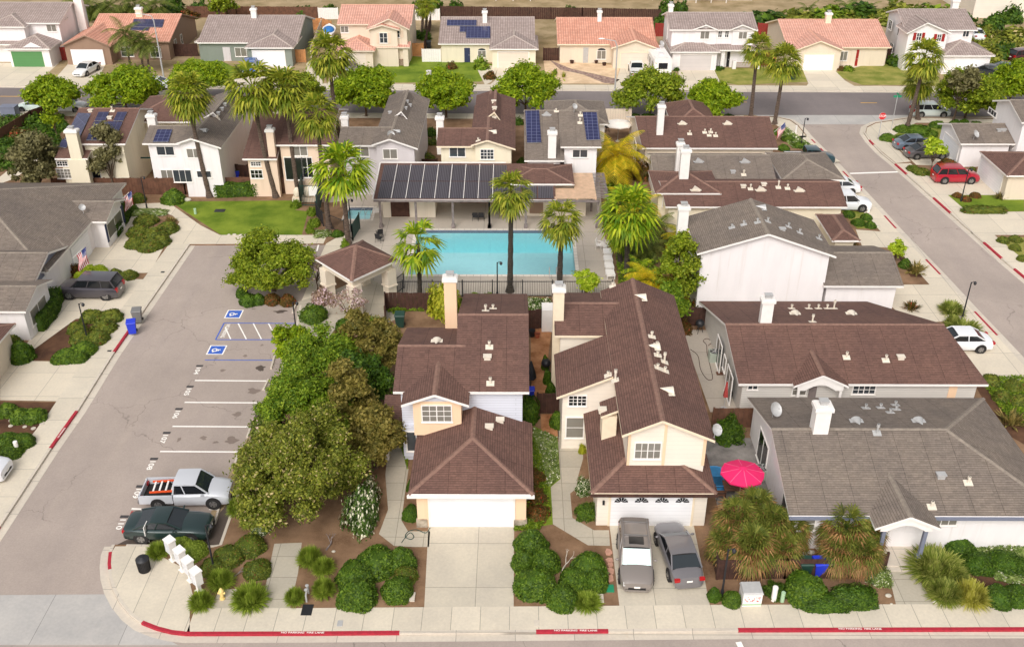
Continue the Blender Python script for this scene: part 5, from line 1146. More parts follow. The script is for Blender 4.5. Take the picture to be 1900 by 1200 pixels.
for i in range(4):
 a, b_, c, d = rg[i], rg[(i+1) % 4], ri[(i+1) % 4], ri[i]
 mb.hexa([(p[0], p[1], 2.75) for p in (a, b_, c, d)]+[(p[0], p[1], 3.45) for p in (a, b_, c, d)])
h.part('lintel', mb, 'w_cream')
for i, c in enumerate(cs):
 p = mid(c, .75); e = Vector(((cs[(i+1) % 4][0]-c[0]), (cs[(i+1) % 4][1]-c[1]))).normalized(); f_ = Vector((-e.y, e.x))
 def sq(r): return [(p[0]+e.x*r*a+f_.x*r*b, p[1]+e.y*r*a+f_.y*r*b) for a, b in ((-1, -1), (1, -1), (1, 1), (-1, 1))]
 mb = MB(); mb.prism(sq(.38), 0, 1.25); mb.prism(sq(.47), 1.25, 1.4); mb.prism(sq(.42), 1.4, 2.75); h.part('pillar', mb, 'w_cream')
sheet('pavement', [(c[0], c[1]) for c in [mid(c, 1.1) for c in cs]], .0135, M['conc_path'], True)
sheet('pool_deck', [(668, 330), (1112, 330), (1120, 430), (1146, 549), (745, 549), (735, 555), (712, 560), (690, 545), (670, 470), (640, 440), (640, 372), (612, 376), (612, 366), (672, 352)], .010, M['conc_deck'], holes=True)
# --- pool and spa
def water_mat(name, tint, dens):
 m, n, b, ns, ls = _mat(name); ns.remove(b); out = ns['Material Output']
 tr = ns.new('ShaderNodeBsdfTransparent'); gl = ns.new('ShaderNodeBsdfGlossy'); gl.inputs['Roughness'].default_value = .06
 fr = ns.new('ShaderNodeFresnel'); fr.inputs['IOR'].default_value = 1.33; mx = ns.new('ShaderNodeMixShader')
 bp = ns.new('ShaderNodeBump'); bp.inputs['Strength'].default_value = .15; bp.inputs['Distance'].default_value = .05
 ls.new(noise(ns, ls, geo_pos(ns), 1.5, 3), bp.inputs['Height']); ls.new(bp.outputs[0], gl.inputs['Normal']); ls.new(bp.outputs[0], fr.inputs['Normal'])
 ls.new(fr.outputs[0], mx.inputs[0]); ls.new(tr.outputs[0], mx.inputs[1]); ls.new(gl.outputs[0], mx.inputs[2]); ls.new(mx.outputs[0], out.inputs['Surface'])
 va = ns.new('ShaderNodeVolumeAbsorption'); va.inputs['Color'].default_value = c4(tint); va.inputs['Density'].default_value = dens; ls.new(va.outputs[0], out.inputs['Volume'])
 return m
M['water'] = water_mat('pool_water', (.1, .9, .98), .07); M['plaster'] = plain('pool_plaster', srgb(206, 250, 254), .6, .03)
M['coping'] = concrete('coping', srgb(226, 216, 204), .6, .6, 0, 0, .3)
def basin(x0, x1, y0, y1, ysplit, z_sh, z_dp):
 mb = MB(); zt = .012
 F_ = mb.face
 F_([(x0, y0, z_sh), (x1, y0, z_sh), (x1, ysplit, z_sh), (x0, ysplit, z_sh)]); ys2 = min(ysplit+.7, y1-.1)
 F_([(x0, ysplit, z_sh), (x1, ysplit, z_sh), (x1, ys2, z_dp), (x0, ys2, z_dp)]); F_([(x0, ys2, z_dp), (x1, ys2, z_dp), (x1, y1, z_dp), (x0, y1, z_dp)])
 for a, b_ in (((x0, y0), (x1, y0)), ((x1, y0), (x1, y1)), ((x1, y1), (x0, y1)), ((x0, y1), (x0, y0))):
  F_([(a[0], a[1], -.28), (b_[0], b_[1], -.28), (b_[0], b_[1], z_dp), (a[0], a[1], z_dp)]); F_([(a[0], a[1], zt), (b_[0], b_[1], zt), (b_[0], b_[1], -.28), (a[0], a[1], -.28)], 1)
 tag(mb.build('pool_basin', [M['plaster'], M['slate_blue']]), kind='structure')
 wb = MB(); e = .004; wb.box(x0+e, x1-e, y0+e, y1-e, z_dp-.05, -.12); tag(wb.build('water', M['water']), kind='structure')
 for nm, a in (('coping', (x0-.35, x1+.35, y0-.35, y0)), ('coping', (x0-.35, x1+.35, y1, y1+.35)), ('coping', (x0-.35, x0, y0, y1)), ('coping', (x1, x1+.35, y0, y1))):
  cb = MB(); cb.box(a[0], a[1], a[2], a[3], -.02, .02); tag(cb.build(nm, M['coping']), kind='structure')
for r_ in POOLS: basin(*r_[:4], r_[4], -.95 if r_[5] else -.7, -2.7 if r_[5] else -.75)
# --- street furniture and garden things
def mbthing(name, label, cat, mb, mat, loc=None, group=None, **kw):
 o = mb.build(name, mat if isinstance(mat, list) else (M[mat] if isinstance(mat, str) else mat), None, **kw)
 return tag(o, label, cat, group)
def fence(pts, hgt, mat, label, z0=0, pickets=True, posts=2.4, group='timber fences', wpx=True, th=.05):
 P = [G(*p)[:2] if wpx else p for p in pts]; t = thing('fence', label, 'fence', (P[0][0], P[0][1], 0), 0, group)
 mb = MB(); r = random.Random(len(label)); pb = []
 for i in range(len(P)-1):
  a, b_ = Vector(P[i]), Vector(P[i+1]); L = (b_-a).length; d = (b_-a)/L; n = max(1, int(L/.3)); nr = Vector((-d.y, d.x))*th/2
  for k in range(n):
   p, s_ = a+d*L*k/n, a+d*(L*(k+1)/n-.015); hh = hgt*(1+r.uniform(-.015, .015)) if pickets else hgt
   mb.prism([(p-nr)[:], (s_-nr)[:], (s_+nr)[:], (p+nr)[:]], z0, hh)
  m = max(1, int(L/posts))
  for k in range(m+1): pb.append(a+d*L*k/m)
 mb.build('panel', M[mat] if isinstance(mat, str) else mat, t)
 for p in pb[:60]: q_ = MB(); q_.box(p[0]-.06, p[0]+.06, p[1]-.06, p[1]+.06, z0, hgt+.06); q_.build('post', M[mat] if isinstance(mat, str) else mat, t)
 return t
fence([(102, 361), (345, 361), (555, 358)], 1.75, 'wood', 'long weathered brown fence behind the palm lawn'); fence([(556, 357), (615, 356), (700, 356)], 1.7, 'wood_dark', 'dark brown fence behind the small spa')
fence([(1312, 604), (1262, 604), (1262, 612)], 1.6, 'wood_dark', 'short dark fence at the top of the concrete side patio'); fence([(1321, 792), (1395, 792)], 1.5, 'wood', 'reddish fence behind the rose bush between two patios')
fence([(997, 766), (1040, 766)], 1.6, 'wood_dark', 'dark gate fence between the two front brown-roofed houses'); fence([(716, 602), (716, 576), (812, 576)], 1.6, 'wood_dark', 'dark fence corner around the bins behind the peach chimney')
fence([(1330, 1072), (1320, 1030)], 1.3, 'wood_dark', 'short dark fence side beside the parked sedan'); fence([(1330, 1074), (1455, 1072), (1608, 1072), (1640, 1060)], 1.35, 'wood_dark', 'dark broken fence in front of the shaggy palms')
fence([(978, 612), (1025, 606)], 1.7, 'wood_dark', 'dark fence behind the patio between the front houses')
fence([(350, 33), (440, 33), (590, 34)], 1.8, 'wood', 'weathered fence above the sage green far house'); fence([(592, 36), (628, 36)], 1.8, 'white', 'white vinyl fence left of the cream two-storey house', pickets=False)
fence([(766, 38), (816, 38)], 1.8, 'white', 'white vinyl fence behind the two slim palms', pickets=False); fence([(818, 34), (1080, 37), (1225, 40)], 1.9, 'wood_dark', 'long dark fence behind the solar and gravel-yard houses')
fence([(560, 58), (598, 54), (616, 60)], 1.7, 'wood_tan', 'new tan fence beside the boat'); fence([(545, 116), (568, 116)], 1.8, 'wood_tan', 'orange-tan gate fence right of the sage house'); fence([(578, 112), (598, 58)], 1.8, 'w_beige', 'beige side wall beside the boat', pickets=False, group='walls')
fence([(759, 104), (786, 104)], 1.8, 'wood_tan', 'tan fence right of the railed porch'); fence([(784, 115), (818, 115)], 1.8, 'white', 'white gate left of the navy door house', pickets=False)
fence([(788, 100), (800, 48)], 1.8, 'wood_dark', 'dark side fence running back beside the white gate'); fence([(1008, 113), (1036, 113)], 1.8, 'wood_dark', 'dark stained fence left of the red-shuttered house'); fence([(1215, 68), (1240, 68)], 2.0, 'wood_red', 'red fence behind the gravel-yard house')
fence([(1404, 70), (1445, 72)], 2.2, 'wood_red', 'red brown fence left of the pink-roofed house'); fence([(1408, 122), (1438, 122)], 1.8, 'wood_red', 'dark red fence beside the tall palm and the porch'); fence([(1640, 112), (1668, 106)], 1.6, 'wood_dark', 'grey brown gate right of the pink-roofed house')
fence([(322, 105), (368, 105)], 1.8, 'wood_dark', 'dark fence between the brown and sage houses'); fence([(104, 112), (124, 112)], 1.8, 'wood_red', 'rust fence right of the green garage'); fence([(1108, 228), (1170, 228)], 1.7, 'w_beige', 'pale yard wall behind the white umbrella', pickets=False, group='walls')
fence([(430, 332), (462, 336)], 1.7, 'wood_dark', 'dark gate between the white and blush houses'); fence([(778, 322), (812, 322)], 1.6, 'wood_dark', 'dark gate between the grey and yellow houses'); fence([(0, 262), (60, 225), (110, 205)], 1.3, 'wood', 'grey rail fence in the far left garden')
def iron(pts, hgt, label, mesh=False, mat='black', solid=None, wpx=True):
 P = [G(*p)[:2] if wpx else p for p in pts]; t = thing('pool_fence', label, 'fence', (P[0][0], P[0][1], 0), 0, 'metal fences round the pool')
 rails = MB()
 for i in range(len(P)-1):
  a, b_ = Vector(P[i]), Vector(P[i+1]); L = (b_-a).length; d = (b_-a)/L
  rails.bar((a.x, a.y, hgt-.08), (b_.x, b_.y, hgt-.08), .045); rails.bar((a.x, a.y, .15), (b_.x, b_.y, .15), .045)
  n = int(L/.14)
  for k in range(1, n): p = a+d*L*k/n; rails.bar((p.x, p.y, .1), (p.x, p.y, hgt), .022)
  m = max(1, int(L/2.4))
  for k in range(m+1 if i == len(P)-2 else m): p = a+d*L*k/m; q_ = MB(); q_.box(p.x-.04, p.x+.04, p.y-.04, p.y+.04, 0, hgt+.08); q_.build('post', M[mat], t)
  if solid:
   s_ = MB(); nr = Vector((-d.y, d.x))*.02; s_.prism([(a-nr)[:], (b_-nr)[:], (b_+nr)[:], (a+nr)[:]], .1, hgt-.02); s_.build('windscreen', M[solid], t)
 rails.build('railing', M[mat], t)
iron([(727, 556), (748, 551), (1135, 551)], 1.5, 'long black railing fence along the near side of the pool'); iron([(727, 554), (750, 535)], 1.5, 'short black railing beside the entry pavilion')
iron([(588, 402), (600, 420), (640, 436), (655, 447)], 1.5, 'black curved railing between the palms and the spa'); iron([(655, 447), (668, 425)], 1.6, 'green screened fence panel beside the tall palm', solid='green_dark', mat='green_dark')
iron([(590, 403), (600, 366)], 2.2, 'dark green side of the pool equipment cage', mat='green_dark', solid='green_dark'); iron([(558, 383), (590, 383)], 2.2, 'dark green front of the pool equipment cage', mat='green_dark'); iron([(558, 383), (566, 352)], 2.2, 'dark green left side of the pool equipment cage', mat='green_dark', solid='green_dark')
mb = MB(); g = G(574, 372); mb.ell((g[0], g[1], .9), (.5, .5, .6)); mb.ell((g[0]-1.1, g[1], .8), (.4, .4, .6)); mb.ell((g[0]+1, g[1], .8), (.4, .4, .6)); mb.box(g[0]-1.6, g[0]+1.6, g[1]-.4, g[1]+.4, 0, .4)
mbthing('pool_filter', 'pale pool filter tanks inside the dark green cage', 'pool filter', mb, 'w_beige', smooth=True)
mb = MB(); g = G(585, 384); mb.box(g[0]-.45, g[0]+.45, g[1]-.12, g[1]-.08, 1.2, 2.2); mbthing('notice_board', 'white notice on the dark green cage', 'sign', mb, 'white')
def street_lamp(px, py, hgt, label, tall=False, rz=0.0, far=False):
 g = G(px, py); t = thing('street_lamp', label, 'street lamp', g, rz, 'street lamps'); mb = MB()
 if tall:
  mb.tube([(0, 0, 0), (0, 0, hgt*.92), (-.25, 0, hgt)], [.12, .07, .06], 8); mb.build('pole', M['steel'], t, world=False)
  a = MB(); a.tube([(-.25, 0, hgt), (-1.6, 0, hgt+.25)], .04, 6); a.build('arm', M['steel'], t, world=False)
  l = MB(); l.ell((-1.9, 0, hgt+.27), (.4, .16, .09), 10, 6); l.build('lantern', M['white'], t, world=False)
 else:
  mb.tube([(0, 0, 0), (0, 0, hgt)], [.06, .045], 8); mb.cyl(0, 0, 0, .5, .085, .085, 8); mb.build('pole', M['black'], t, world=False)
  a = MB(); a.tube([(0, 0, hgt-.15), (.14, 0, hgt+.05), (.3, 0, hgt+.02)], .025, 6); a.build('arm', M['black'], t, world=False)
  l = MB(); l.lathe(.3, 0, [(.08, hgt-.22), (.13, hgt-.08), (.08, hgt+.0), (.03, hgt+.06)], 10); l.build('lantern', M['black'], t, world=False)
 return t
street_lamp(398, 1060, 3.3, 'black post lamp behind the white mailbox boxes'); street_lamp(552, 632, 3.3, 'black post lamp beside the hatched parking aisle'); street_lamp(163, 632, 3.2, 'black post lamp in the shrub bed left of the bins')
street_lamp(273, 388, 3.3, 'black post lamp where the left walk meets the fence'); street_lamp(1339, 1106, 3.3, 'black post lamp beside the painted utility box'); street_lamp(1784, 595, 3.4, 'black post lamp among the ornamental grasses at the right'); street_lamp(1783, 374, 3.4, 'black post lamp in front of the red car')
street_lamp(1486, 273, 3.3, 'black post lamp near the corner flag'); street_lamp(1321, 566, 3.3, 'black post lamp before the large blank white wall'); street_lamp(923, 552, 3.2, 'black post lamp standing inside the near pool railing'); street_lamp(652, 430, 3.2, 'black post lamp beside the spa')
street_lamp(305, 150, 8.5, 'tall grey road lamp in front of the brown stucco house', True); street_lamp(1139, 206, 8.5, 'tall grey road lamp across from the gravel yard', True)
g = G(1629, 259); t = thing('stop_sign', 'red octagonal stop sign at the street corner', 'stop sign', g); mb = MB(); mb.tube([(0, 0, 0), (.0, 0, 3.0)], .045, 6); mb.build('pole', M['steel'], t, world=False)
mb = MB(); R_ = .42; o8 = [(R_*math.cos(R(22.5+45*k)), R_*math.sin(R(22.5+45*k))) for k in range(8)]
mb.face([(a, -.06, 2.75+b_) for a, b_ in o8]); mb.face([(a, -.03, 2.75+b_) for a, b_ in o8[::-1]], 1)
for k in range(8): a, b_ = o8[k], o8[(k+1) % 8]; mb.face([(a[0], -.03, 2.75+a[1]), (b_[0], -.03, 2.75+b_[1]), (b_[0], -.06, 2.75+b_[1]), (a[0], -.06, 2.75+a[1])], 1)
pl = mb.build('sign_plate', [plain('stop_red', srgb(205, 42, 44), .5, .02), M['white']], t, world=False)
tx = text_obj('sign_text', 'STOP', (0, 0, 0), (R(90), 0, 0), .34, M['white'], scale=(.95, 1.05)); tx.parent = pl; tx.location = (0, -.066, 2.75); tx.pop('kind', None)
g = G(1653, 262-20); t = thing('street_name_sign', 'green street name plates on a thin pole behind the stop sign', 'street sign', g); mb = MB(); mb.tube([(0, 0, 0), (0, 0, 4.2)], .04, 6); mb.build('pole', M['steel'], t, world=False)
mb = MB(); mb.box(-.45, .45, -.02, .02, 3.9, 4.15); mb.build('name_plate', M['green_sign'], t, world=False); mb = MB(); mb.box(-.02, .02, -.4, .4, 4.18, 4.4); mb.build('name_plate', M['green_sign'], t, world=False)
for i, (px, py) in enumerate(((321, 1038), (339, 1057), (354, 1076), (369, 1096))):
 g = G(px+1, py, 0); t = thing('mailbox_unit', 'white pedestal mailbox unit, '+['farthest of the row beside the red-edged flyer', 'second from the dark green coupe', 'third from the dark green coupe', 'nearest to the pavement'][i], 'mailbox', g, R(-42), 'white mailbox units at the corner')
 mb = MB(); mb.box(-.27, .27, -.2, .2, .6, 1.42); mb.hexa([(-.3, -.24, 1.42), (.3, -.24, 1.42), (.3, .24, 1.42), (-.3, .24, 1.42), (-.3, -.24, 1.47), (.3, -.24, 1.47), (.3, .24, 1.52), (-.3, .24, 1.52)]); mb.build('cabinet', M['white'], t, world=False)
 mb = MB(); mb.box(-.1, .1, -.1, .1, 0, .6); mb.box(-.2, .2, -.18, .18, 0, .05); mb.build('pedestal', M['white'], t, world=False)
 mb = MB()
 for j in range(5): mb.box(-.24, .24, -.212, -.2, .64+j*.15, .77+j*.15)
 mb.build('locker_doors', plain('mail_grey', srgb(214, 214, 216), .4, .05), t, world=False)
g = G(277, 1005); mb = MB(); mb.box(g[0]-.02, g[0]+.02, g[1]-.3, g[1]+.3, .7, 1.3); mb.box(g[0]-.02, g[0]+.02, g[1]-.02, g[1]+.02, 0, .8); mbthing('flyer_sign', 'small white realty flyer sign beside the mailbox row', 'sign', mb, 'white')
g = G(269, 1058); t = thing('litter_bin', 'round black litter bin on the pavement corner', 'litter bin', g)
mb = MB(); mb.lathe(0, 0, [(.27, 0), (.3, .05), (.33, .78), (.35, .8)], 18); mb.build('bin_body', M['black'], t, smooth=True, world=False)
mb = MB(); mb.lathe(0, 0, [(.36, .8), (.36, .86), (.26, .96), (.12, 1.0), (.1, 1.02), (.001, 1.03)], 18); mb.build('bin_lid', M['black'], t, smooth=True, world=False)
mb = MB()
for k in range(24): a = 2*math.pi*k/24; mb.bar((.31*math.cos(a), .31*math.sin(a), .06), (.345*math.cos(a), .345*math.sin(a), .78), .02)
mb.build('slats', M['dark'], t, world=False)
def wheelie(px, py, body, lid, label, rz=0.0, sc_=1.0, wpx=None):
 g = wpx or G(px, py); t = thing('wheelie_bin', label, 'wheelie bin', g, rz, 'wheeled refuse bins'); mb = MB()
 b0, b1 = .26*sc_, .33*sc_; H_ = 1.0*sc_
 mb.hexa([(-b0, -b0, .08), (b0, -b0, .08), (b0, b0, .08), (-b0, b0, .08), (-b1, -b1, H_), (b1, -b1, H_), (b1, b1, H_), (-b1, b1, H_)]); mb.build('bin_body', body, t, world=False)
 mb = MB(); mb.hexa([(-b1-.04, -b1-.04, H_), (b1+.04, -b1-.04, H_), (b1+.04, b1+.06, H_), (-b1-.04, b1+.06, H_), (-b1, -b1, H_+.05), (b1, -b1, H_+.05), (b1, b1, H_+.12), (-b1, b1, H_+.12)]); mb.build('bin_lid', lid, t, world=False)
 for s_ in (-1, 1): w_ = MB(); w_.tube([(s_*(b0+.0), b0, .12), (s_*(b0+.07), b0, .12)], .12, 12); w_.build('wheel', M['black'], t, world=False)
 w_ = MB(); w_.tube([(-b0, b1+.1, H_-.03), (b0, b1+.1, H_-.03)], .025, 6); w_.build('handle', lid, t, world=False); return t
bl_ = plain('blue_plastic', srgb(38, 60, 200), .45, .04); gy_ = plain('grey_plastic', srgb(120, 118, 116), .5, .05); gr_ = plain('dark_green_plastic', srgb(36, 66, 56), .5, .05); bk_ = plain('black_plastic', srgb(40, 42, 46), .5, .05)
wheelie(247, 618, bl_, bl_, 'blue wheelie bin standing at the kerb', R(15), 1.0); wheelie(257, 597, gy_, gy_, 'grey wheelie bin at the kerb behind the blue one', R(10), 1.05)
wheelie(1517, 1066, bl_, bl_, 'blue wheelie bin behind the broken fence', R(5)); wheelie(1541, 1064, bk_, gy_, 'grey-lidded wheelie bin behind the broken fence', R(8)); wheelie(1491, 1066, gr_, gr_, 'green wheelie bin behind the broken fence, half under the palm')
wheelie(743, 606, gr_, gr_, 'dark green wheelie bin behind the peach chimney house', 0, 1.1); wheelie(549, 93, bk_, bk_, 'black wheelie bin by the sage house wall'); wheelie(442, 332, bl_, gr_, 'blue wheelie bin beside the grey shed door'); wheelie(801, 345, gr_, gr_, 'green wheelie bin between the grey and yellow houses'); wheelie(985, 738, bl_, bl_, 'blue recycling bin beside the round gate shrub', 0, .7)
wheelie(796, 90, bk_, bk_, 'dark wheelie bin behind the white gate'); wheelie(1470, 148, gr_, gr_, 'dark green bin on the dry lawn beside the curb palm', 0, .9)
g = G(413, 1110); t = thing('fire_hydrant', 'pale yellow fire hydrant on its own concrete pad', 'fire hydrant', g); hy = plain('hydrant_yellow', srgb(236, 206, 130), .5, .08)
mb = MB(); mb.lathe(0, 0, [(.15, 0), (.15, .06), (.1, .08), (.1, .5), (.14, .52), (.14, .57), (.11, .6), (.08, .7), (.03, .75)], 12); mb.build('barrel', hy, t, world=False, smooth=True)
for s_ in (-1, 1): w_ = MB(); w_.tube([(0, 0, .4), (s_*.2, 0, .4)], .06, 8); w_.build('outlet', hy, t, world=False)
g = G(571, 1108); t = thing('backflow_valve', 'grey metal backflow valve beside the rosemary bushes', 'valve', g); mb = MB(); mb.tube([(0, -.3, 0), (0, -.3, .5), (0, .3, .5), (0, .3, 0)], .05, 8); mb.build('pipework', M['steel'], t, world=False)
for y_ in (-.15, .15): w_ = MB(); w_.tube([(0, y_, .5), (0, y_, .72)], .03, 6); w_.cyl(0, y_, .7, .73, .1, .1, 10); w_.build('valve_wheel', M['steel'], t, world=False)
def cover(px, py, a, b_, mat, label, z=.022, nm='utility_cover'):
 g = G(px, py); mb = MB(); mb.box(g[0]-a, g[0]+a, g[1]-b_, g[1]+b_, -.02, z); mb.box(g[0]-a*.8, g[0]+a*.8, g[1]-b_*.8, g[1]+b_*.8, z-.002, z+.008); mbthing(nm, label, 'utility cover', mb, mat)
cover(570, 1131, .28, .38, 'black', 'dark vault lid set in the pavement edge'); cover(631, 1156, .14, .2, 'steel', 'small meter lid in the cracked pavement'); cover(763, 1108, .2, .3, 'kerb', 'pale concrete meter box beside the left driveway', .1); cover(996, 1156, .14, .22, 'kerb', 'pale meter lid in the pavement between driveways'); cover(1114, 1111, .17, .3, 'kerb', 'pale stone-rimmed meter box by the round shrubs', .08)
cover(1132, 1092, .2, .25, 'green_sign', 'green irrigation box lid beside the parked car', .08); cover(203, 651, .15, .1, 'black', 'small dark drain lid by the left red kerb'); cover(302, 505, .16, .12, 'black', 'small dark lid on the left pavement'); cover(408, 391, .5, .35, 'black', 'square lawn drain grate')
def bollard(px, py, h_, r, mat, label, cat='utility post', nm='utility_pedestal'):
 g = G(px, py); mb = MB(); mb.lathe(g[0], g[1], [(r, 0), (r, h_*.9), (r*1.08, h_*.9), (r*1.0, h_), (.001, h_*1.02)], 14); mbthing(nm, label, cat, mb, mat, smooth=True)
M['pale_green'] = plain('pale_green_plastic', srgb(168, 196, 160), .5, .05)
bollard(1435, 1113, .95, .14, 'white', 'white utility pedestal right of the painted box'); bollard(1451, 1115, .65, .11, 'pale_green', 'short pale green utility pedestal'); bollard(34, 840, .9, .13, 'white', 'white utility pedestal in the left shrub bed'); bollard(363, 397, .55, .13, 'pale_green', 'pale green pedestal on the lawn')
bollard(1476, 247, .9, .11, 'white', 'white pedestal by the corner shrubs'); bollard(1611, 393, .4, .15, 'white', 'small white cap on the right pavement edge'); bollard(796, 145, 1.0, .35, 'w_grey', 'pale utility box on the far lawn by the street tree', 'utility box', 'utility_box')
g = G(1391, 1114); t = thing('utility_box', 'white utility box painted with small red flowers', 'utility box', g, R(2)); mb = MB(); mb.box(-.5, .5, -.4, .4, 0, .85); mb.build('cabinet', M['white'], t, world=False); mb = MB(); mb.hexa([(-.54, -.44, .85), (.54, -.44, .85), (.54, .44, .85), (-.54, .44, .85), (-.5, -.38, .95), (.5, -.38, .95), (.5, .38, 1.0), (-.5, .38, 1.0)]); mb.build('lid', M['steel'], t, world=False)
mb = MB(); r = random.Random(4)
for k in range(26): a, z_ = r.uniform(-.44, .44), r.uniform(.3, .65); mb.box(a-.025, a+.025, -.404, -.402, z_, z_+.05)
o = mb.build('painted_flowers', plain('flower_red', srgb(200, 50, 60), .6), t, world=False); tag(o, kind='stuff')
mb = MB(); mb.box(-.5, .5, -.404, -.401, .08, .2); mb.build('painted_ground', M['pale_green'], t, world=False)
g = G(20, 214); mb = MB(); mb.box(g[0]-.9, g[0]+.9, g[1]-.6, g[1]+.6, 0, 1.1); mb.box(g[0]-.95, g[0]+.95, g[1]-.65, g[1]+.65, 1.1, 1.2); mbthing('utility_box', 'pale blue-grey transformer box by the far road at the left edge', 'utility box', mb, 'slate_blue')
g = G(1523, 1016); t = thing('water_tank', 'white upright tank behind the shaggy palm', 'tank', g); mb = MB(); mb.lathe(0, 0, [(.3, 0), (.42, .12), (.44, .3), (.44, 1.0), (.38, 1.2), (.2, 1.32), (.001, 1.35)], 18); mb.build('tank_shell', M['white'], t, world=False, smooth=True)
def aircon(px, py, label):
 g = G(px, py); t = thing('air_conditioner', label, 'air conditioner', g, 0, 'outdoor air conditioners'); mb = MB(); mb.box(-.38, .38, -.38, .38, 0, .75); mb.build('casing', plain('ac_grey', srgb(168, 176, 162), .5, .06), t, world=False)
 mb = MB(); mb.cyl(0, 0, .75, .77, .34, .34, 18); mb.build('fan_grille', M['dark'], t, world=False); mb = MB()
 for k in range(5): a = 2*math.pi*k/5; mb.bar((0, 0, .78), (.3*math.cos(a), .3*math.sin(a), .78), .05, .015)
 for k in range(3): mb.tube([((.1+.1*k)*math.cos(x), (.1+.1*k)*math.sin(x), .785) for x in [2*math.pi*j/14 for j in range(15)]], .008, 4)
 mb.build('fan', M['steel'], t, world=False)
aircon(1324, 668, 'grey air conditioner on the concrete side patio'); aircon(1411, 885, 'grey air conditioner behind the pink umbrella')
def parasol(px, py, r, h_, col, label, n=8, drop=.35, loc=None, closed=False):
 g = loc or G(px, py); t = thing('patio_umbrella', label, 'umbrella', g); mb = MB(); mb.tube([(0, 0, 0), (0, 0, h_+.05)], .025, 8); mb.cyl(0, 0, 0, .07, .25, .22, 14); mb.build('pole', M['steel'], t, world=False); mb = MB()
 if closed:
  for k in range(n): a0, a1 = 2*math.pi*k/n, 2*math.pi*(k+1)/n; rr = .2 if k % 2 else .13; r2 = .13 if k % 2 else .2; mb.face([(rr*math.cos(a0), rr*math.sin(a0), h_-1.2), (r2*math.cos(a1), r2*math.sin(a1), h_-1.2), (.05*math.cos(a1), .05*math.sin(a1), h_), (.05*math.cos(a0), .05*math.sin(a0), h_)])
  mb.build('canopy', col, t, world=False); return t
 for k in range(n):
  a0, a1 = 2*math.pi*k/n, 2*math.pi*(k+1)/n; am = (a0+a1)/2
  P = lambda a, rr: (rr*math.cos(a), rr*math.sin(a), h_-drop*(rr/r)**1.2)
  for (q0, q1) in ((.0, .25), (.25, .6), (.6, 1.0)):
   A, B_, Cc, D = P(a0, r*q0), P(a0, r*q1), P(a1, r*q1), P(a1, r*q0); mB = P(am, r*q1*.97); mA = P(am, r*q0*.97); mB = (mB[0], mB[1], mB[2]-.03*q1); mA = (mA[0], mA[1], mA[2]-.03*q0)
   mb.face([A, B_, mB, mA] if q0 > 0 else [A, B_, mB]); mb.face([mA, mB, Cc, D] if q0 > 0 else [A, mB, Cc])
  mb.face([P(a0, r), (P(a0, r)[0], P(a0, r)[1], P(a0, r)[2]-.12), (P(a1, r)[0], P(a1, r)[1], P(a1, r)[2]-.12), P(a1, r)])
 c = mb.build('canopy', col, t, world=False); vb = MB(); sb = MB()
 for k in range(n): a0 = 2*math.pi*k/n; sb.bar((0, 0, h_+.015), (r*math.cos(a0), r*math.sin(a0), h_-drop+.015), .03, .012)
 sb.build('seams', M['seam'] if col == M['pink'] else col, c, world=False)
 for k in range(n): a0, a1 = 2*math.pi*k/n, 2*math.pi*(k+1)/n; vb.face([(0, 0, h_+.1), (r*.2*math.cos(a0), r*.2*math.sin(a0), h_+.02), (r*.2*math.cos(a1), r*.2*math.sin(a1), h_+.02)])
 vb.build('vent_cap', col, c, world=False); rb = MB()
 for k in range(n): a0 = 2*math.pi*k/n; rb.bar((0, 0, h_-.02), (r*.98*math.cos(a0), r*.98*math.sin(a0), h_-drop-.01), .02)
 rb.build('ribs', M['steel'], t, world=False); return t
M['seam'] = plain('pale_pink_seam', srgb(240, 110, 150), .7, .04); M['pink'] = plain('pink_canvas', srgb(232, 36, 104), .7, .04); M['white_canvas'] = plain('white_canvas', srgb(244, 236, 226), .8, .03); M['red_canvas'] = plain('red_striped_canvas', srgb(168, 62, 58), .8, .3, 14)
parasol(1370, 930, 1.28, 2.5, M['pink'], 'bright pink patio umbrella over an outdoor table'); parasol(1146, 262, 1.6, 2.4, M['white_canvas'], 'white patio umbrella in the yard beside the golden palm'); parasol(1343, 758, 1, 2.2, M['red_canvas'], 'closed red umbrella at the end of the concrete patio', closed=True); parasol(130, 330+8, 1, 2.0, M['white_canvas'], 'closed pale umbrella beside the tall cream chimney', closed=True)
def table(px, py, lx, ly, h_, mat, label, nchair=0, chmat='dark'):
 g = G(px, py); t = thing('outdoor_table', label, 'table', g); mb = MB()
 for k in range(6): mb.box(-lx, lx, -ly+k*ly/3+.01, -ly+(k+1)*ly/3-.01, h_-.04, h_)
 mb.build('table_top', M[mat], t, world=False)
 for sx in (-1, 1):
  for sy in (-1, 1): l = MB(); l.box(sx*(lx-.08)-.03, sx*(lx-.08)+.03, sy*(ly-.08)-.03, sy*(ly-.08)+.03, 0, h_-.04); l.build('leg', M[mat], t, world=False)
table(1368, 918, .9, .5, .74, 'wood', 'brown slatted table under the pink umbrella')
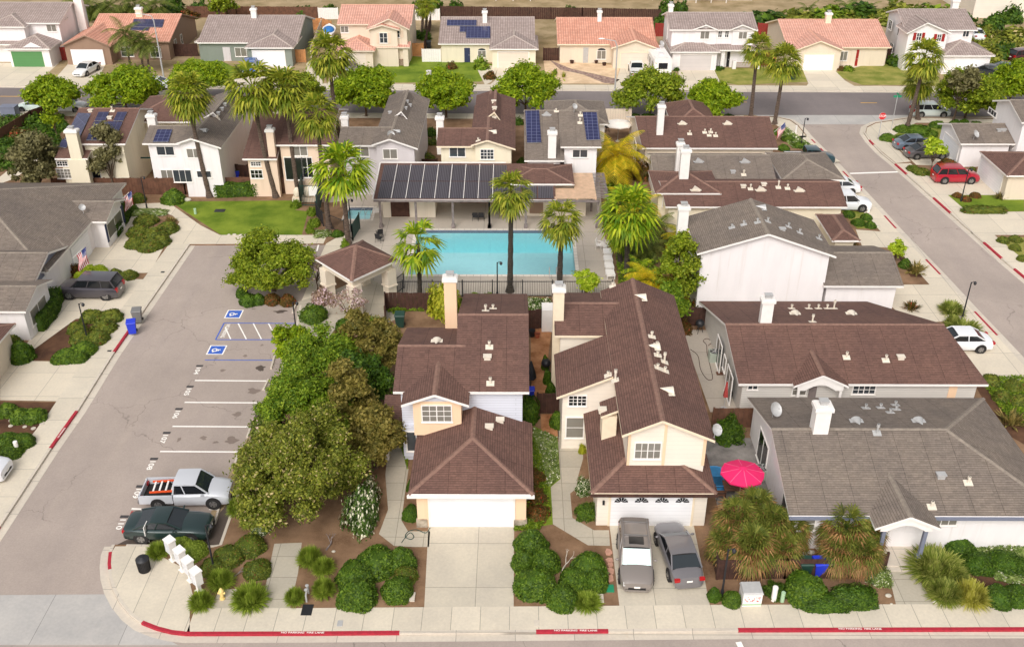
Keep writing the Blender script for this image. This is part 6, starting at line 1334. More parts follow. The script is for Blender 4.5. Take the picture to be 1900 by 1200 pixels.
def chair(x, y, rz, mat, label, name='patio_chair', cat='chair', group='outdoor chairs', seat=None):
 t = thing(name, label, cat, (x, y, 0), rz, group); mt = M[mat] if isinstance(mat, str) else mat
 b1 = MB(); b1.box(-.25, .25, -.25, .25, .4, .44); b1.build('seat', M[seat] if seat else mt, t, world=False)
 b2 = MB(); b2.hexa([(-.25, .22, .46), (.25, .22, .46), (.25, .26, .46), (-.25, .26, .46), (-.25, .34, .95), (.25, .34, .95), (.25, .38, .95), (-.25, .38, .95)]); b2.build('backrest', M[seat] if seat else mt, t, world=False)
 for sx in (-1, 1):
  for sy in (-1, 1): l = MB(); l.tube([(sx*.25, sy*.24, .42), (sx*.28, sy*.28, 0)], .016, 6); l.build('leg', mt, t, world=False)
  a = MB(); a.tube([(sx*.27, -.24, .42), (sx*.28, -.22, .65), (sx*.28, .28, .66)], .018, 6); a.build('armrest', mt, t, world=False)
 return t
g = G(1372, 925)
for i, (dx, dy, rz) in enumerate(((-.5, -.75, 180), (.4, -.75, 180), (-1.15, 0, 90), (.45, .8, 0), (-.5, .8, 0))): chair(g[0]+dx, g[1]+dy, R(rz), 'dark', 'brown slatted patio chair, '+['front left of the pink umbrella table', 'front right of the pink umbrella table', 'left end of the pink umbrella table', 'far right of the pink umbrella table', 'far left of the pink umbrella table'][i], seat='wood')
for (px, py, rz, lb) in ((705, 440, 200, 'black patio chair beside the pool deck, nearer the spa'), (704, 449, 160, 'black patio chair beside the pool deck, nearer the pavilion'), (882, 409, 180, 'left of two black chairs under the verandah'), (893, 409, 180, 'right of two black chairs under the verandah'), (699, 400, 190, 'pale chair beside the spa')):
 g = G(px, py); chair(g[0], g[1], R(rz), 'black' if 'pale' not in lb else 'white', lb, seat=None)
for i, (px, py) in enumerate(((1112, 462), (1122, 464), (1130, 458))):
 g = G(px, py); chair(g[0], g[1], R(70+60*i), 'white', 'white resin pool chair, '+['left of the jumble at the deck edge', 'middle of the jumble at the deck edge', 'right of the jumble at the deck edge'][i], group='white pool chairs')
for i, (px, py) in enumerate(((1127, 474), (1128, 487), (1130, 500), (1132, 514))):
 g = G(px, py); t = thing('sun_lounger', 'white folded sun lounger at the right edge of the pool deck, '+['farthest of four', 'second farthest of four', 'third of four', 'nearest of four'][i], 'sun lounger', g, R(4), 'white loungers by the pool')
 for j in range(2): mb = MB(); mb.box(-.36, .36, -.5, .5, .3+.12*j, .36+.12*j); mb.build('slatted_bed', M['white'], t, world=False)
 for sx in (-1, 1):
  for sy in (-1, 1): l = MB(); l.box(sx*.32-.03, sx*.32+.03, sy*.42-.03, sy*.42+.03, 0, .3); l.build('leg', M['white'], t, world=False)
def rail(px, py, rz, label):
 g = G(px, py); mb = MB()
 for s_ in (-.3, .3): mb.tube([Vector(g)+Matrix.Rotation(rz, 3, 'Z')@Vector(v) for v in ((s_, -.5, 0), (s_, -.5, .7), (s_, 0, .85), (s_, .6, .5), (s_, .6, -.3))], .025, 6)
 mb.bar(Vector(g)+Matrix.Rotation(rz, 3, 'Z')@Vector((-.3, -.5, .1)), Vector(g)+Matrix.Rotation(rz, 3, 'Z')@Vector((.3, -.5, .1)), .02)
 mbthing('pool_handrail', label, 'handrail', mb, 'steel')
rail(769, 503, R(-90), 'steel handrail at the left near corner of the pool'); rail(1026, 512, 0, 'steel handrail at the near edge of the pool by the palm'); rail(678, 404, R(160), 'thin black handrail of the small spa')
g = G(1327, 893); t = thing('paddling_pool', 'round light blue paddling pool beside the pink umbrella', 'paddling pool', g); mb = MB()
prof = [(1.0, 0), (1.0, .42), (.92, .42), (.9, .06), (.001, .06)]; mb.lathe(0, 0, prof, 28); mb.build('pool_wall', plain('sky_blue_plastic', srgb(70, 160, 222), .4, .08), t, world=False, smooth=True)
mb = MB(); mb.lathe(0, 0, [(.9, .26), (.001, .27)], 28); mb.build('water', plain('paddling_water', srgb(96, 180, 230), .08, .1), t, world=False)
def hose(pts, mat, label, r=.022):
 P = [Vector(G(*p, .03)) for p in pts]; out = []
 for i in range(len(P)-1):
  a, b_, c, d = P[max(i-1, 0)], P[i], P[i+1], P[min(i+2, len(P)-1)]
  for t_ in [k/5 for k in range(5)]: out.append(.5*((2*b_)+(c-a)*t_+(2*a-5*b_+4*c-d)*t_*t_+(3*b_-a-3*c+d)*t_**3))
 out.append(P[-1]); mb = MB(); mb.tube(out, r, 6); mbthing('garden_hose', label, 'hose', mb, mat)
hose([(798, 978), (790, 988), (772, 982), (757, 986), (752, 995), (762, 1000), (768, 995), (760, 988), (745, 1006)], 'green_dark', 'green garden hose looped on the path by the left garage')
hose([(1281, 648), (1295, 660), (1300, 685), (1312, 703), (1322, 702), (1318, 680), (1312, 655), (1311, 640), (1305, 632), (1312, 628), (1321, 634), (1314, 641)], 'wood_dark', 'brown hose winding over the concrete side patio')
mb = MB(); g = G(1338, 693); mb.box(g[0]-.35, g[0]+.35, g[1]-.22, g[1]+.22, .012, .03); mbthing('door_mat', 'brown door mat on the concrete side patio', 'door mat', mb, 'wood')
def pot(px, py, r, h_, mat, label, plant=None):
 g = G(px, py); t = thing('plant_pot', label, 'plant pot', g); mb = MB(); mb.lathe(0, 0, [(r*.7, 0), (r, h_), (r*1.08, h_), (r*.95, h_-.03), (.001, h_-.05)], 14); mb.build('pot', M[mat], t, world=False); return t
M['terracotta'] = plain('terracotta', srgb(176, 96, 66), .8, .1)
pot(997, 626, .22, .4, 'terracotta', 'terracotta pot on the brick patio'); pot(987, 624, .25, .55, 'black', 'black pot on the brick patio'); pot(1273, 615, .28, .35, 'stone', 'stone pot with red flowers at the patio top'); pot(1360, 735, .2, .4, 'black', 'black pot beside the closed red umbrella'); pot(1359, 716, .15, .3, 'slate_blue', 'small blue pot by the sliding door')
pot(1061-0, 118, .3, .4, 'wood_dark', 'dark half barrel beside the red-shuttered window'); pot(1106, 118, .25, .4, 'wood_dark', 'small dark barrel beside the arched window'); pot(1121, 122, .3, .4, 'wood_dark', 'dark barrel left of the tan garage')
def grill(px, py, label, h_=1.1):
 g = G(px, py); t = thing('barbecue_grill', label, 'barbecue', g); mb = MB(); mb.ell((0, 0, h_*.75), (.35, .35, .3), 14, 8); mb.build('kettle', M['black'], t, world=False, smooth=True)
 for k in range(3): a = 2*math.pi*k/3; l = MB(); l.tube([(.1*math.cos(a), .1*math.sin(a), h_*.6), (.3*math.cos(a), .3*math.sin(a), 0)], .02, 6); l.build('leg', M['black'], t, world=False)
grill(1297, 617, 'black covered grill on the concrete patio'); grill(1126, 246, 'black grill beside the white umbrella'); grill(1013, 700-12, 'dark kettle beside the brick patio wall', .9)
mb = MB(); g = G(985, 716); mb.tube([(g[0], g[1], 0), (g[0], g[1], 2.0)], .03, 6); mb.lathe(g[0], g[1], [(.4, .7), (.28, 1.3), (.06, 2.05)], 6); mbthing('patio_umbrella', 'closed black umbrella beside the brick patio', 'umbrella', mb, 'black')
mb = MB(); g = G(1017, 612); mb.box(g[0]-.5, g[0]+.5, g[1]-.3, g[1]+.9, 0, 1.9); mbthing('storage_shed', 'white storage cabinet beside the white chimney', 'cabinet', mb, 'white')
mb = MB(); g = G(426, 333); mb.box(g[0]-.6, g[0]+.6, g[1]-.3, g[1]+.5, 0, 1.9); mbthing('storage_shed', 'grey storage cabinet right of the white house', 'cabinet', mb, 'w_grey')
g = G(285, 332); t = thing('swing_frame', 'dark green swing frame behind the long fence', 'swing', g); mb = MB(); mb.bar((-2.3, 0, 2.3), (2.3, 0, 2.3), .12); mb.build('beam', M['green_dark'], t, world=False)
for s_ in (-1, 1):
 for k in (-1, 1): l = MB(); l.bar((s_*2.2, 0, 2.3), (s_*2.5, k*1.0, 0), .1); l.build('leg', M['green_dark'], t, world=False)
mb = MB(); g = G(811, 71+0); 
def flag(px, py, z, base, label, s_=1.0, rz=0.0):
 """striped flag hanging from a short slanting pole fixed to a wall"""
 P0 = Vector(G(px, py, z)); t = thing('flag', label, 'flag', P0, rz, 'national flags on house fronts'); mb = MB(); mb.tube([(0, 0, 0), (.9*s_, 0, .8*s_)], .02, 6); mb.build('flag_pole', M['white'], t, world=False)
 mr, mw, mc = plain('flag_red', srgb(190, 40, 56), .7, .03), M['white'], plain('flag_blue', srgb(44, 54, 110), .7, .03)
 L_, W_ = 1.25*s_, .75*s_
 def pt(u, v): return (.35*s_+.5*s_*u*0+ (.75*s_)*v+.08*s_*math.sin(u*5)*u, .10*s_*math.sin(u*6+v*2), .28*s_+.62*s_*v-u*L_*.95)
 b = MB(); n = 10
 for i in range(13):
  for k in range(n): b.face([pt(k/n, i/13), pt((k+1)/n, i/13), pt((k+1)/n, (i+1)/13), pt(k/n, (i+1)/13)], 0 if i % 2 == 0 else 1)
 cl = b.build('cloth', [mr, mw], t, world=False)
 c = MB()
 for sd in (-.012, .012):
  for k in range(4): 
   P = [pt(k/n, 6/13), pt((k+1)/n, 6/13), pt((k+1)/n, 1), pt(k/n, 1)]; c.face([(p[0], p[1]+sd*s_, p[2]) for p in P])
 cn = c.build('canton', mc, cl, world=False); d = MB()
 for i in range(5):
  for j in range(6): p = pt((.4*(j+.5)/6), 6/13+(7/13)*(i+.5)/5); d.face([(p[0]-.018*s_, p[1]-.02*s_, p[2]-.018*s_), (p[0]+.018*s_, p[1]-.02*s_, p[2]-.018*s_), (p[0]+.018*s_, p[1]-.02*s_, p[2]+.018*s_), (p[0]-.018*s_, p[1]-.02*s_, p[2]+.018*s_)])
 d.parts = 1; o = d.build('stars', mw, cl, world=False); tag(o, kind='stuff')
flag(222, 374, 2.3, None, 'striped national flag on the slate-shuttered wing left of the lawn', 1.15); flag(134, 480, 2.2, None, 'striped national flag beside the lime bush and the dark car', 1.3, R(-10)); flag(1437, 245, 1.8, None, 'striped national flag at the brown-roofed corner house', 1.1, R(15)); flag(1877, 278, 2.0, None, 'striped national flag at the right edge above the brown garage roof', 1.1, R(20))
r = random.Random(7)
for i, (px, py, a, b_) in enumerate(((21, 780, .17, .12), (41, 785, .15, .11), (61, 784, .16, .12), (78, 787, .16, .12), (62, 795, .16, .12), (20, 790, .15, .1), (46, 792, .14, .1))):
 g = G(px, py); mb = MB(); mb.prism([(g[0]+a*math.cos(t), g[1]+a*math.sin(t)) for t in [2*math.pi*k/14 for k in range(14)]], 0, .04); mbthing('stepping_stone', 'round pale stepping stone in the dark mulch of the left bed, %s from the left' % ['first', 'third', 'fifth', 'last', 'sixth', 'second', 'fourth'][i], 'stepping stone', mb, 'kerb', group='round stepping stones')
for i, (px, py, w_) in enumerate(((1129, 1025, .35), (1131, 1040, .3), (1133, 1048, .25), (1132, 1060, .35), (1131, 1072, .35))):
 g = G(px, py); n = 6; mb = MB(); ph = r.uniform(0, 6); mb.prism([(g[0]+w_*.75*r.uniform(.7, 1.1)*math.cos(2*math.pi*k/n+ph), g[1]+w_*.95*r.uniform(.7, 1.1)*math.sin(2*math.pi*k/n+ph)) for k in range(n)], 0, .06)
 mbthing('flagstone', 'pinkish flagstone left of the parked car, %s from the house' % ['first', 'second', 'third', 'fourth', 'fifth'][i], 'flagstone', mb, 'flagstone', group='pink flagstones')
for i, (px, py, w_) in enumerate(((1505, 1025, .22), (1492, 1028, .2), (1828, 1113, .4), (1736, 1117, .18), (1744, 1121, .1), (1766, 1122, .18), (1648, 1105, .18), (1654, 1120, .08), (619, 1043-20, .12), (435, 436, .2), (447, 437, .2), (456, 436, .15), (425, 436, .15), (348, 372, .4), (1628, 422, .25))):
 g = G(px, py); mb = MB(); mb.ell((g[0], g[1], w_*.2), (w_, w_*.75, w_*.45), 8, 6); mbthing('garden_rock', 'pale garden rock '+['behind the broken fence, right', 'behind the broken fence, left', 'large and flat by the yellowish grass clump', 'at the foot of the entry path, right', 'tiny, right of the entry path foot', 'between the two grass clumps', 'round, left of the entry path', 'tiny, left of the entry path foot', 'small, in the rosemary bed', 'on the lawn edge, second from left', 'on the lawn edge, third from left', 'on the lawn edge, rightmost', 'on the lawn edge, leftmost', 'flat slab below the long fence', 'at the planter by the brown porch roof'][i], 'rock', mb, 'stone_pale', group='garden rocks')
def twig(px, py, label, seed, L=1.0, mat='wood_grey'):
 rr = random.Random(seed); g = Vector(G(px, py, .04)); mb = MB()
 def br(p, d, l, rad, k):
  q_ = p+d*l; mb.tube([p, (p+q_)/2+Vector((rr.uniform(-.05, .05), rr.uniform(-.05, .05), .03)), q_], [rad, rad*.8, rad*.6], 5)
  if k: 
   for _ in range(2): a = rr.uniform(-.9, .9); br(q_, Vector((d.x*math.cos(a)-d.y*math.sin(a), d.x*math.sin(a)+d.y*math.cos(a), rr.uniform(0, .3))).normalized(), l*.7, rad*.6, k-1)
 br(g, Vector((.4, .9, .1)).normalized(), L*.5, .05, 3); mbthing('dry_branch', label, 'branch', mb, mat)
twig(1042, 1062, 'bleached bare branch between the round clipped shrubs', 3, 1.3, 'kerb'); twig(605, 1020, 'bare pruned branches under the big tree', 5, 1.0); twig(432, 1075, 'bare twigs in the rosemary bed', 8, .9)
g = G(612, 74); t = thing('motor_boat', 'white motor boat with blue cover parked on a trailer behind the tan fence', 'boat', g, R(8)); mb = MB(); st = []
for i in range(9): u = i/8; w_ = 1.0*math.sin(min(1, (u+.25)*1.25)*math.pi/2)*(1 if u < .6 else (1-((u-.6)/.4)**1.8)); st.append([(-w_, -3+6*(1-u)*-1+0, 1.5), (-w_*.8, 0, .9), (0, 0, .6), (w_*.8, 0, .9), (w_, 0, 1.5)])
for i in range(9): st[i] = [(p[0]+1e-3*j, -2.8+5.6*i/8, p[2]+(.3*(i/8)**2)) for j, p in enumerate(st[i])]
for i in range(8):
 for j in range(4): mb.face([st[i][j], st[i+1][j], st[i+1][j+1], st[i][j+1]])
 mb.face([st[i][4], st[i+1][4], st[i+1][0], st[i][0]])
mb.face(st[0]); mb.build('hull', M['white'], t, world=False)
mb = MB(); mb.ell((0, -.4, 1.6), (.85, 1.6, .45), 12, 8); mb.build('boat_cover', plain('blue_canvas', srgb(50, 120, 190), .7, .08), t, world=False, smooth=True)
mb = MB(); mb.bar((-.6, -2.5, .5), (-.6, 2.6, .5), .08); mb.bar((.6, -2.5, .5), (.6, 2.6, .5), .08); mb.bar((-.9, 0, .4), (.9, 0, .4), .08); mb.build('boat_trailer', M['steel'], t, world=False)
for s_ in (-1, 1): w_ = MB(); w_.tube([(s_*.95, 0, .33), (s_*1.12, 0, .33)], .33, 14); w_.build('wheel', M['black'], t, world=False)
g = G(1226, 146); t = thing('travel_trailer', 'long white travel trailer parked beside the white pickup', 'travel trailer', (g[0], g[1]+3.3, 0), R(3)); mb = MB()
P = [(-1.2, .45), (-1.2, 2.5), (-1.05, 2.75), (1.05, 2.75), (1.2, 2.5), (1.2, .45)]
A = [(p[0], -3.4, p[1]) for p in P]; B_ = [(p[0], 3.3, p[1]) for p in P]; mb.face(A); mb.face(B_[::-1])
for i in range(6): j = (i+1) % 6; mb.face([A[i], B_[i], B_[j], A[j]])
mb.build('trailer_body', M['white'], t, world=False)
for y_ in (-1.5, .8): a = MB(); a.box(-.3, .3, y_-.25, y_+.25, 2.75, 2.95); a.build('roof_vent', M['w_grey'], t, world=False)
a = MB(); a.box(-.6, .6, -3.43, -3.4, 1.3, 2.1); a.build('window', M['pane_black'], t, world=False); a = MB(); a.box(-1.2, 1.2, -3.45, -3.4, .5, .8); a.build('bumper', M['w_grey'], t, world=False)
for y_ in (-2, 0, 1.8): a = MB(); a.box(-1.225, -1.2, y_-.5, y_+.5, 1.3, 2.0); a.build('window', M['pane_black'], t, world=False)
for s_ in (-1, 1): w_ = MB(); w_.tube([(s_*.98, 0, .35), (s_*1.18, 0, .35)], .35, 14); w_.build('wheel', M['black'], t, world=False)
# --- vehicles
CARK = dict(
 sedan=dict(L=4.8, W=1.82, st=[(-2.4, .55, .62), (-2.32, .86, .8), (-1.9, 1.0, .87), (-1.45, 1.02, .9), (-.6, .97, .91), (.4, .96, .91), (.95, .98, .9), (1.5, .9, .89), (2.05, .78, .84), (2.32, .66, .72), (2.4, .5, .6)],
 cab=(-1.75, 1.15, -1.0, .35, 1.43, .74, .55), ax=(-1.42, 1.38), wr=.33),
 suv=dict(L=4.6, W=1.85, st=[(-2.28, .6, .7), (-2.24, .95, .84), (-2.0, 1.06, .88), (-1.45, 1.07, .92), (-.6, 1.03, .92), (.4, 1.02, .92), (1.0, 1.06, .91), (1.55, 1.0, .9), (2.05, .9, .85), (2.26, .76, .74), (2.32, .5, .62)],
 cab=(-2.2, 1.2, -1.85, .45, 1.66, .78, .62), ax=(-1.35, 1.35), wr=.37),
 bigsuv=dict(L=5.0, W=1.93, st=[(-2.5, .6, .75), (-2.46, 1.0, .88), (-2.2, 1.12, .92), (-1.5, 1.13, .96), (-.6, 1.1, .96), (.5, 1.1, .96), (1.1, 1.12, .95), (1.8, 1.08, .93), (2.3, 1.0, .9), (2.48, .85, .8), (2.52, .5, .7)],
 cab=(-2.4, 1.3, -2.05, .6, 1.76, .82, .68), ax=(-1.5, 1.52), wr=.4),
 coupe=dict(L=4.77, W=1.88, st=[(-2.38, .55, .7), (-2.34, .92, .84), (-2.1, 1.0, .9), (-1.5, 1.02, .94), (-.6, .95, .93), (.2, .93, .92), (.75, .98, .92), (1.5, .95, .92), (2.1, .86, .88), (2.33, .7, .76), (2.38, .45, .66)],
 cab=(-1.75, .95, -.75, .15, 1.36, .72, .5), ax=(-1.38, 1.42), wr=.35),
 pickup=dict(L=5.3, W=1.85, st=[(-.62, 1.0, .9), (-.5, 1.06, .92), (.3, 1.05, .92), (.9, 1.06, .92), (1.35, 1.1, .91), (1.9, 1.04, .9), (2.35, .96, .86), (2.55, .85, .78), (2.6, .5, .7)],
 cab=(-.6, 1.45, -.5, .75, 1.7, .78, .62), ax=(-1.55, 1.65), wr=.37))
M['tyre'] = plain('tyre_rubber', srgb(34, 32, 32), .8, .1); M['rim'] = plain('alloy_rim', srgb(150, 148, 148), .3, .05, 2, .7); M['lamp_red'] = plain('tail_lamp', srgb(176, 24, 30), .3, .05); M['lamp_clear'] = plain('head_lamp', srgb(212, 210, 204), .15, .05, 2, .2); M['plate'] = plain('number_plate', srgb(236, 232, 226), .5, .03)
M['sunshade'] = plain('silver_sunshade', srgb(216, 240, 236), .5, .04)
def car(kind, px, py, head, col, label, cat='car', group='parked vehicles', shade=False, rails=False, sunroof=False, liner=None, s=1.0, metal=.12, detail=True, glass='car_glass', stripe=None):
 K = CARK[kind]; g = G(px, py, 0) if py < 9000 else px
 onroad = RZ if stripe == 'road' else 0
 if onroad: g = G(px, py, RZ)
 t = thing('parked_'+{'sedan': 'car', 'coupe': 'coupe', 'suv': 'suv', 'bigsuv': 'suv', 'pickup': 'pickup_truck'}[kind], label, cat, g, R(head), group); t.scale = (s, s, s)
 pm = paint('paint_'+label.split()[0]+str(len(label)), col, metal); w_ = K['W']/2; zb = .24; st = K['st']; mb = MB(); rings = []
 for x, zt, hw in st:
  hw = hw/.92*w_; zt2 = zt; mid = (zt+zb)/2+.05
  half = [(0, zt2+.03), (hw*.55, zt2+.02), (hw*.86, zt2-.03), (hw*.97, zt2-.12), (hw, mid), (hw*.98, zb+.18), (hw*.9, zb)]
  rings.append([(x, -a, b) for a, b in half[::-1]]+[(x, a, b) for a, b in half[1:]])
 n = len(rings[0])
 for i in range(len(rings)-1):
  for j in range(n-1): mb.face([rings[i][j], rings[i][j+1], rings[i+1][j+1], rings[i+1][j]])
  mb.face([rings[i][n-1], rings[i][0], rings[i+1][0], rings[i+1][n-1]])
 mb.face(rings[0]); mb.face(rings[-1][::-1])
 body = mb.build('body', pm, t, world=False, smooth=35)
 c0, c1, r0, r1, zr, wt, _ = K['cab']; zb0 = max(z for x, z, h in st if c0-.2 < x < c1+.2)-.02; wb = w_*.9; wt = wt*w_/.92
 def lerp(a, b_, t_): return tuple(a[i]+(b_[i]-a[i])*t_ for i in range(3))
 zt = zr-.03
 BL, BR_, FL, FRr = (c0, wb, zb0), (c0, -wb, zb0), (c1, wb*.96, zb0-.02), (c1, -wb*.96, zb0-.02)
 TL, TR, UL, UR = (r0, wt*.94, zt), (r0, -wt*.94, zt), (r1, wt*.95, zt), (r1, -wt*.95, zt)
 cb = MB(); sh = lambda p: (p[0]*.985, p[1]*.985, p[2]-.012)
 cb.hexa([sh(p) for p in (BL, BR_, FRr, FL)][::-1]+[sh(p) for p in (TL, TR, UR, UL)][::-1]); cb.build('cabin', M['dark'], t, world=False)
 q1 = MB(); q1.face([lerp(FRr, UR, .04), lerp(FL, UL, .04), lerp(UL, FL, .06), lerp(UR, FRr, .06)]); ws_ = q1.build('windshield', M['sunshade'] if shade else M[glass], t, world=False)
 q1 = MB(); q1.face([lerp(BL, TL, .08), lerp(BR_, TR, .08), lerp(TR, BR_, .08), lerp(TL, BL, .08)]); q1.build('rear_window', M[glass], t, world=False)
 for sgn_ in (1, -1):
  B0, B1, T0, T1 = (BL, FL, TL, UL) if sgn_ > 0 else (BR_, FRr, TR, UR); np_ = 3 if 'suv' in kind else 2
  cuts = {3: (0.03, .30, .64, .97), 2: (0.05, .46, .97)}[np_]
  if kind == 'pickup': cuts = (.06, .34, .97)
  for i in range(len(cuts)-1):
   a, b_ = cuts[i]+.015, cuts[i+1]-.015; lo = lambda u: lerp(lerp(B0, B1, u), lerp(T0, T1, u), .06); hi = lambda u: lerp(lerp(B0, B1, u), lerp(T0, T1, u), .92)
   P = [lo(a), lo(b_), hi(b_), hi(a)]; P = [(p[0], p[1]+.004*sgn_, p[2]) for p in P]; qm = MB(); qm.face(P if sgn_ > 0 else P[::-1]); qm.build('side_window', M['pane_black'], t, world=False)
  pb = MB()
  for a_, b_ in ((B0, T0), (B1, T1)): pb.bar(a_, b_, .075, .07)
  for u in cuts[1:-1]: pb.bar(lerp(B0, B1, u), lerp(T0, T1, u), .06, .05)
  pb.bar(T0, T1, .07, .06); pb.build('window_pillars', pm, t, world=False)
 rb = MB(); ns = 6
 for i in range(ns):
  for j in range(4):
   def pt(a, b_):
    x = r0-.06+(r1-r0+.08)*a/ns; y = -wt*.97+2*wt*.97*b_/4; e = 1-abs(b_-2)/2; f_ = 1-abs(2*a/ns-1)**3
    return (x, y, zt+.01+.05*min(1, e*1.6)*1+.035*f_)
   rb.face([pt(i, j), pt(i+1, j), pt(i+1, j+1), pt(i, j+1)])
 rf = rb.build('roof', pm, t, world=False, smooth=60)
 if sunroof: sb = MB(); sb.box(r1-.75, r1-.18, -.4, .4, zt+.06, zt+.112); sb.build('sunroof', M['pane_black'], rf, world=False)
 if rails:
  for sg in (-1, 1): b_ = MB(); b_.bar((r0+.1, sg*wt*.85, zt+.12), (r1-.1, sg*wt*.85, zt+.12), .04); b_.build('roof_rail', M['rim'], rf, world=False)
  for x_ in (r0+.4, r1-.85): b_ = MB(); b_.bar((x_, -wt*.85, zt+.13), (x_, wt*.85, zt+.13), .05); b_.build('roof_bar', M['rim'], rf, world=False)
 if kind == 'pickup':
  bb = MB(); x0, x1, hw, zt2 = -2.62, -.66, .85/.92*w_, 1.0
  for sg in (-1, 1): bb.box(x0, x1, sg*hw-.05, sg*hw+.05, .45, zt2) if sg else None
  bb.box(x0, x0+.07, -hw, hw, .45, zt2); bb.box(x1-.06, x1, -hw, hw, .45, zt2); bb.build('bed', pm, t, world=False)
  lb = MB(); lb.box(x0+.07, x1-.06, -hw+.05, hw-.05, .5, .58); lb.build('bed_liner', M['dark'] if liner is None else liner, t, world=False)
  ub = MB(); ub.box(x0-.12, x0, -hw*.95, hw*.95, .42, .58); ub.build('rear_bumper', M['rim'], t, world=False)
 L0 = -2.62 if kind == 'pickup' else st[0][0]; L1 = st[-1][0]; r_ = K['wr']
 for i, ax_ in enumerate(K['ax']):
  for sg in (-1, 1):
   wy = sg*(w_-.02); aw = MB(); aw.tube([(ax_, sg*(w_-.3), r_+.02), (ax_, sg*(w_+.004), r_+.02)], r_+.07, 20); ar = aw.build('wheel_arch', M['dark'], t, world=False)
   tb = MB(); tb.tube([(ax_, sg*(w_-.22), r_), (ax_, sg*(w_+.015), r_)], r_, 20); wh = tb.build('wheel', M['tyre'], t, world=False)
   qb = MB(); qb.tube([(ax_, sg*(w_+.012), r_), (ax_, sg*(w_+.02), r_)], r_*.62, 16)
   qb.build('rim', M['rim'], wh, world=False)
   db = MB()
   for k in range(5): a = 2*math.pi*(k+.5)/5; db.bar((ax_+.12*math.cos(a), sg*(w_+.022), r_+.12*math.sin(a)), (ax_+r_*.55*math.cos(a), sg*(w_+.022), r_+r_*.55*math.sin(a)), .07, .01)
   db.build('rim_openings', M['dark'], wh, world=False)
 fz = next(z for x, z, h in st[::-1] if z > .6); 
 for sg in (-1, 1):
  hb = MB(); hb.hexa([(L1-.30, sg*w_*.62-.17, fz-.16), (L1-.02, sg*w_*.60-.17, fz-.16), (L1-.06, sg*w_*.60+.17, fz-.16), (L1-.42, sg*w_*.66+.19, fz-.16), (L1-.42, sg*w_*.62-.17, fz+.03), (L1-.12, sg*w_*.60-.17, fz-.0), (L1-.16, sg*w_*.60+.17, fz-.0), (L1-.5, sg*w_*.66+.17, fz+.03)]); hb.build('headlight', M['lamp_clear'], t, world=False)
  zr_ = .85 if kind != 'pickup' else .8; hb = MB(); hb.box(L0-.012, L0+.14, sg*w_*.74-.15, sg*w_*.74+.14, zr_-.14, zr_+.03 if 'suv' not in kind else zr_+.2); hb.build('taillight', M['lamp_red'], t, world=False)
  mb2 = MB(); mb2.ell((c1-.35, sg*(w_+.09), zb0+.06), (.07, .12, .07), 8, 6); mb2.build('mirror', pm, t, world=False, smooth=True)
 gb = MB(); gb.box(L1-.06, L1+.015, -w_*.5, w_*.5, .38, .52); gb.build('grille', M['dark'], t, world=False)
 for x_, sg in ((L1+.02, 1), (L0-.02, -1)): b_ = MB(); b_.box(min(x_, x_-.012*sg), max(x_, x_-.012*sg), -.16, .16, .5 if sg > 0 else .66, .62 if sg > 0 else .78); b_.build('number_plate', M['plate'], t, world=False)
 return t
silver = srgb(206, 207, 212)
t = car('pickup', 352, 926, 2, silver, 'silver pickup truck with an orange ladder in its bed beside the mailboxes lot', 'pickup truck')
g = t.location; l = thing('ladder', 'orange and white ladder lying in the silver pickup bed', 'ladder', (g[0]-1.35, g[1], .95), R(6)); 
for y_ in (-.5, .5): mb = MB(); mb.box(-.75, .75, y_-.04, y_+.04, 0, .1); mb.build('ladder_rail', plain('ladder_orange', srgb(224, 84, 36), .5, .05), l, world=False)
for k in range(4): mb = MB(); mb.box(-.6+k*.36, -.5+k*.36, -.5, .5, .03, .08); mb.build('rung', M['white'], l, world=False)
car('coupe', 318, 988, 0, srgb(38, 56, 56), 'dark green fastback coupe in the stall nearest the mailboxes', metal=.2)
car('bigsuv', 172, 547, 178, srgb(74, 70, 76), 'dark grey SUV on the driveway by the slate-blue gable', metal=.15)
car('suv', 1177, 1046, -93, srgb(134, 125, 119), 'grey-brown SUV with silver sunshade and roof bars on the front driveway', shade=True, rails=True, sunroof=True)
car('sedan', 1256, 1038, 97, srgb(116, 112, 114), 'dark grey sedan seen from behind on the front driveway')
car('sedan', 162, 136, -100, srgb(236, 234, 232), 'white sedan facing the far road outside the brown stucco house', metal=.05); car('sedan', 284, 164, 180, srgb(228, 228, 230), 'white hatchback parked on the far road behind a street tree', metal=.05, stripe='road')
car('suv', 467, 131, 95, srgb(70, 110, 176), 'blue car on the driveway of the sage green house'); car('suv', 648, 137, 85, srgb(36, 34, 38), 'black off-roader outside the railed porch house'); car('pickup', 1180, 138, 88, srgb(238, 236, 234), 'white pickup truck with dark bed beside the travel trailer', 'pickup truck', metal=.05)
car('pickup', 1500, 302, 0, srgb(30, 62, 70), 'dark teal pickup truck at the end of the grey-roofed row house', 'pickup truck'); car('pickup', 1562, 387, 0, srgb(238, 238, 240), 'white pickup truck nosing out past the brown roof edge', 'pickup truck', metal=.05); car('sedan', 1548, 356, 180, srgb(232, 232, 232), 'white car mostly hidden beyond the white pickup', metal=.05)
car('sedan', 1774, 644, 180, srgb(240, 240, 242), 'white sedan behind the long brown roof on the right', metal=.05); car('suv', 1770, 336, 0, srgb(176, 26, 48), 'red SUV on the drive facing the white garage door')
car('sedan', 1697, 275, 4, srgb(104, 116, 130), 'blue-grey sedan, farther of two beside the white garage house'); car('sedan', 1718, 291, 4, srgb(92, 88, 90), 'dark grey sedan, nearer of two beside the white garage house')
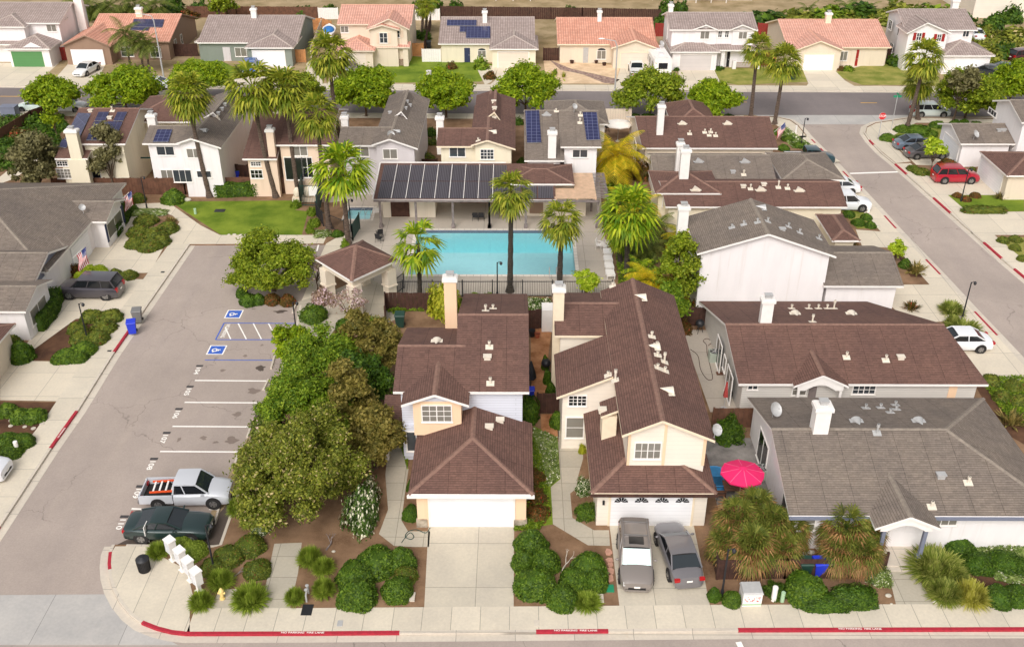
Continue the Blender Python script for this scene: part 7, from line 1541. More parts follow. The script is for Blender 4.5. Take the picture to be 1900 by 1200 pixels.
car('suv', 1724, 215, 0, srgb(214, 222, 218), 'pale silver SUV parked on the far road behind two palms', stripe='road'); car('sedan', 1828, 139, 150, srgb(36, 40, 46), 'black hatchback outside the far red-shuttered house', metal=.3); car('sedan', 1857, 136, 160, srgb(36, 70, 60), 'dark green car half behind the black hatchback')
car('pickup', 122, 206, 0, srgb(232, 232, 232), 'white pickup truck on the far road behind the left street tree', 'pickup truck', metal=.05, stripe='road'); car('sedan', 68, 205, 180, srgb(206, 220, 214), 'pale green car on the far road at the left', stripe='road')
car('pickup', -60, 884, 0, srgb(232, 232, 236), 'white pickup truck nose at the left edge of the photo', 'pickup truck', metal=.05); car('suv', 1896, 112, 20, srgb(80, 34, 40), 'dark red car by the trampoline frame at the right edge')
car('sedan', 1806, 70, 90, srgb(236, 236, 236), 'white car end beside the far two-storey house at the lot', metal=.05)
# --- plants
def np_mesh(name, V, Fq, mat, ftri=None):
 me = bpy.data.meshes.new(name); nv = len(V); nf = len(Fq)
 me.vertices.add(nv); me.vertices.foreach_set('co', V.astype(np.float32).ravel()); me.loops.add(nf*4); me.loops.foreach_set('vertex_index', Fq.astype(np.int32).ravel())
 me.polygons.add(nf); me.polygons.foreach_set('loop_start', np.arange(0, nf*4, 4, dtype=np.int32)); me.polygons.foreach_set('loop_total', np.full(nf, 4, dtype=np.int32)); me.update(calc_edges=True)
 me.materials.append(mat); return me
def unit(a): return a/np.maximum(np.linalg.norm(a, axis=1, keepdims=True), 1e-9)
def leaf_quads(P, N, size, asp, rg, droop=0.0):
 n = len(P); r = rg.normal(size=(n, 3)); r[:, 2] -= droop; T = unit(r-N*np.sum(r*N, axis=1, keepdims=True)); B = np.cross(N, T); s = size*rg.uniform(.6, 1.3, (n, 1))
 V = np.stack([P-T*s*asp*.5, P+B*s*.5-N*s*.12, P+T*s*asp*.5, P-B*s*.5-N*s*.12], 1).reshape(-1, 3)
 return V, np.arange(n*4).reshape(-1, 4)
def blob_core(c, r, seg=10, rings=6):
 V = []; Fc = []
 for i in range(rings+1):
  t = math.pi*i/rings
  for k in range(seg): V.append((c[0]+r[0]*math.sin(t)*math.cos(2*math.pi*k/seg), c[1]+r[1]*math.sin(t)*math.sin(2*math.pi*k/seg), c[2]-r[2]*math.cos(t)))
 for i in range(rings):
  for k in range(seg): Fc.append((i*seg+k, i*seg+(k+1) % seg, (i+1)*seg+(k+1) % seg, (i+1)*seg+k))
 return np.array(V), np.array(Fc)
def merge(parts):
 V = []; Fc = []; o = 0
 for v, f in parts: V.append(v); Fc.append(f+o); o += len(v)
 return np.concatenate(V), np.concatenate(Fc)
def crown_parts(rg, R3, nclump, nleaf, size, asp=1.7, cl=.38, droop=.0, flat=-.35, inner=.55, core=True, up=.35):
 """leaf clumps through an uneven ellipsoid crown; R3 its radii"""
 R3 = np.array(R3, float); d = unit(rg.normal(size=(nclump*3, 3))); d = d[d[:, 2] > flat][:nclump]; az = np.arctan2(d[:, 1], d[:, 0])+rg.uniform(0, 6); env = 1+.13*np.sin(3*az+4*d[:, 2])+.1*np.sin(5*az+1)+.1*np.sin(4*d[:, 2]+az); rad = rg.uniform(inner, 1.0, (len(d), 1))**.7*env[:, None]; ctr = d*rad*R3*(1-cl*.55)
 cr = cl*R3.mean()*rg.uniform(.5, 1.3, len(d)); parts = []
 w_ = cr**2/np.sum(cr**2); ids = rg.choice(len(d), nleaf, p=w_); u = unit(rg.normal(size=(nleaf, 3))); u[:, 2] = np.where(u[:, 2] < -.3, -u[:, 2], u[:, 2])
 rr = np.where(rg.uniform(size=(nleaf, 1)) < .2, rg.uniform(.9, 1.5, (nleaf, 1)), rg.uniform(.5, 1.05, (nleaf, 1))); lump = 1+.22*np.sin(u[:, :1]*7+ids[:, None])*np.cos(u[:, 1:2]*6+ids[:, None]*2)
 P = ctr[ids]+u*rr*lump*cr[ids][:, None]*np.array([1, 1, .85]); N = unit(u*.7+rg.normal(size=(nleaf, 3))*.6+np.array([0, 0, up]))
 parts.append(leaf_quads(P, N, size, asp, rg, droop))
 if core: 
  for i in range(len(d)): v, f = blob_core(ctr[i], cr[i]*np.array([.5, .5, .42]), 7, 5); parts.append((v, f))
 return parts, ctr, cr
G_ = leafy
M['lf_dark'] = G_('leaf_dark', srgb(34, 58, 10), srgb(58, 92, 16), srgb(100, 128, 32), 1.6)
M['lf_clip'] = G_('leaf_clipped', srgb(38, 64, 12), srgb(66, 98, 18), srgb(112, 136, 36), 1.8, .2)
M['lf_juniper'] = G_('leaf_juniper', srgb(50, 70, 18), srgb(84, 104, 30), srgb(126, 130, 44), 1.5, .2, srgb(120, 74, 40), .05)
M['lf_rosemary'] = G_('leaf_rosemary', srgb(88, 112, 26), srgb(130, 152, 42), srgb(176, 190, 78), 2, .3)
M['lf_street'] = G_('leaf_street_tree', srgb(84, 114, 8), srgb(128, 158, 16), srgb(178, 192, 38), .7, .35); M['lf_street_dk'] = G_('leaf_street_dark', srgb(76, 98, 12), srgb(120, 142, 22), srgb(168, 176, 46), .7, .3)
M['lf_olive'] = G_('leaf_olive', srgb(68, 84, 18), srgb(112, 124, 34), srgb(168, 168, 66), .8, .3, srgb(206, 186, 130), .05); M['lf_green'] = G_('leaf_mid', srgb(62, 94, 14), srgb(106, 138, 26), srgb(154, 172, 46), .8, .3)
M['lf_bronze'] = G_('leaf_bronze', srgb(84, 84, 30), srgb(124, 114, 44), srgb(164, 146, 74), .8, .3); M['lf_grey'] = G_('leaf_greygreen', srgb(74, 72, 40), srgb(112, 106, 62), srgb(150, 142, 96), .8, .25)
M['lf_lime'] = G_('leaf_lime', srgb(124, 156, 16), srgb(170, 194, 34), srgb(210, 220, 70), 1.2, .35); M['lf_yellow'] = G_('leaf_yellow_green', srgb(112, 134, 24), srgb(176, 178, 40), srgb(220, 212, 70), 1.2, .35)
M['lf_red'] = G_('leaf_reddish', srgb(50, 54, 18), srgb(84, 82, 26), srgb(134, 88, 42), 1.4, .2, srgb(176, 66, 40), .05); M['lf_flower'] = G_('leaf_white_flowers', srgb(44, 74, 20), srgb(74, 106, 34), srgb(110, 134, 60), 1.2, .25, srgb(250, 244, 214), .22)
M['lf_pink'] = G_('leaf_pink_blossom', srgb(120, 100, 74), srgb(156, 130, 108), srgb(190, 160, 140), 1.2, .3, srgb(232, 204, 208), .3); M['lf_cover'] = G_('leaf_ground_cover', srgb(70, 96, 30), srgb(106, 130, 52), srgb(160, 172, 100), 1.2, .2, srgb(236, 232, 206), .09)
M['lf_blossom'] = G_('leaf_pale_blossom', srgb(56, 74, 20), srgb(92, 110, 32), srgb(140, 148, 60), .8, .3, srgb(236, 206, 190), .12)
M['palm_leaf'] = G_('palm_frond', srgb(72, 96, 14), srgb(126, 142, 28), srgb(194, 190, 66), .9, .3); M['palm_leaf2'] = G_('palm_frond_green', srgb(64, 104, 10), srgb(128, 162, 22), srgb(200, 206, 48), .9, .3); M['palm_shag'] = G_('shaggy_palm_leaf', srgb(60, 84, 22), srgb(100, 112, 36), srgb(148, 146, 62), .9, .25); M['palm_gold'] = G_('palm_frond_golden', srgb(132, 146, 16), srgb(206, 182, 24), srgb(238, 204, 50), .9, .35); M['palm_dry'] = G_('palm_frond_dry', srgb(104, 70, 38), srgb(146, 104, 60), srgb(186, 142, 92), 1.4, .15)
M['queen'] = G_('queen_frond', srgb(60, 78, 24), srgb(98, 112, 40), srgb(140, 146, 66), .9, .3); M['grass_blade'] = G_('ornamental_grass', srgb(84, 104, 30), srgb(130, 146, 50), srgb(186, 186, 100), 1.5, .3); M['grass_yel'] = G_('yellow_grass', srgb(132, 134, 34), srgb(176, 172, 60), srgb(214, 206, 110), 1.5, .3); M['phormium'] = G_('flax_leaf', srgb(70, 70, 34), srgb(120, 110, 50), srgb(176, 152, 88), 1.5, .2)
def bark_mat(name, a, b_):
 m, n, b, ns, ls = _mat(name); uv = coord(ns, 'UV'); mp = ns.new('ShaderNodeMapping'); mp.inputs['Scale'].default_value = (3, 9, 1); ls.new(uv, mp.inputs[0])
 f = ramp(ns, ls, noise(ns, ls, mp.outputs[0], 1.3, 4, .7), .35, .65); ls.new(mixc(ns, ls, f, a, b_), b.inputs['Base Color']); b.inputs['Roughness'].default_value = .95
 bp = ns.new('ShaderNodeBump'); bp.inputs['Strength'].default_value = .8; bp.inputs['Distance'].default_value = .06; ls.new(f, bp.inputs['Height']); ls.new(bp.outputs[0], b.inputs['Normal']); return m
M['bark_palm'] = bark_mat('palm_bark', srgb(66, 54, 46), srgb(124, 104, 90)); M['bark'] = bark_mat('tree_bark', srgb(70, 54, 42), srgb(122, 100, 80)); M['bark_dark'] = bark_mat('dark_palm_bark', srgb(46, 40, 34), srgb(86, 76, 66))
def scale_at(g): return prj(*g)[2]
def addmesh(name, me, parent=None, loc=(0, 0, 0), scale=None, rz=0.0):
 o = bpy.data.objects.new(name, me); C.objects.link(o); o.location = loc; o.rotation_euler = (0, 0, rz)
 if scale: o.scale = scale
 if parent is not None: o.parent = parent; KIDS.setdefault(parent.name, []).append(o)
 return o
SEED = [100]
def tree(px, row, zc, wpx, rz_m, mat, label, name='tree', leaf=.14, n=9000, clumps=26, trunk_r=.14, cl=.36, droop=0, group=None, asp=1.8, ry=1.0, base=None, flat=-.35, cat='tree', bark='bark', core=True):
 c = Vector(G(px, row, zc)); rx = wpx/2*scale_at(c); SEED[0] += 1; rg = np.random.default_rng(SEED[0])
 b_ = Vector(G(*base)) if base else Vector((c.x, c.y, 0)); t = thing(name, label, cat, b_, 0, group)
 parts, ctr, cr = crown_parts(rg, (rx, rx*ry, rz_m), clumps, n, leaf, asp, cl, droop, flat, core=core); V, Fc = merge(parts); off = np.array(c-b_); V = V+off
 addmesh('crown', np_mesh('crown', V, Fc, M[mat]), t)
 mb = MB(); top = c-b_; k1 = top*.45+Vector((0, 0, -.1)); mb.tube([(0, 0, -.05), k1*.5+Vector((.05, .03, 0)), k1, top*.8], [trunk_r*1.3, trunk_r, trunk_r*.8, trunk_r*.4], 8)
 for i in range(0, len(ctr), max(1, len(ctr)//8)): e = Vector(ctr[i])+top; mb.tube([k1, (k1+e)/2+Vector((0, 0, .15)), e], [trunk_r*.55, trunk_r*.35, trunk_r*.12], 6)
 mb.build('trunk', M[bark], t, world=False); return t
# --- shared shrub meshes
SHC = {}
def shrub_mesh(kind, mat, lod, var):
 key = (kind, mat, lod, var)
 if key in SHC: return SHC[key]
 rg = np.random.default_rng({'round': 11, 'tuft': 23, 'flax': 37, 'box': 51, 'loose': 67}[kind]*10+var+lod*3); parts = []
 if kind in ('round', 'box', 'loose'):
  n = {0: 3600, 1: 1500, 2: 500}[lod]; sz = {0: .085, 1: .12, 2: .2}[lod]
  u = unit(rg.normal(size=(n, 3))); u[:, 2] = np.abs(u[:, 2])*1.0-.12
  if kind == 'box': q_ = np.abs(u)**6; u = u/np.sum(q_, axis=1, keepdims=True)**(1/6)
  ph = rg.uniform(0, 6, 6); amp = .07 if kind != 'loose' else .2
  lump = 1+amp*(np.sin(u[:, 0]*5+ph[0])+np.sin(u[:, 1]*6+ph[1])+np.sin((u[:, 0]+u[:, 2])*8+ph[2]))*.6+rg.normal(size=n)*(.03 if kind != 'loose' else .1)
  P = u*lump[:, None]*.96; N = unit(u+rg.normal(size=(n, 3))*.55+np.array([0, 0, .3])); parts.append(leaf_quads(P, N, sz, 1.7, rg))
  v, f = blob_core((0, 0, 0), (.88, .88, .86) if kind != 'loose' else (.7, .7, .7), 16, 10)
  if kind == 'box': q_ = np.abs(v)**6; nn = np.sum(q_, axis=1)**(1/6); rr = np.linalg.norm(v, axis=1); v = v*(rr/np.maximum(nn, 1e-6))[:, None]
  v[:, 2] = np.maximum(v[:, 2], 0)
  if kind != 'box':
   lu = v/np.maximum(np.linalg.norm(v, axis=1), .01)[:, None]; v = v*(1+amp*.6*(np.sin(lu[:, 0]*5+ph[0])+np.sin(lu[:, 1]*6+ph[1])+np.sin((lu[:, 0]+lu[:, 2])*8+ph[2])))[:, None]
  parts.append((v, f))
 else:
  n = {0: 1500, 1: 500, 2: 200}[lod] if kind == 'tuft' else {0: 130, 1: 80, 2: 40}[lod]; w_ = (.03 if lod == 0 else .05) if kind == 'tuft' else .07
  a = rg.uniform(0, 2*np.pi, n); el = rg.uniform(.25, 1.45, n); L = rg.uniform(.75, 1.05, n); dr = np.stack([np.cos(a)*np.cos(el), np.sin(a)*np.cos(el), np.sin(el)], 1); sd = np.stack([-np.sin(a), np.cos(a), np.zeros(n)], 1)*w_
  b0 = np.stack([np.cos(a), np.sin(a), np.zeros(n)], 1)*rg.uniform(0, .55, (n, 1)); m_ = b0+dr*(L*.55)[:, None]; e = b0+dr*L[:, None]; e[:, 2] -= .22*np.cos(el)*L; e[:, 2] = np.maximum(e[:, 2], .03)
  V = np.stack([b0-sd, b0+sd, m_+sd, m_-sd, m_-sd, m_+sd, e+sd*.2, e-sd*.2], 1).reshape(-1, 3); Fq = np.arange(n*8).reshape(-1, 4); parts.append((V, Fq))
  if kind == 'tuft': v, f = blob_core((0, 0, 0), (.62, .62, .6), 10, 6); v[:, 2] = np.maximum(v[:, 2], 0); parts.append((v, f))
 V, Fq = merge(parts); me = np_mesh('foliage', V, Fq, M[mat]); SHC[key] = me; return me
def shrub(px, py, wpx, hz, mat, label, kind='round', group=None, name='shrub', depth=1.0, rz=None, cat='shrub'):
 c = Vector(G(px, py, hz*.45)); r = wpx/2*scale_at(c); c.z = 0; lod = 0 if py > 780 else (1 if py > 330 else 2); SEED[0] += 1
 me = shrub_mesh(kind, mat, lod, SEED[0] % 3); o = addmesh(name, me, None, c, (r, r*depth, hz), rz if rz is not None else (SEED[0]*1.7) % 6.28 if depth == 1 else 0)
 return tag(o, label, cat, group)
ORD = ['leftmost', 'second from the left', 'third from the left', 'fourth from the left', 'fifth from the left', 'sixth from the left', 'seventh from the left', 'eighth from the left', 'ninth from the left', 'tenth from the left', 'eleventh from the left', 'twelfth from the left']
def bed(desc, items, mat, kind='round', hz=.8, group=None, name='shrub', cat='shrub'):
 L_ = sorted(items, key=lambda v: v[0])
 for i, it in enumerate(L_):
  o_ = ORD[i] if i < len(L_)-1 else ('rightmost' if len(L_) > 1 else None)
  lab = desc if o_ is None or len(L_) == 1 else desc+', '+o_
  shrub(it[0], it[1], it[2], it[3] if len(it) > 3 else hz, it[4] if len(it) > 4 else mat, lab, kind, group or desc, name, cat=cat)
bed('round clipped shrub, big cluster left of the left driveway', [(660, 1062, 76), (662, 1096, 80), (700, 1036, 84), (745, 1034, 60), (737, 1088, 62), (752, 1064, 48, .75, 'lf_juniper')], 'lf_clip', hz=1.15)
bed('round clipped shrub, cluster between the two driveways', [(986, 1002, 66), (970, 1036, 46), (1010, 1036, 62), (994, 1076, 86), (1043, 1104, 62), (1066, 1072, 62), (1092, 1046, 74), (1106, 1072, 50)], 'lf_clip', hz=1.15)
shrub(1090, 1113, 48, .6, 'lf_rosemary', 'bright grassy mound at the pavement below the clipped cluster', 'tuft')
bed('spiky bright rosemary bush in the mailbox corner bed', [(372, 1112, 42), (463, 1104, 62, 1.05), (408, 1072, 46), (292, 1018, 38, .7), (546, 1104, 34), (600, 1088, 40, 1.0), (600, 1048, 38, .8), (574, 1030, 42, 1.0)], 'lf_rosemary', 'tuft', .85)
bed('low juniper mound in the mailbox corner bed', [(424, 1028, 62), (462, 1008, 62), (394, 1048, 52), (476, 1052, 56), (356, 1018, 56, .7, 'lf_rosemary'), (338, 1002, 44, .7, 'lf_rosemary')], 'lf_juniper', hz=.7)
bed('upright rosemary clump between the pickup and the big tree', [(440, 938, 36), (462, 960, 34)], 'lf_rosemary', 'tuft', 1.0)
shrub(673, 935, 64, 2.1, 'lf_flower', 'tall white-flowering hedge right of the big front tree', 'loose', depth=1.9); shrub(484, 978, 36, .3, 'lf_flower', 'low white-flowering ground plant under the big tree', 'loose')
bed('dark shrub against the left side of the left garage', [(763, 948, 36), (764, 900, 22)], 'lf_dark', hz=.9); shrub(963, 952, 20, .7, 'lf_yellow', 'small bronze yellow bush at the right garage corner', 'loose')
bed('dark hedge clump with red tips between the two front houses', [(992, 884, 40), (994, 918, 44), (998, 950, 42)], 'lf_red', 'loose', .7)
shrub(1035, 776, 30, 1.3, 'lf_clip', 'clipped green bush right of the tiled step'); shrub(982, 762, 32, 1.7, 'lf_dark', 'clipped dark green bush left of the gate fence', 'box')
bed('leafy hedge clump along the cream wall beside the brick patio', [(1012, 672, 16), (1016, 698, 18), (1022, 722, 22)], 'lf_dark', hz=1.2)
shrub(1082, 902, 28, 1.0, 'lf_flower', 'white-flowering bush left of the arched garage door', 'loose'); shrub(1087, 946, 38, .8, 'lf_clip', 'small green bush in the mulch by the arched garage door', 'loose'); shrub(1080, 832, 14, .7, 'lf_yellow', 'small yellow-green bush by the angled walk', 'loose')
shrub(1351, 796, 58, 1.4, 'lf_dark', 'dark rose bush with orange flowers beneath the red fence', 'loose')
shrub(1497, 1086, 84, 1.35, 'lf_clip', 'large clipped round shrub before the broken fence'); shrub(1532, 1116, 86, .6, 'lf_dark', 'low hedge under the large clipped shrub', 'box', depth=.5); shrub(1585, 1106, 82, .85, 'lf_dark', 'wide clipped hedge at the pavement left of the entry path', 'box', depth=.55)
shrub(1440, 1092, 42, .6, 'lf_dark', 'low leafy clump behind the green pedestal', 'loose'); shrub(1326, 1100, 28, .75, 'lf_dark', 'small dark shrub left of the lamp foot'); shrub(1359, 1108, 38, .75, 'lf_clip', 'small clipped shrub left of the painted box'); shrub(1632, 1066, 44, .8, 'lf_cover', 'pale-flowered bush left of the entry path', 'loose')
bed('arching ornamental grass clump right of the entry path', [(1738, 1046, 96, 1.1), (1756, 1094, 62, .9), (1804, 1098, 62, 1.0, 'grass_yel'), (1764, 1062, 60, .9)], 'grass_blade', 'tuft', 1.0, name='ornamental_grass', cat='grass clump')
bed('dark mounded shrub in the right front bed', [(1818, 1040, 62), (1868, 1038, 64), (1852, 1102, 62), (1890, 1100, 60), (1715, 996, 28), (1902, 1050, 50), (1782, 1010, 60)], 'lf_dark', hz=.8)
bed('rounded shrub at the right end of the long brown roof', [(1840, 704, 38), (1860, 733, 34), (1884, 714, 42), (1892, 742, 40)], 'lf_juniper', hz=.75)
shrub(1877, 775, 56, 1.0, 'phormium', 'spiky flax clump right of the grey hip roof', 'flax', name='flax_plant'); bed('dark low shrub in the planter by the white pickup', [(1575, 396, 25), (1608, 401, 23), (1593, 411, 26), (1616, 416, 23)], 'lf_dark', hz=.6)
shrub(1562, 444, 52, 1.1, 'lf_red', 'orange-tinged bush beside the brown porch roof', 'loose'); shrub(1700, 495, 42, 1.1, 'phormium', 'spiky flax clump beside the small cone tree', 'flax', name='flax_plant'); shrub(1680, 488, 24, .8, 'lf_dark', 'dark round shrub under the small cone tree')
bed('soft ornamental grass clump along the right pavement', [(1767, 570, 44), (1789, 606, 62), (1770, 604-10, 30)], 'grass_blade', 'tuft', .95, name='ornamental_grass', cat='grass clump'); shrub(1692, 566, 34, .7, 'lf_red', 'reddish spiky plant at the end of the white garage wing', 'flax', name='flax_plant')
bed('small shrub against the blank white wall', [(1441, 553, 30), (1465, 556, 18), (1557, 557, 24), (1587, 558, 20), (1628, 557, 28)], 'lf_juniper', hz=.8); shrub(1493, 552, 38, 1.0, 'palm_leaf2', 'small cycad against the blank white wall', 'flax', name='cycad')
bed('low shrub around the lamp before the red car', [(1777, 361, 20), (1793, 368, 20), (1810, 361, 22)], 'lf_red', hz=.5); shrub(1825, 389, 82, .5, 'lf_juniper', 'long low hedge below the red car lawn', 'box', depth=.28); shrub(1873, 356, 32, 1.0, 'lf_red', 'dark bush at the right beige garage wall'); shrub(1856, 362, 24, .8, 'phormium', 'reddish spiky plant beside the beige garage wall', 'flax', name='flax_plant')
bed('low shrub in the dry bed at the right edge', [(1862, 444, 24), (1885, 442, 26), (1884, 458, 24), (1898, 478, 22)], 'lf_juniper', hz=.5)
bed('rounded shrub in the corner bed beside the stop sign', [(1647, 254, 32), (1677, 257, 38), (1674, 238, 32), (1706, 240, 52, .9), (1741, 230, 32), (1730, 247, 22), (1773, 228, 24, .8, 'lf_dark'), (1790, 226, 20, .7, 'lf_dark'), (1812, 230, 24, .7, 'lf_dark')], 'lf_clip', hz=.7)
bed('shrub between the two grey sedans and the red car', [(1694, 311, 24), (1709, 317, 32), (1728, 321, 14), (1760, 302, 38, .8, 'lf_red'), (1799, 296, 28, .9), (1804, 314, 14)], 'lf_juniper', hz=.6)
bed('rounded shrub in the corner bed under the right flag', [(1445, 244, 24), (1463, 256, 26), (1483, 268, 24), (1454, 273, 24)], 'lf_clip', hz=.6); bed('rounded shrub in front of the teal pickup', [(1502, 309, 26), (1517, 319, 28), (1527, 329, 26), (1536, 338, 22)], 'lf_clip', hz=.6)
def hedge(pts, wd, hz, mat, label):
 P = [Vector(G(*p)) for p in pts]; SEED[0] += 1; rg = np.random.default_rng(SEED[0]); parts = []
 for i in range(len(P)-1):
  a, b_ = P[i], P[i+1]; L = (b_-a).length; d = (b_-a).normalized(); nr = Vector((-d.y, d.x, 0)); n = int(1100*L/2); ph = SEED[0]
  s_, u, v = rg.uniform(-.05, 1.05, n), rg.uniform(-1, 1, n), rg.uniform(0, 1, n); face = rg.integers(0, 3, n); lump = .06*np.sin(s_*L*3+ph)
  off = np.where(face == 0, u*.95, np.sign(u)*(1.0+lump)); z = np.where(face == 0, hz*(1+lump), v*hz); Pm = np.array(a)+np.outer(s_*L, d)+np.outer(off*wd/2, nr); Pm[:, 2] = z
  N = np.where((face == 0)[:, None], np.array([0, 0, 1.]), np.outer(np.sign(u), nr)); N = unit(N+rg.normal(size=(n, 3))*.5); parts.append(leaf_quads(Pm, N, .11, 1.7, rg))
  h = wd*.46; q_ = [a-nr*h, b_-nr*h, b_+nr*h, a+nr*h]; V = np.array([[p.x, p.y, zz] for zz in (0, hz*.95) for p in q_]); parts.append((V, np.array([[4, 5, 6, 7], [0, 1, 5, 4], [1, 2, 6, 5], [2, 3, 7, 6], [3, 0, 4, 7]])))
 V, Fq = merge(parts); c = np.array(P[0]); o = addmesh('hedge', np_mesh('hedge', V-c, Fq, M[mat]), None, P[0]); tag(o, label, 'hedge')
hedge([(236, 398), (210, 440)], 1.1, 1.25, 'lf_dark', 'clipped hedge under the slate-shuttered window'); hedge([(104, 560), (92, 590), (68, 615)], 1.2, 1.3, 'lf_dark', 'clipped hedge under the window of the nearer left wing')
hedge([(405, 362), (495, 358)], 1.7, 1.3, 'lf_clip', 'long clipped hedge between the palm trunks along the fence')
bed('mounded shrub in the island bed beside the left drive', [(270, 406, 46), (256, 426, 46), (288, 430, 50), (252, 448, 42), (278, 452, 50), (310, 420, 46), (298, 444, 40)], 'lf_juniper', hz=.85); shrub(270, 394, 80, .25, 'lf_cover', 'white-flecked ground cover behind the island bed', 'box', depth=.4); shrub(316, 407, 24, .7, 'phormium', 'reddish spiky plant at the tip of the island bed', 'flax', name='flax_plant')
bed('bright lime bush under the flag by the dark SUV', [(162, 500, 38), (184, 500, 32), (148, 512, 28)], 'lf_lime', hz=.9); shrub(140, 500, 22, .9, 'lf_red', 'small reddish bush left of the lime bush', 'loose'); bed('rounded olive shrub between the two left drives', [(214, 506, 28), (239, 508, 32)], 'lf_juniper', hz=.7)
bed('mounded shrub in the mulch bed behind the blue bin', [(170, 584, 46), (206, 584, 46), (192, 604, 50), (142, 606, 38), (151, 624, 48), (180, 624, 46)], 'lf_juniper', hz=.75); bed('low mounded shrub in the mulch bed above the left paved drive', [(152, 646, 54), (120, 658, 52), (146, 660, 36)], 'lf_clip', hz=.7)
shrub(38, 650, 46, 1.7, 'lf_dark', 'tall round clipped bush at the left garage corner'); shrub(30, 602, 34, .8, 'lf_dark', 'dark bush behind the tall round bush', 'loose'); shrub(22, 630, 30, .8, 'lf_juniper', 'low bush left of the tall round bush')
bed('dark mounded shrub beside the round stepping stones', [(14, 758, 40), (38, 768, 44), (64, 768, 44), (12, 815, 54), (42, 815, 44), (18, 834, 46)], 'lf_clip', hz=.8)
shrub(257, 366, 28, .9, 'lf_juniper', 'reddish round shrub before the fence left of the lamp'); shrub(320, 363, 46, 1.3, 'lf_clip', 'large round clipped shrub left of the lawn'); shrub(239, 384, 34, .7, 'lf_dark', 'dark spreading shrub beneath the left flag'); shrub(216, 366, 30, .6, 'lf_juniper', 'low shrub against the fence behind the left wing')
bed('small leafy plant beside the pool equipment cage', [(549, 378, 18), (579, 392, 18), (583, 412, 22), (640, 452, 16), (575, 424, 16)], 'lf_green', 'loose', .8); shrub(626, 432, 24, .6, 'lf_dark', 'dark low shrub beside the curved railing'); shrub(598, 433, 34, .3, 'lf_cover', 'white-flowered low plant by the curved railing', 'loose')
bed('dark shrub on the parking island by the pavilion', [(461, 553, 38), (480, 553, 26), (534, 554, 30, .8, 'lf_red'), (505, 552, 30, .8, 'lf_red'), (448, 540, 24)], 'lf_dark', hz=.75)
shrub(582, 582, 44, 1.0, 'lf_clip', 'clipped hedge clump at the pavilion walk', 'box'); shrub(599, 548, 44, 1.2, 'lf_pink', 'pink-blossomed bush before the pavilion pillar', 'loose'); shrub(642, 600, 42, .9, 'lf_dark', 'dark bush under the bare pink tree'); shrub(684, 596, 40, .5, 'lf_green', 'low green bush behind the bronze tree', 'loose')
bed('low green ground bush along the near pool railing', [(738, 567, 42), (788, 566, 28), (765, 566, 26), (884, 551, 34), (912, 552, 34)], 'lf_green', 'loose', .5); bed('rose bush row between the two white chimneys', [(984, 562, 26), (1000, 566, 28), (1014, 564, 22)], 'lf_flower', 'loose', .9)
bed('dark bush below the blank white wall beside the pale tree', [(1299, 568, 40), (1280, 582, 36), (1312, 552, 30), (1262, 596, 34)], 'lf_red', 'loose', 1.0)
shrub(826, 556, 64, 2.6, 'lf_yellow', 'tall yellow-green bush behind the peach chimney', 'loose'); shrub(806, 552, 40, 1.8, 'lf_yellow', 'lower yellow-green bush beside the pool palm', 'loose')
tree(1088, 524, 1.9, 56, .95, 'lf_lime', 'round lime green small tree at the near pool railing', 'small_tree', .12, 2600, 14, .06, cat='small tree')
bed('shrub in the far left garden', [(10, 235, 40), (30, 226, 34), (52, 258, 40), (80, 246, 40), (66, 222, 40), (100, 262, 34), (14, 268, 44), (36, 248, 40, .9, 'lf_red'), (20, 300, 40), (112, 232, 30)], 'lf_dark', 'loose', 1.1)
bed('clipped hedge section along the near side of the far road', [(1122, 214, 30), (1146, 215, 32), (1175, 216, 34), (1204, 216, 30), (1296, 216, 34), (1325, 218, 34), (1352, 218, 32), (775, 214, 18), (1100, 213, 24)], 'lf_dark', hz=.7)
bed('low planting in the gap between middle houses', [(742, 218, 24), (760, 214, 22), (795, 290, 24, .7, 'lf_juniper'), (800, 245, 24), (962, 225, 18), (966, 300, 16), (801, 262, 22, .7, 'lf_juniper')], 'lf_dark', 'loose', .8)
bed('plant against the back wall of the middle houses', [(478, 338, 26, 1.2), (690, 328, 24, 1.1), (590, 330, 20), (642, 332, 22), (404, 336, 24, .7), (815, 325, 18, .7), (655, 322, 20)], 'lf_green', 'loose', 1.0)
shrub(1190, 318, 34, 1.8, 'lf_red', 'dark red-flowered bush beside the golden palm', 'loose')
shrub(1273, 610, 24, .7, 'lf_red', 'red-flowering plant in the stone pot', 'loose', name='potted_plant', cat='potted plant'); shrub(1534, 732-6, 20, .9, 'lf_rosemary', 'hanging plant at the grey house entry gable', 'loose', name='potted_plant', cat='potted plant')
bed('small shrub at a far house front', [(390, 122, 16), (705, 126, 16), (838, 122, 18, .9, 'lf_red'), (893, 118, 28, 1.6, 'lf_green'), (908, 140, 24, .9, 'lf_red'), (1030, 134, 8), (1255, 128, 12, .5, 'lf_dark'), (1332, 126, 24, .4, 'lf_dark'), (1560, 127, 14, .6, 'lf_red'), (1574, 127, 22, .7), (1662, 112, 34, 1.4, 'lf_dark'), (1448, 126, 10)], 'lf_green', 'loose', .8)
bed('small yucca in the gravel yard', [(1027, 136, 18), (1046, 138, 12)], 'palm_leaf', 'flax', .9, name='yucca', cat='yucca')
bed('bush along the far back fences', [(775, 64, 22, 1.2), (790, 66, 22), (1232, 36, 30, 2.2), (1218, 46, 22, 1.6), (1264, 14, 26, 1.8), (1845, 40, 40, 2.4), (1878, 28, 40, 2.6), (1830, 100, 60, 2.2, 'lf_olive'), (1860, 95, 50, 2.2, 'lf_dark'), (845, 14, 24, 1.6), (1150, 44, 20, 1.2)], 'lf_dark', 'loose', 1.4)
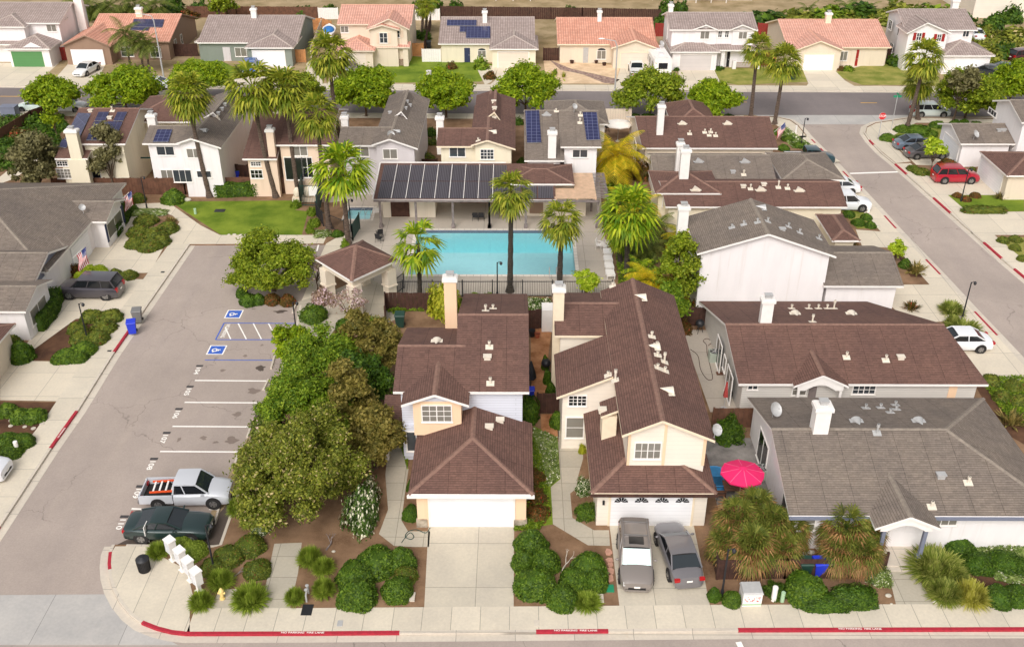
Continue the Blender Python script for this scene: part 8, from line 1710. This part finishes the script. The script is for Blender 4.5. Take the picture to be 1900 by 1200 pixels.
for i, (px, row, w_) in enumerate(((1420, 30, 90), (1480, 26, 80), (1530, 22, 90), (1600, 14, 90), (1680, 14, 90), (1740, 18, 90), (1780, 30, 60))):
 shrub(px, row+8, w_, 2.6, ['lf_dark', 'lf_olive', 'lf_green'][i % 3], 'tall hedge bush along the top right slope, '+ORD[i] if i < 6 else 'tall hedge bush along the top right slope, rightmost', 'loose', 'hedge bushes on the top right slope')
for i, (px, row, w_) in enumerate(((420, 14, 44), (405, 18, 30))): tree(px, row, 2.5, w_, 2.4, 'lf_street_dk', ['green tree above the sage house roof', 'smaller green tree above the brown house roof'][i], 'garden_tree', .3, 1500, 12, .12)
shrub(350, 26, 40, 1.4, 'lf_red', 'dark bush behind the brown stucco house', 'loose'); shrub(370, 14, 30, 1.8, 'lf_dark', 'dark bush right of the cream top-edge house', 'loose'); shrub(270, 26, 60, 1.2, 'lf_pink', 'bare purplish hedge behind the brown stucco house', 'loose')
bed('leafy bush beyond the back fences at the top edge', [(560, 22, 40), (610, 20, 36), (775, 20, 40, 2.4), (800, 8, 40, 2.6), (846, 12, 30), (1060, 22, 30), (1240, 14, 36, 2.4), (180, 22, 50, 2.0), (235, 24, 44, 2.0), (310, 24, 40), (320, 10, 44, 2.4)], 'lf_dark', 'loose', 1.6)
bed('leafy bush on the far right slope', [(1640, 34, 60), (1700, 30, 60), (1500, 40, 60), (1440, 44, 60), (1570, 36, 60), (1820, 60, 50), (1890, 64, 60)], 'lf_olive', 'loose', 1.8)
STG = 'street trees along the far road'
for (px, row, w_, rz_, base, lab, mat) in ((98, 177, 96, 1.8, (103, 206), 'bright green street tree farthest left along the far road', 'lf_street'), (228, 168, 138, 2.0, (232, 203), 'wide yellow-green street tree over the brown solar roof', 'lf_street'), (368, 150, 112, 1.9, (366, 170), 'yellow-green tree across the road by the sage house lawn', 'lf_street'),
  (676, 172, 124, 2.5, (671, 212), 'round bright street tree between the grey-roofed house and the tall palms', 'lf_street'), (826, 175, 108, 2.5, (822, 212), 'round bright street tree behind the yellow two-storey house', 'lf_street'), (975, 170, 122, 2.4, (966, 214), 'round bright street tree behind the blue solar panel house', 'lf_street'),
  (1208, 172, 128, 2.1, (1212, 212), 'dark drooping street tree before the travel trailer', 'lf_street_dk'), (1323, 184, 98, 1.9, (1322, 215), 'small round street tree right of the dark drooping one', 'lf_street'), (1800, 176, 120, 2.6, (1775, 222), 'green street tree behind the pale silver SUV', 'lf_street_dk'), (1882, 152, 90, 2.2, (1884, 190), 'green street tree at the right edge of the far road', 'lf_street'), (560, 168, 80, 2.0, (558, 206), 'green street tree behind the cluster of tall palms', 'lf_street_dk')):
 tree(px, row, 2.9, w_, rz_, mat, lab, 'street_tree', .2, 17000, 80, .14, .24, .8, STG, 2.2, ry=1.05, flat=-.6)
tree(503, 496, 2.1, 160, 2.2, 'lf_street_dk', 'large leafy tree on the parking island', 'tree', .14, 26000, 90, .16, .22, flat=-.6)
tree(552, 868, 2.9, 236, 3.0, 'lf_olive', 'largest olive green tree in front, between the stalls and the left house', 'tree', .105, 68000, 130, .22, .17, ry=1.12, flat=-.6); tree(546, 762, 2.6, 132, 2.2, 'lf_green', 'olive green tree rising behind the largest front tree', 'tree', .105, 28000, 80, .12, .22, flat=-.6); tree(500, 800, 1.4, 70, 1.2, 'lf_blossom', 'low green tree with pale blossom edging the middle stalls', 'tree', .13, 7000, 40, .08, .26, flat=-.6)
tree(602, 682, 2.6, 172, 2.4, 'lf_green', 'green tree at the head of the hatched stalls', 'tree', .115, 32000, 100, .15, .2, flat=-.6); tree(620, 770, 2.2, 100, 2.2, 'lf_green', 'green tree filling the middle of the tree belt', 'tree', .14, 11000, 50, .12, .24, flat=-.6); tree(540, 640, 1.8, 80, 1.6, 'lf_street', 'bright yellow-green small tree by the parking lamp', 'tree', .16, 5000, 20, .1, .3)
tree(684, 645, 2.8, 124, 2.6, 'lf_bronze', 'bronze tree beside the dark bin fence', 'tree', .14, 17000, 80, .12, .22, flat=-.6); tree(648, 748, 3.2, 80, 3.0, 'lf_bronze', 'slender bronze tree left of the peach bay house', 'tree', .14, 11000, 50, .1, .24, flat=-.6); tree(694, 812, 2.3, 100, 2.3, 'lf_bronze', 'bronze tree over the curved front walk', 'tree', .14, 13000, 60, .12, .24, flat=-.6); tree(725, 628, 1.5, 44, 1.0, 'lf_bronze', 'small bronze tree tip against the left brown roof', 'tree', .15, 2200, 12, .06, .3)
tree(672, 712, 2.2, 104, 2.2, 'lf_dark', 'dark tree between the two larger bronze trees', 'tree', .14, 11000, 50, .12, .26, flat=-.6); tree(496, 900, 1.6, 96, 1.5, 'lf_blossom', 'low blossoming tree over the silver pickup bonnet', 'tree', .13, 9000, 50, .1, .26, flat=-.6)
tree(64, 306, 3.4, 92, 3.2, 'lf_grey', 'grey-green tree beside the cream solar house', 'tree', .2, 12000, 60, .15, .24, flat=-.6); tree(200, 290, 3.8, 60, 3.4, 'lf_grey', 'slender grey-green tree before the tall cream chimney', 'tree', .2, 6500, 26, .12, .3, base=(212, 366))
tree(1262, 505, 3.2, 92, 3.3, 'lf_street_dk', 'pale green tree before the blank white wall', 'tree', .14, 11000, 60, .14, .2, flat=-.8); tree(1245, 565, 2.0, 84, 1.8, 'lf_green', 'dark green tree below the golden feather palms', 'tree', .16, 5000, 20, .1, .3)
tree(645, 562, 1.9, 84, 1.3, 'lf_pink', 'bare-twigged tree with sparse pink blossom before the pavilion', 'blossom_tree', .09, 1100, 60, .07, .14, core=False); tree(585, 502, 1.8, 60, 1.2, 'lf_pink', 'sparse pink-blossomed tree at the right of the parking island', 'blossom_tree', .09, 900, 50, .06, .16, core=False)
tree(96, 212, 3.5, 26, 3.0, 'lf_street', 'thin bright upright tree in the far left garden', 'tree', .2, 1500, 14, .06, .4); tree(1734, 283, 1.9, 42, 1.5, 'lf_lime', 'small bright green tree beside the two grey sedans', 'small_tree', .2, 1500, 14, .05, .35, cat='small tree'); tree(1664, 466, 1.2, 24, 1.3, 'lf_lime', 'small bright cone-shaped tree beside the white garage wing', 'small_tree', .14, 1200, 12, .05, .4, cat='small tree')
tree(1788, 158, 4.6, 62, 2.4, 'lf_grey', 'tall bronze thin-topped tree rising over the pale silver SUV', 'tree', .25, 2500, 18, .12, .3, base=(1768, 225))
# --- palms
def fan_crown(rg, r, nf=40, mode='fan', lo=-.9, hi=1.35, segs=13, lw=.075):
 V = []; Fq = []
 def quad(a, b_, c, d): k = len(V); V.extend([a, b_, c, d]); Fq.append((k, k+1, k+2, k+3))
 for i in range(nf):
  az = i*2.39996+rg.uniform(-.25, .25); el = hi-(hi-lo)*((i+.5)/nf)**.85+rg.uniform(-.12, .12); Lp = r*rg.uniform(.42, .58); dv = np.array([math.cos(az)*math.cos(el), math.sin(az)*math.cos(el), math.sin(el)]); sd = np.array([-math.sin(az), math.cos(az), 0]); up = np.cross(dv, sd)*-1
  tip = dv*Lp+np.array([0, 0, -.08*r*math.cos(el)]); w_ = .012*r+.008; quad(-sd*w_, sd*w_, tip+sd*w_, tip-sd*w_)
  fr = r*rg.uniform(.5, .62); fd = dv+np.array([0, 0, -.25]); fd /= np.linalg.norm(fd)
  for k in range(segs):
   a = (k/(segs-1)-.5)*2.5; l = fr*(1-.18*abs(a)); d2 = fd*math.cos(a)+sd*math.sin(a)+up*.12*(1 if k % 2 else -1); d2 /= np.linalg.norm(d2); s2 = np.cross(d2, up); s2 /= max(np.linalg.norm(s2), 1e-6); wd = fr*lw
   m_ = tip+d2*l*.55; e = tip+d2*l+np.array([0, 0, -.30*l]); quad(tip-s2*wd*.25, tip+s2*wd*.25, m_+s2*wd, m_-s2*wd); quad(m_-s2*wd, m_+s2*wd, e+s2*.1*wd, e-s2*.1*wd)
 return np.array(V), np.array(Fq)
def feather_crown(rg, r, nf=22, lo=-.2, hi=1.3, nl=22, wd_=.03):
 V = []; Fq = []
 def quad(a, b_, c, d): k = len(V); V.extend([a, b_, c, d]); Fq.append((k, k+1, k+2, k+3))
 for i in range(nf):
  az = i*2.39996+rg.uniform(-.2, .2); el = hi-(hi-lo)*((i+.5)/nf)+rg.uniform(-.1, .1); L = r*rg.uniform(.9, 1.15); prev = np.zeros(3); d = np.array([math.cos(az)*math.cos(el), math.sin(az)*math.cos(el), math.sin(el)]); sd = np.array([-math.sin(az), math.cos(az), 0])
  for k in range(nl):
   d = d+np.array([0, 0, -1.9/nl]); d /= np.linalg.norm(d); p = prev+d*L/nl; quad(prev-sd*.01*r, prev+sd*.01*r, p+sd*.01*r, p-sd*.01*r)
   if k > 2:
    ll = r*.3*math.sin(math.pi*min(1, (k/nl)*.8+.15)); 
    for s_ in (-1, 1):
     e = p+sd*s_*ll*.85+d*ll*.35+np.array([0, 0, -.35*ll]); w_ = d*wd_*r*.6; quad(p-w_, p+w_, e+w_*.2, e-w_*.2)
   prev = p
 return np.array(V), np.array(Fq)
def palm(bx, by, cx, cy, rpx, label, mat='palm_leaf', mode='fan', tr=.2, bend=.25, bark='bark_palm', nf=40, group='tall fan palms', name='fan_palm', dry=True):
 b_ = Vector(G(bx, by)); top = Vector(onY(cx, cy, b_.y)); r = rpx*scale_at(top)*1.18; SEED[0] += 1; rg = np.random.default_rng(SEED[0]); t = thing(name, label, 'palm tree', b_, 0, group); d = top-b_; mb = MB(); n = 14; pts = []; rad = []
 for i in range(n+1):
  u = i/n; p = d*u; p.x += -bend*math.sin(math.pi*u)*(1 if d.x < 0 else -1)*min(1, abs(d.x)); pts.append(p); rad.append((tr*(1.25-.45*u)+(.12 if i == 0 else 0))*(1+.06*(-1)**i))
 mb.tube(pts, rad, 10); mb.build('trunk', M[bark], t, world=False)
 V, Fq = (fan_crown(rg, r*rg.uniform(.92, 1.1), int(nf*rg.uniform(.8, 1.2)), lo=rg.uniform(-1.2, -.7), hi=rg.uniform(1.2, 1.5)) if mode == 'fan' else feather_crown(rg, r, nf)); addmesh('crown', np_mesh('crown', V, Fq, M[mat]), t, d)
 if dry and mode == 'fan':
  V, Fq = fan_crown(rg, r*rg.uniform(.55, .8), int(rg.uniform(10, 22)), lo=-1.5, hi=-.75, segs=9); addmesh('dead_fronds', np_mesh('dead_fronds', V, Fq, M['palm_dry']), t, d+Vector((0, 0, -.25)))
 return t
palm(389, 366, 348, 172, 42, 'tall fan palm leftmost, in front of the white two-storey house'); palm(512, 366, 468, 160, 46, 'tall fan palm over the blush house roof, left of a close pair'); palm(553, 360, 528, 165, 44, 'tall fan palm over the blush house roof, right of a close pair'); palm(611, 424, 587, 212, 42, 'fan palm with trunk beside the dark green cage'); palm(652, 330, 612, 98, 40, 'tallest fan palm, reaching above the far road kerb', bend=.5)
palm(646, 452, 634, 312, 50, 'fan palm beside the spa with bright fronds', 'palm_leaf2'); palm(779, 552, 776, 452, 46, 'short fan palm at the left near corner of the pool', 'palm_leaf2', nf=24, dry=False, tr=.17, bark='bark_dark'); palm(946, 541, 948, 354, 44, 'fan palm in front of the middle of the pool', 'palm_leaf', bark='bark_dark'); palm(1038, 528, 1042, 406, 40, 'fan palm in front of the right end of the pool', 'palm_leaf', bark='bark_dark')
palm(1163, 512, 1167, 392, 52, 'broad fan palm right of the pool deck', 'palm_leaf2', bark='bark_dark'); palm(1078, 330, 1078, 266, 24, 'small fan palm before the white chimney house', 'palm_leaf2', dry=False, tr=.14, nf=26); palm(1393, 218, 1406, 88, 29, 'slim fan palm near the corner, left of two', bend=.1); palm(1437, 230, 1456, 114, 33, 'slim fan palm near the corner, right of two', bend=.1)
palm(1683, 236, 1716, 106, 38, 'tall leaning fan palm behind the stop sign corner', bend=.3); palm(1703, 222, 1708, 150, 30, 'shorter fan palm beside the leaning one by the silver SUV'); palm(1152, 490, 1150, 440, 24, 'short dark-trunked palm behind the broad pool palm', 'palm_leaf2', tr=.2, bark='bark_dark', dry=False)
palm(782, 66, 784, 12, 18, 'slim palm between far houses, left of two', nf=24); palm(788, 64, 792, 6, 18, 'slim palm between far houses, right of two', nf=24)
for i, (a, b_, c, d, r_) in enumerate(((243, 132, 232, 66, 36), (266, 131, 258, 76, 30), (276, 134, 272, 84, 26))): palm(a, b_, c, d, r_, 'queen palm outside the brown stucco house, '+['leftmost', 'middle', 'rightmost'][i], 'queen', 'feather', .13, .05, nf=24, group='queen palms', name='queen_palm')
palm(1140, 336, 1142, 290, 56, 'large golden feather palm clump behind the pool building', 'palm_gold', 'feather', .15, .1, nf=34, group='golden feather palms', name='feather_palm'); palm(1155, 322, 1158, 300, 30, 'yellow feather palm beside the large golden clump', 'palm_gold', 'feather', .1, nf=24, group='golden feather palms', name='feather_palm')
for i, (a, b_, c, d, r_, m_) in enumerate(((1186, 420, 1186, 388, 34, 'palm_gold'), (1215, 450, 1216, 425, 36, 'queen'), (1205, 560, 1205, 520, 36, 'palm_gold'), (1232, 570, 1234, 536, 38, 'palm_gold'), (1262, 468, 1262, 442, 26, 'palm_gold'), (1185, 530, 1186, 505, 26, 'palm_leaf2'), (1150, 392, 1152, 372, 26, 'palm_gold'), (1200, 480, 1200, 462, 30, 'queen'))):
 palm(a, b_, c, d, r_*1.25, 'feather palm in the planting right of the pool, '+['beside the broad fan palm crown', 'dark one, farther', 'golden, low left', 'golden, low right', 'golden one beside the white chimney', 'green one at the dark trunks', 'orange-gold one behind the fan palm', 'dark one, middle'][i], m_, 'feather', .09, nf=22, group='feather palms right of the pool', name='feather_palm')
for i, (px, row, r_) in enumerate(((150, 10, 40), (200, 14, 38), (250, 8, 40), (290, 12, 36))): palm(px, row+26, px, row, r_, 'drooping palm along the top left edge, '+ORD[i] if i < 3 else 'drooping palm along the top left edge, rightmost', 'queen', 'feather', .14, nf=20, group='palms along the top left edge', name='queen_palm')
for i, (px, row, r_) in enumerate(((1575, 16, 30), (1610, 20, 26), (1500, 22, 26))): palm(px, row+16, px, row, r_, 'drooping palm on the top right slope, '+['middle', 'rightmost', 'leftmost'][i], 'queen', 'feather', .14, nf=18, group='palms on the top right slope', name='queen_palm')
def shaggy(px, py, hz, rpx, label):
 g = Vector(G(px, py, hz)); r = rpx*scale_at(g); b_ = Vector((g.x, g.y, 0)); t = thing('shaggy_palm', label, 'palm tree', b_, 0, 'shaggy low palms by the broken fence'); SEED[0] += 1; rg = np.random.default_rng(SEED[0]); mb = MB(); mb.tube([(0, 0, 0), (0, 0, hz)], [.16, .12], 8); mb.build('trunk', M['bark_palm'], t, world=False)
 r *= rg.uniform(.72, .95); V, Fq = fan_crown(rg, r*1.1, 44, lo=-.6, hi=1.4, segs=17, lw=.04); addmesh('crown', np_mesh('crown', V, Fq, M['palm_shag']), t, (0, 0, hz)); V, Fq = fan_crown(rg, r*1.12, 50, lo=-1.2, hi=.9, segs=15, lw=.04); addmesh('dead_fronds', np_mesh('dead_fronds', V, Fq, M['palm_dry']), t, (0, 0, hz-.1))
shaggy(1368, 962, 1.9, 56, 'shaggy low palm with brown fronds right of the sedan'); shaggy(1432, 970, 1.9, 56, 'shaggy low palm with brown fronds left of the white water tank'); shaggy(1395, 1015, 1.5, 56, 'shaggy low green palm over the broken fence'); shaggy(1570, 978, 2.0, 56, 'shaggy low palm right of the white water tank'); shaggy(1602, 1025, 1.5, 52, 'shaggy low palm hanging over the fence by the entry path'); shaggy(1350, 1005, 1.3, 44, 'shaggy low palm nearest the sedan, drooping to the fence'); shaggy(1450, 1018, 1.3, 42, 'shaggy low palm before the green bin'); shaggy(1402, 945, 1.8, 50, 'shaggy low palm nearest the pink umbrella table'); shaggy(1465, 985, 1.5, 48, 'shaggy low palm just left of the white tank'); shaggy(1560, 1020, 1.3, 46, 'shaggy low palm over the grey-lidded bin'); shaggy(1612, 988, 1.5, 46, 'shaggy low palm leaning toward the entry porch'); shaggy(1412, 1000, 1.4, 50, 'shaggy low palm in the middle of the left group')
def cover_patch(name, pts, n, size, hz, mat, label):
 P, tri = tess(gp(pts)); SEED[0] += 1; rg = np.random.default_rng(SEED[0]); A = np.array([[P[i] for i in t] for t in tri]); e1, e2 = A[:, 1]-A[:, 0], A[:, 2]-A[:, 0]; ar = np.abs(e1[:, 0]*e2[:, 1]-e1[:, 1]*e2[:, 0]); ids = rg.choice(len(A), n, p=ar/ar.sum()); u, v = rg.uniform(size=n), rg.uniform(size=n); f = u+v > 1; u[f], v[f] = 1-u[f], 1-v[f]
 Q = A[ids, 0]+e1[ids]*u[:, None]+e2[ids]*v[:, None]; z = rg.uniform(.02, 1, n)*hz*(.75+.25*np.sin(Q[:, 0]*2)*np.cos(Q[:, 1]*2.3)); Pm = np.column_stack([Q, z]); N = unit(rg.normal(size=(n, 3))*.45+np.array([0, 0, 1])); V, Fq = leaf_quads(Pm, N, size, 1.6, rg)
 o = addmesh(name, np_mesh(name, V, Fq, M[mat])); tag(o, label, 'ground cover', kind='stuff')
cover_patch('ground_cover', [(1695, 985), (1900, 985), (1960, 985), (1960, 1040), (1830, 1035), (1740, 1010)], 9000, .1, .35, 'lf_cover', 'white-flowered ground cover below the white wall at the right'); cover_patch('ground_cover', [(1840, 1050), (1900, 1048), (1930, 1080), (1880, 1085), (1846, 1076)], 1800, .1, .25, 'lf_cover', 'small white-flowered patch among dark mounds')
cover_patch('ground_cover', [(990, 795), (1034, 812), (1038, 886), (1022, 902), (1000, 900), (988, 850)], 6000, .09, .2, 'lf_cover', 'pale green ground cover beside the angled walk'); cover_patch('ground_cover', [(985, 800), (1005, 850), (1015, 905), (1022, 950), (1000, 985), (952, 985), (975, 930), (980, 860)], 6000, .09, .3, 'lf_green', 'green ground cover between the front houses')
cover_patch('ground_cover', [(1455, 234), (1486, 258), (1515, 275), (1470, 275), (1440, 242)], 1500, .2, .2, 'lf_cover', 'pale ground cover in the flag corner bed'); cover_patch('ground_cover', [(1815, 700), (1900, 700), (1940, 800), (1870, 780)], 3500, .12, .3, 'lf_green', 'green ground cover at the end of the long brown roof')
cover_patch('grass', [(738, 790), (760, 820), (756, 870), (745, 832), (735, 820)], 1200, .08, .1, 'lf_green', 'green grass strip left of the left garage')
cover_patch('ground_cover', [(1115, 330), (1160, 330), (1215, 470), (1225, 600), (1150, 560), (1142, 470)], 7000, .18, .5, 'lf_green', 'mixed undergrowth right of the pool deck'); cover_patch('ground_cover', [(720, 552), (900, 556), (1020, 556), (1020, 585), (980, 590), (880, 570), (720, 580)], 5000, .14, .3, 'lf_green', 'green planting outside the near pool railing')
cover_patch('ground_cover', [(0, 215), (120, 215), (110, 255), (20, 310), (0, 320)], 5000, .2, .5, 'lf_dark', 'mixed undergrowth in the far left garden')
cover_patch('ground_cover', [(1780, 60), (1900, 60), (1900, 120), (1850, 105), (1800, 80)], 2500, .35, .6, 'lf_olive', 'dry scrub on the open lot at the top right')
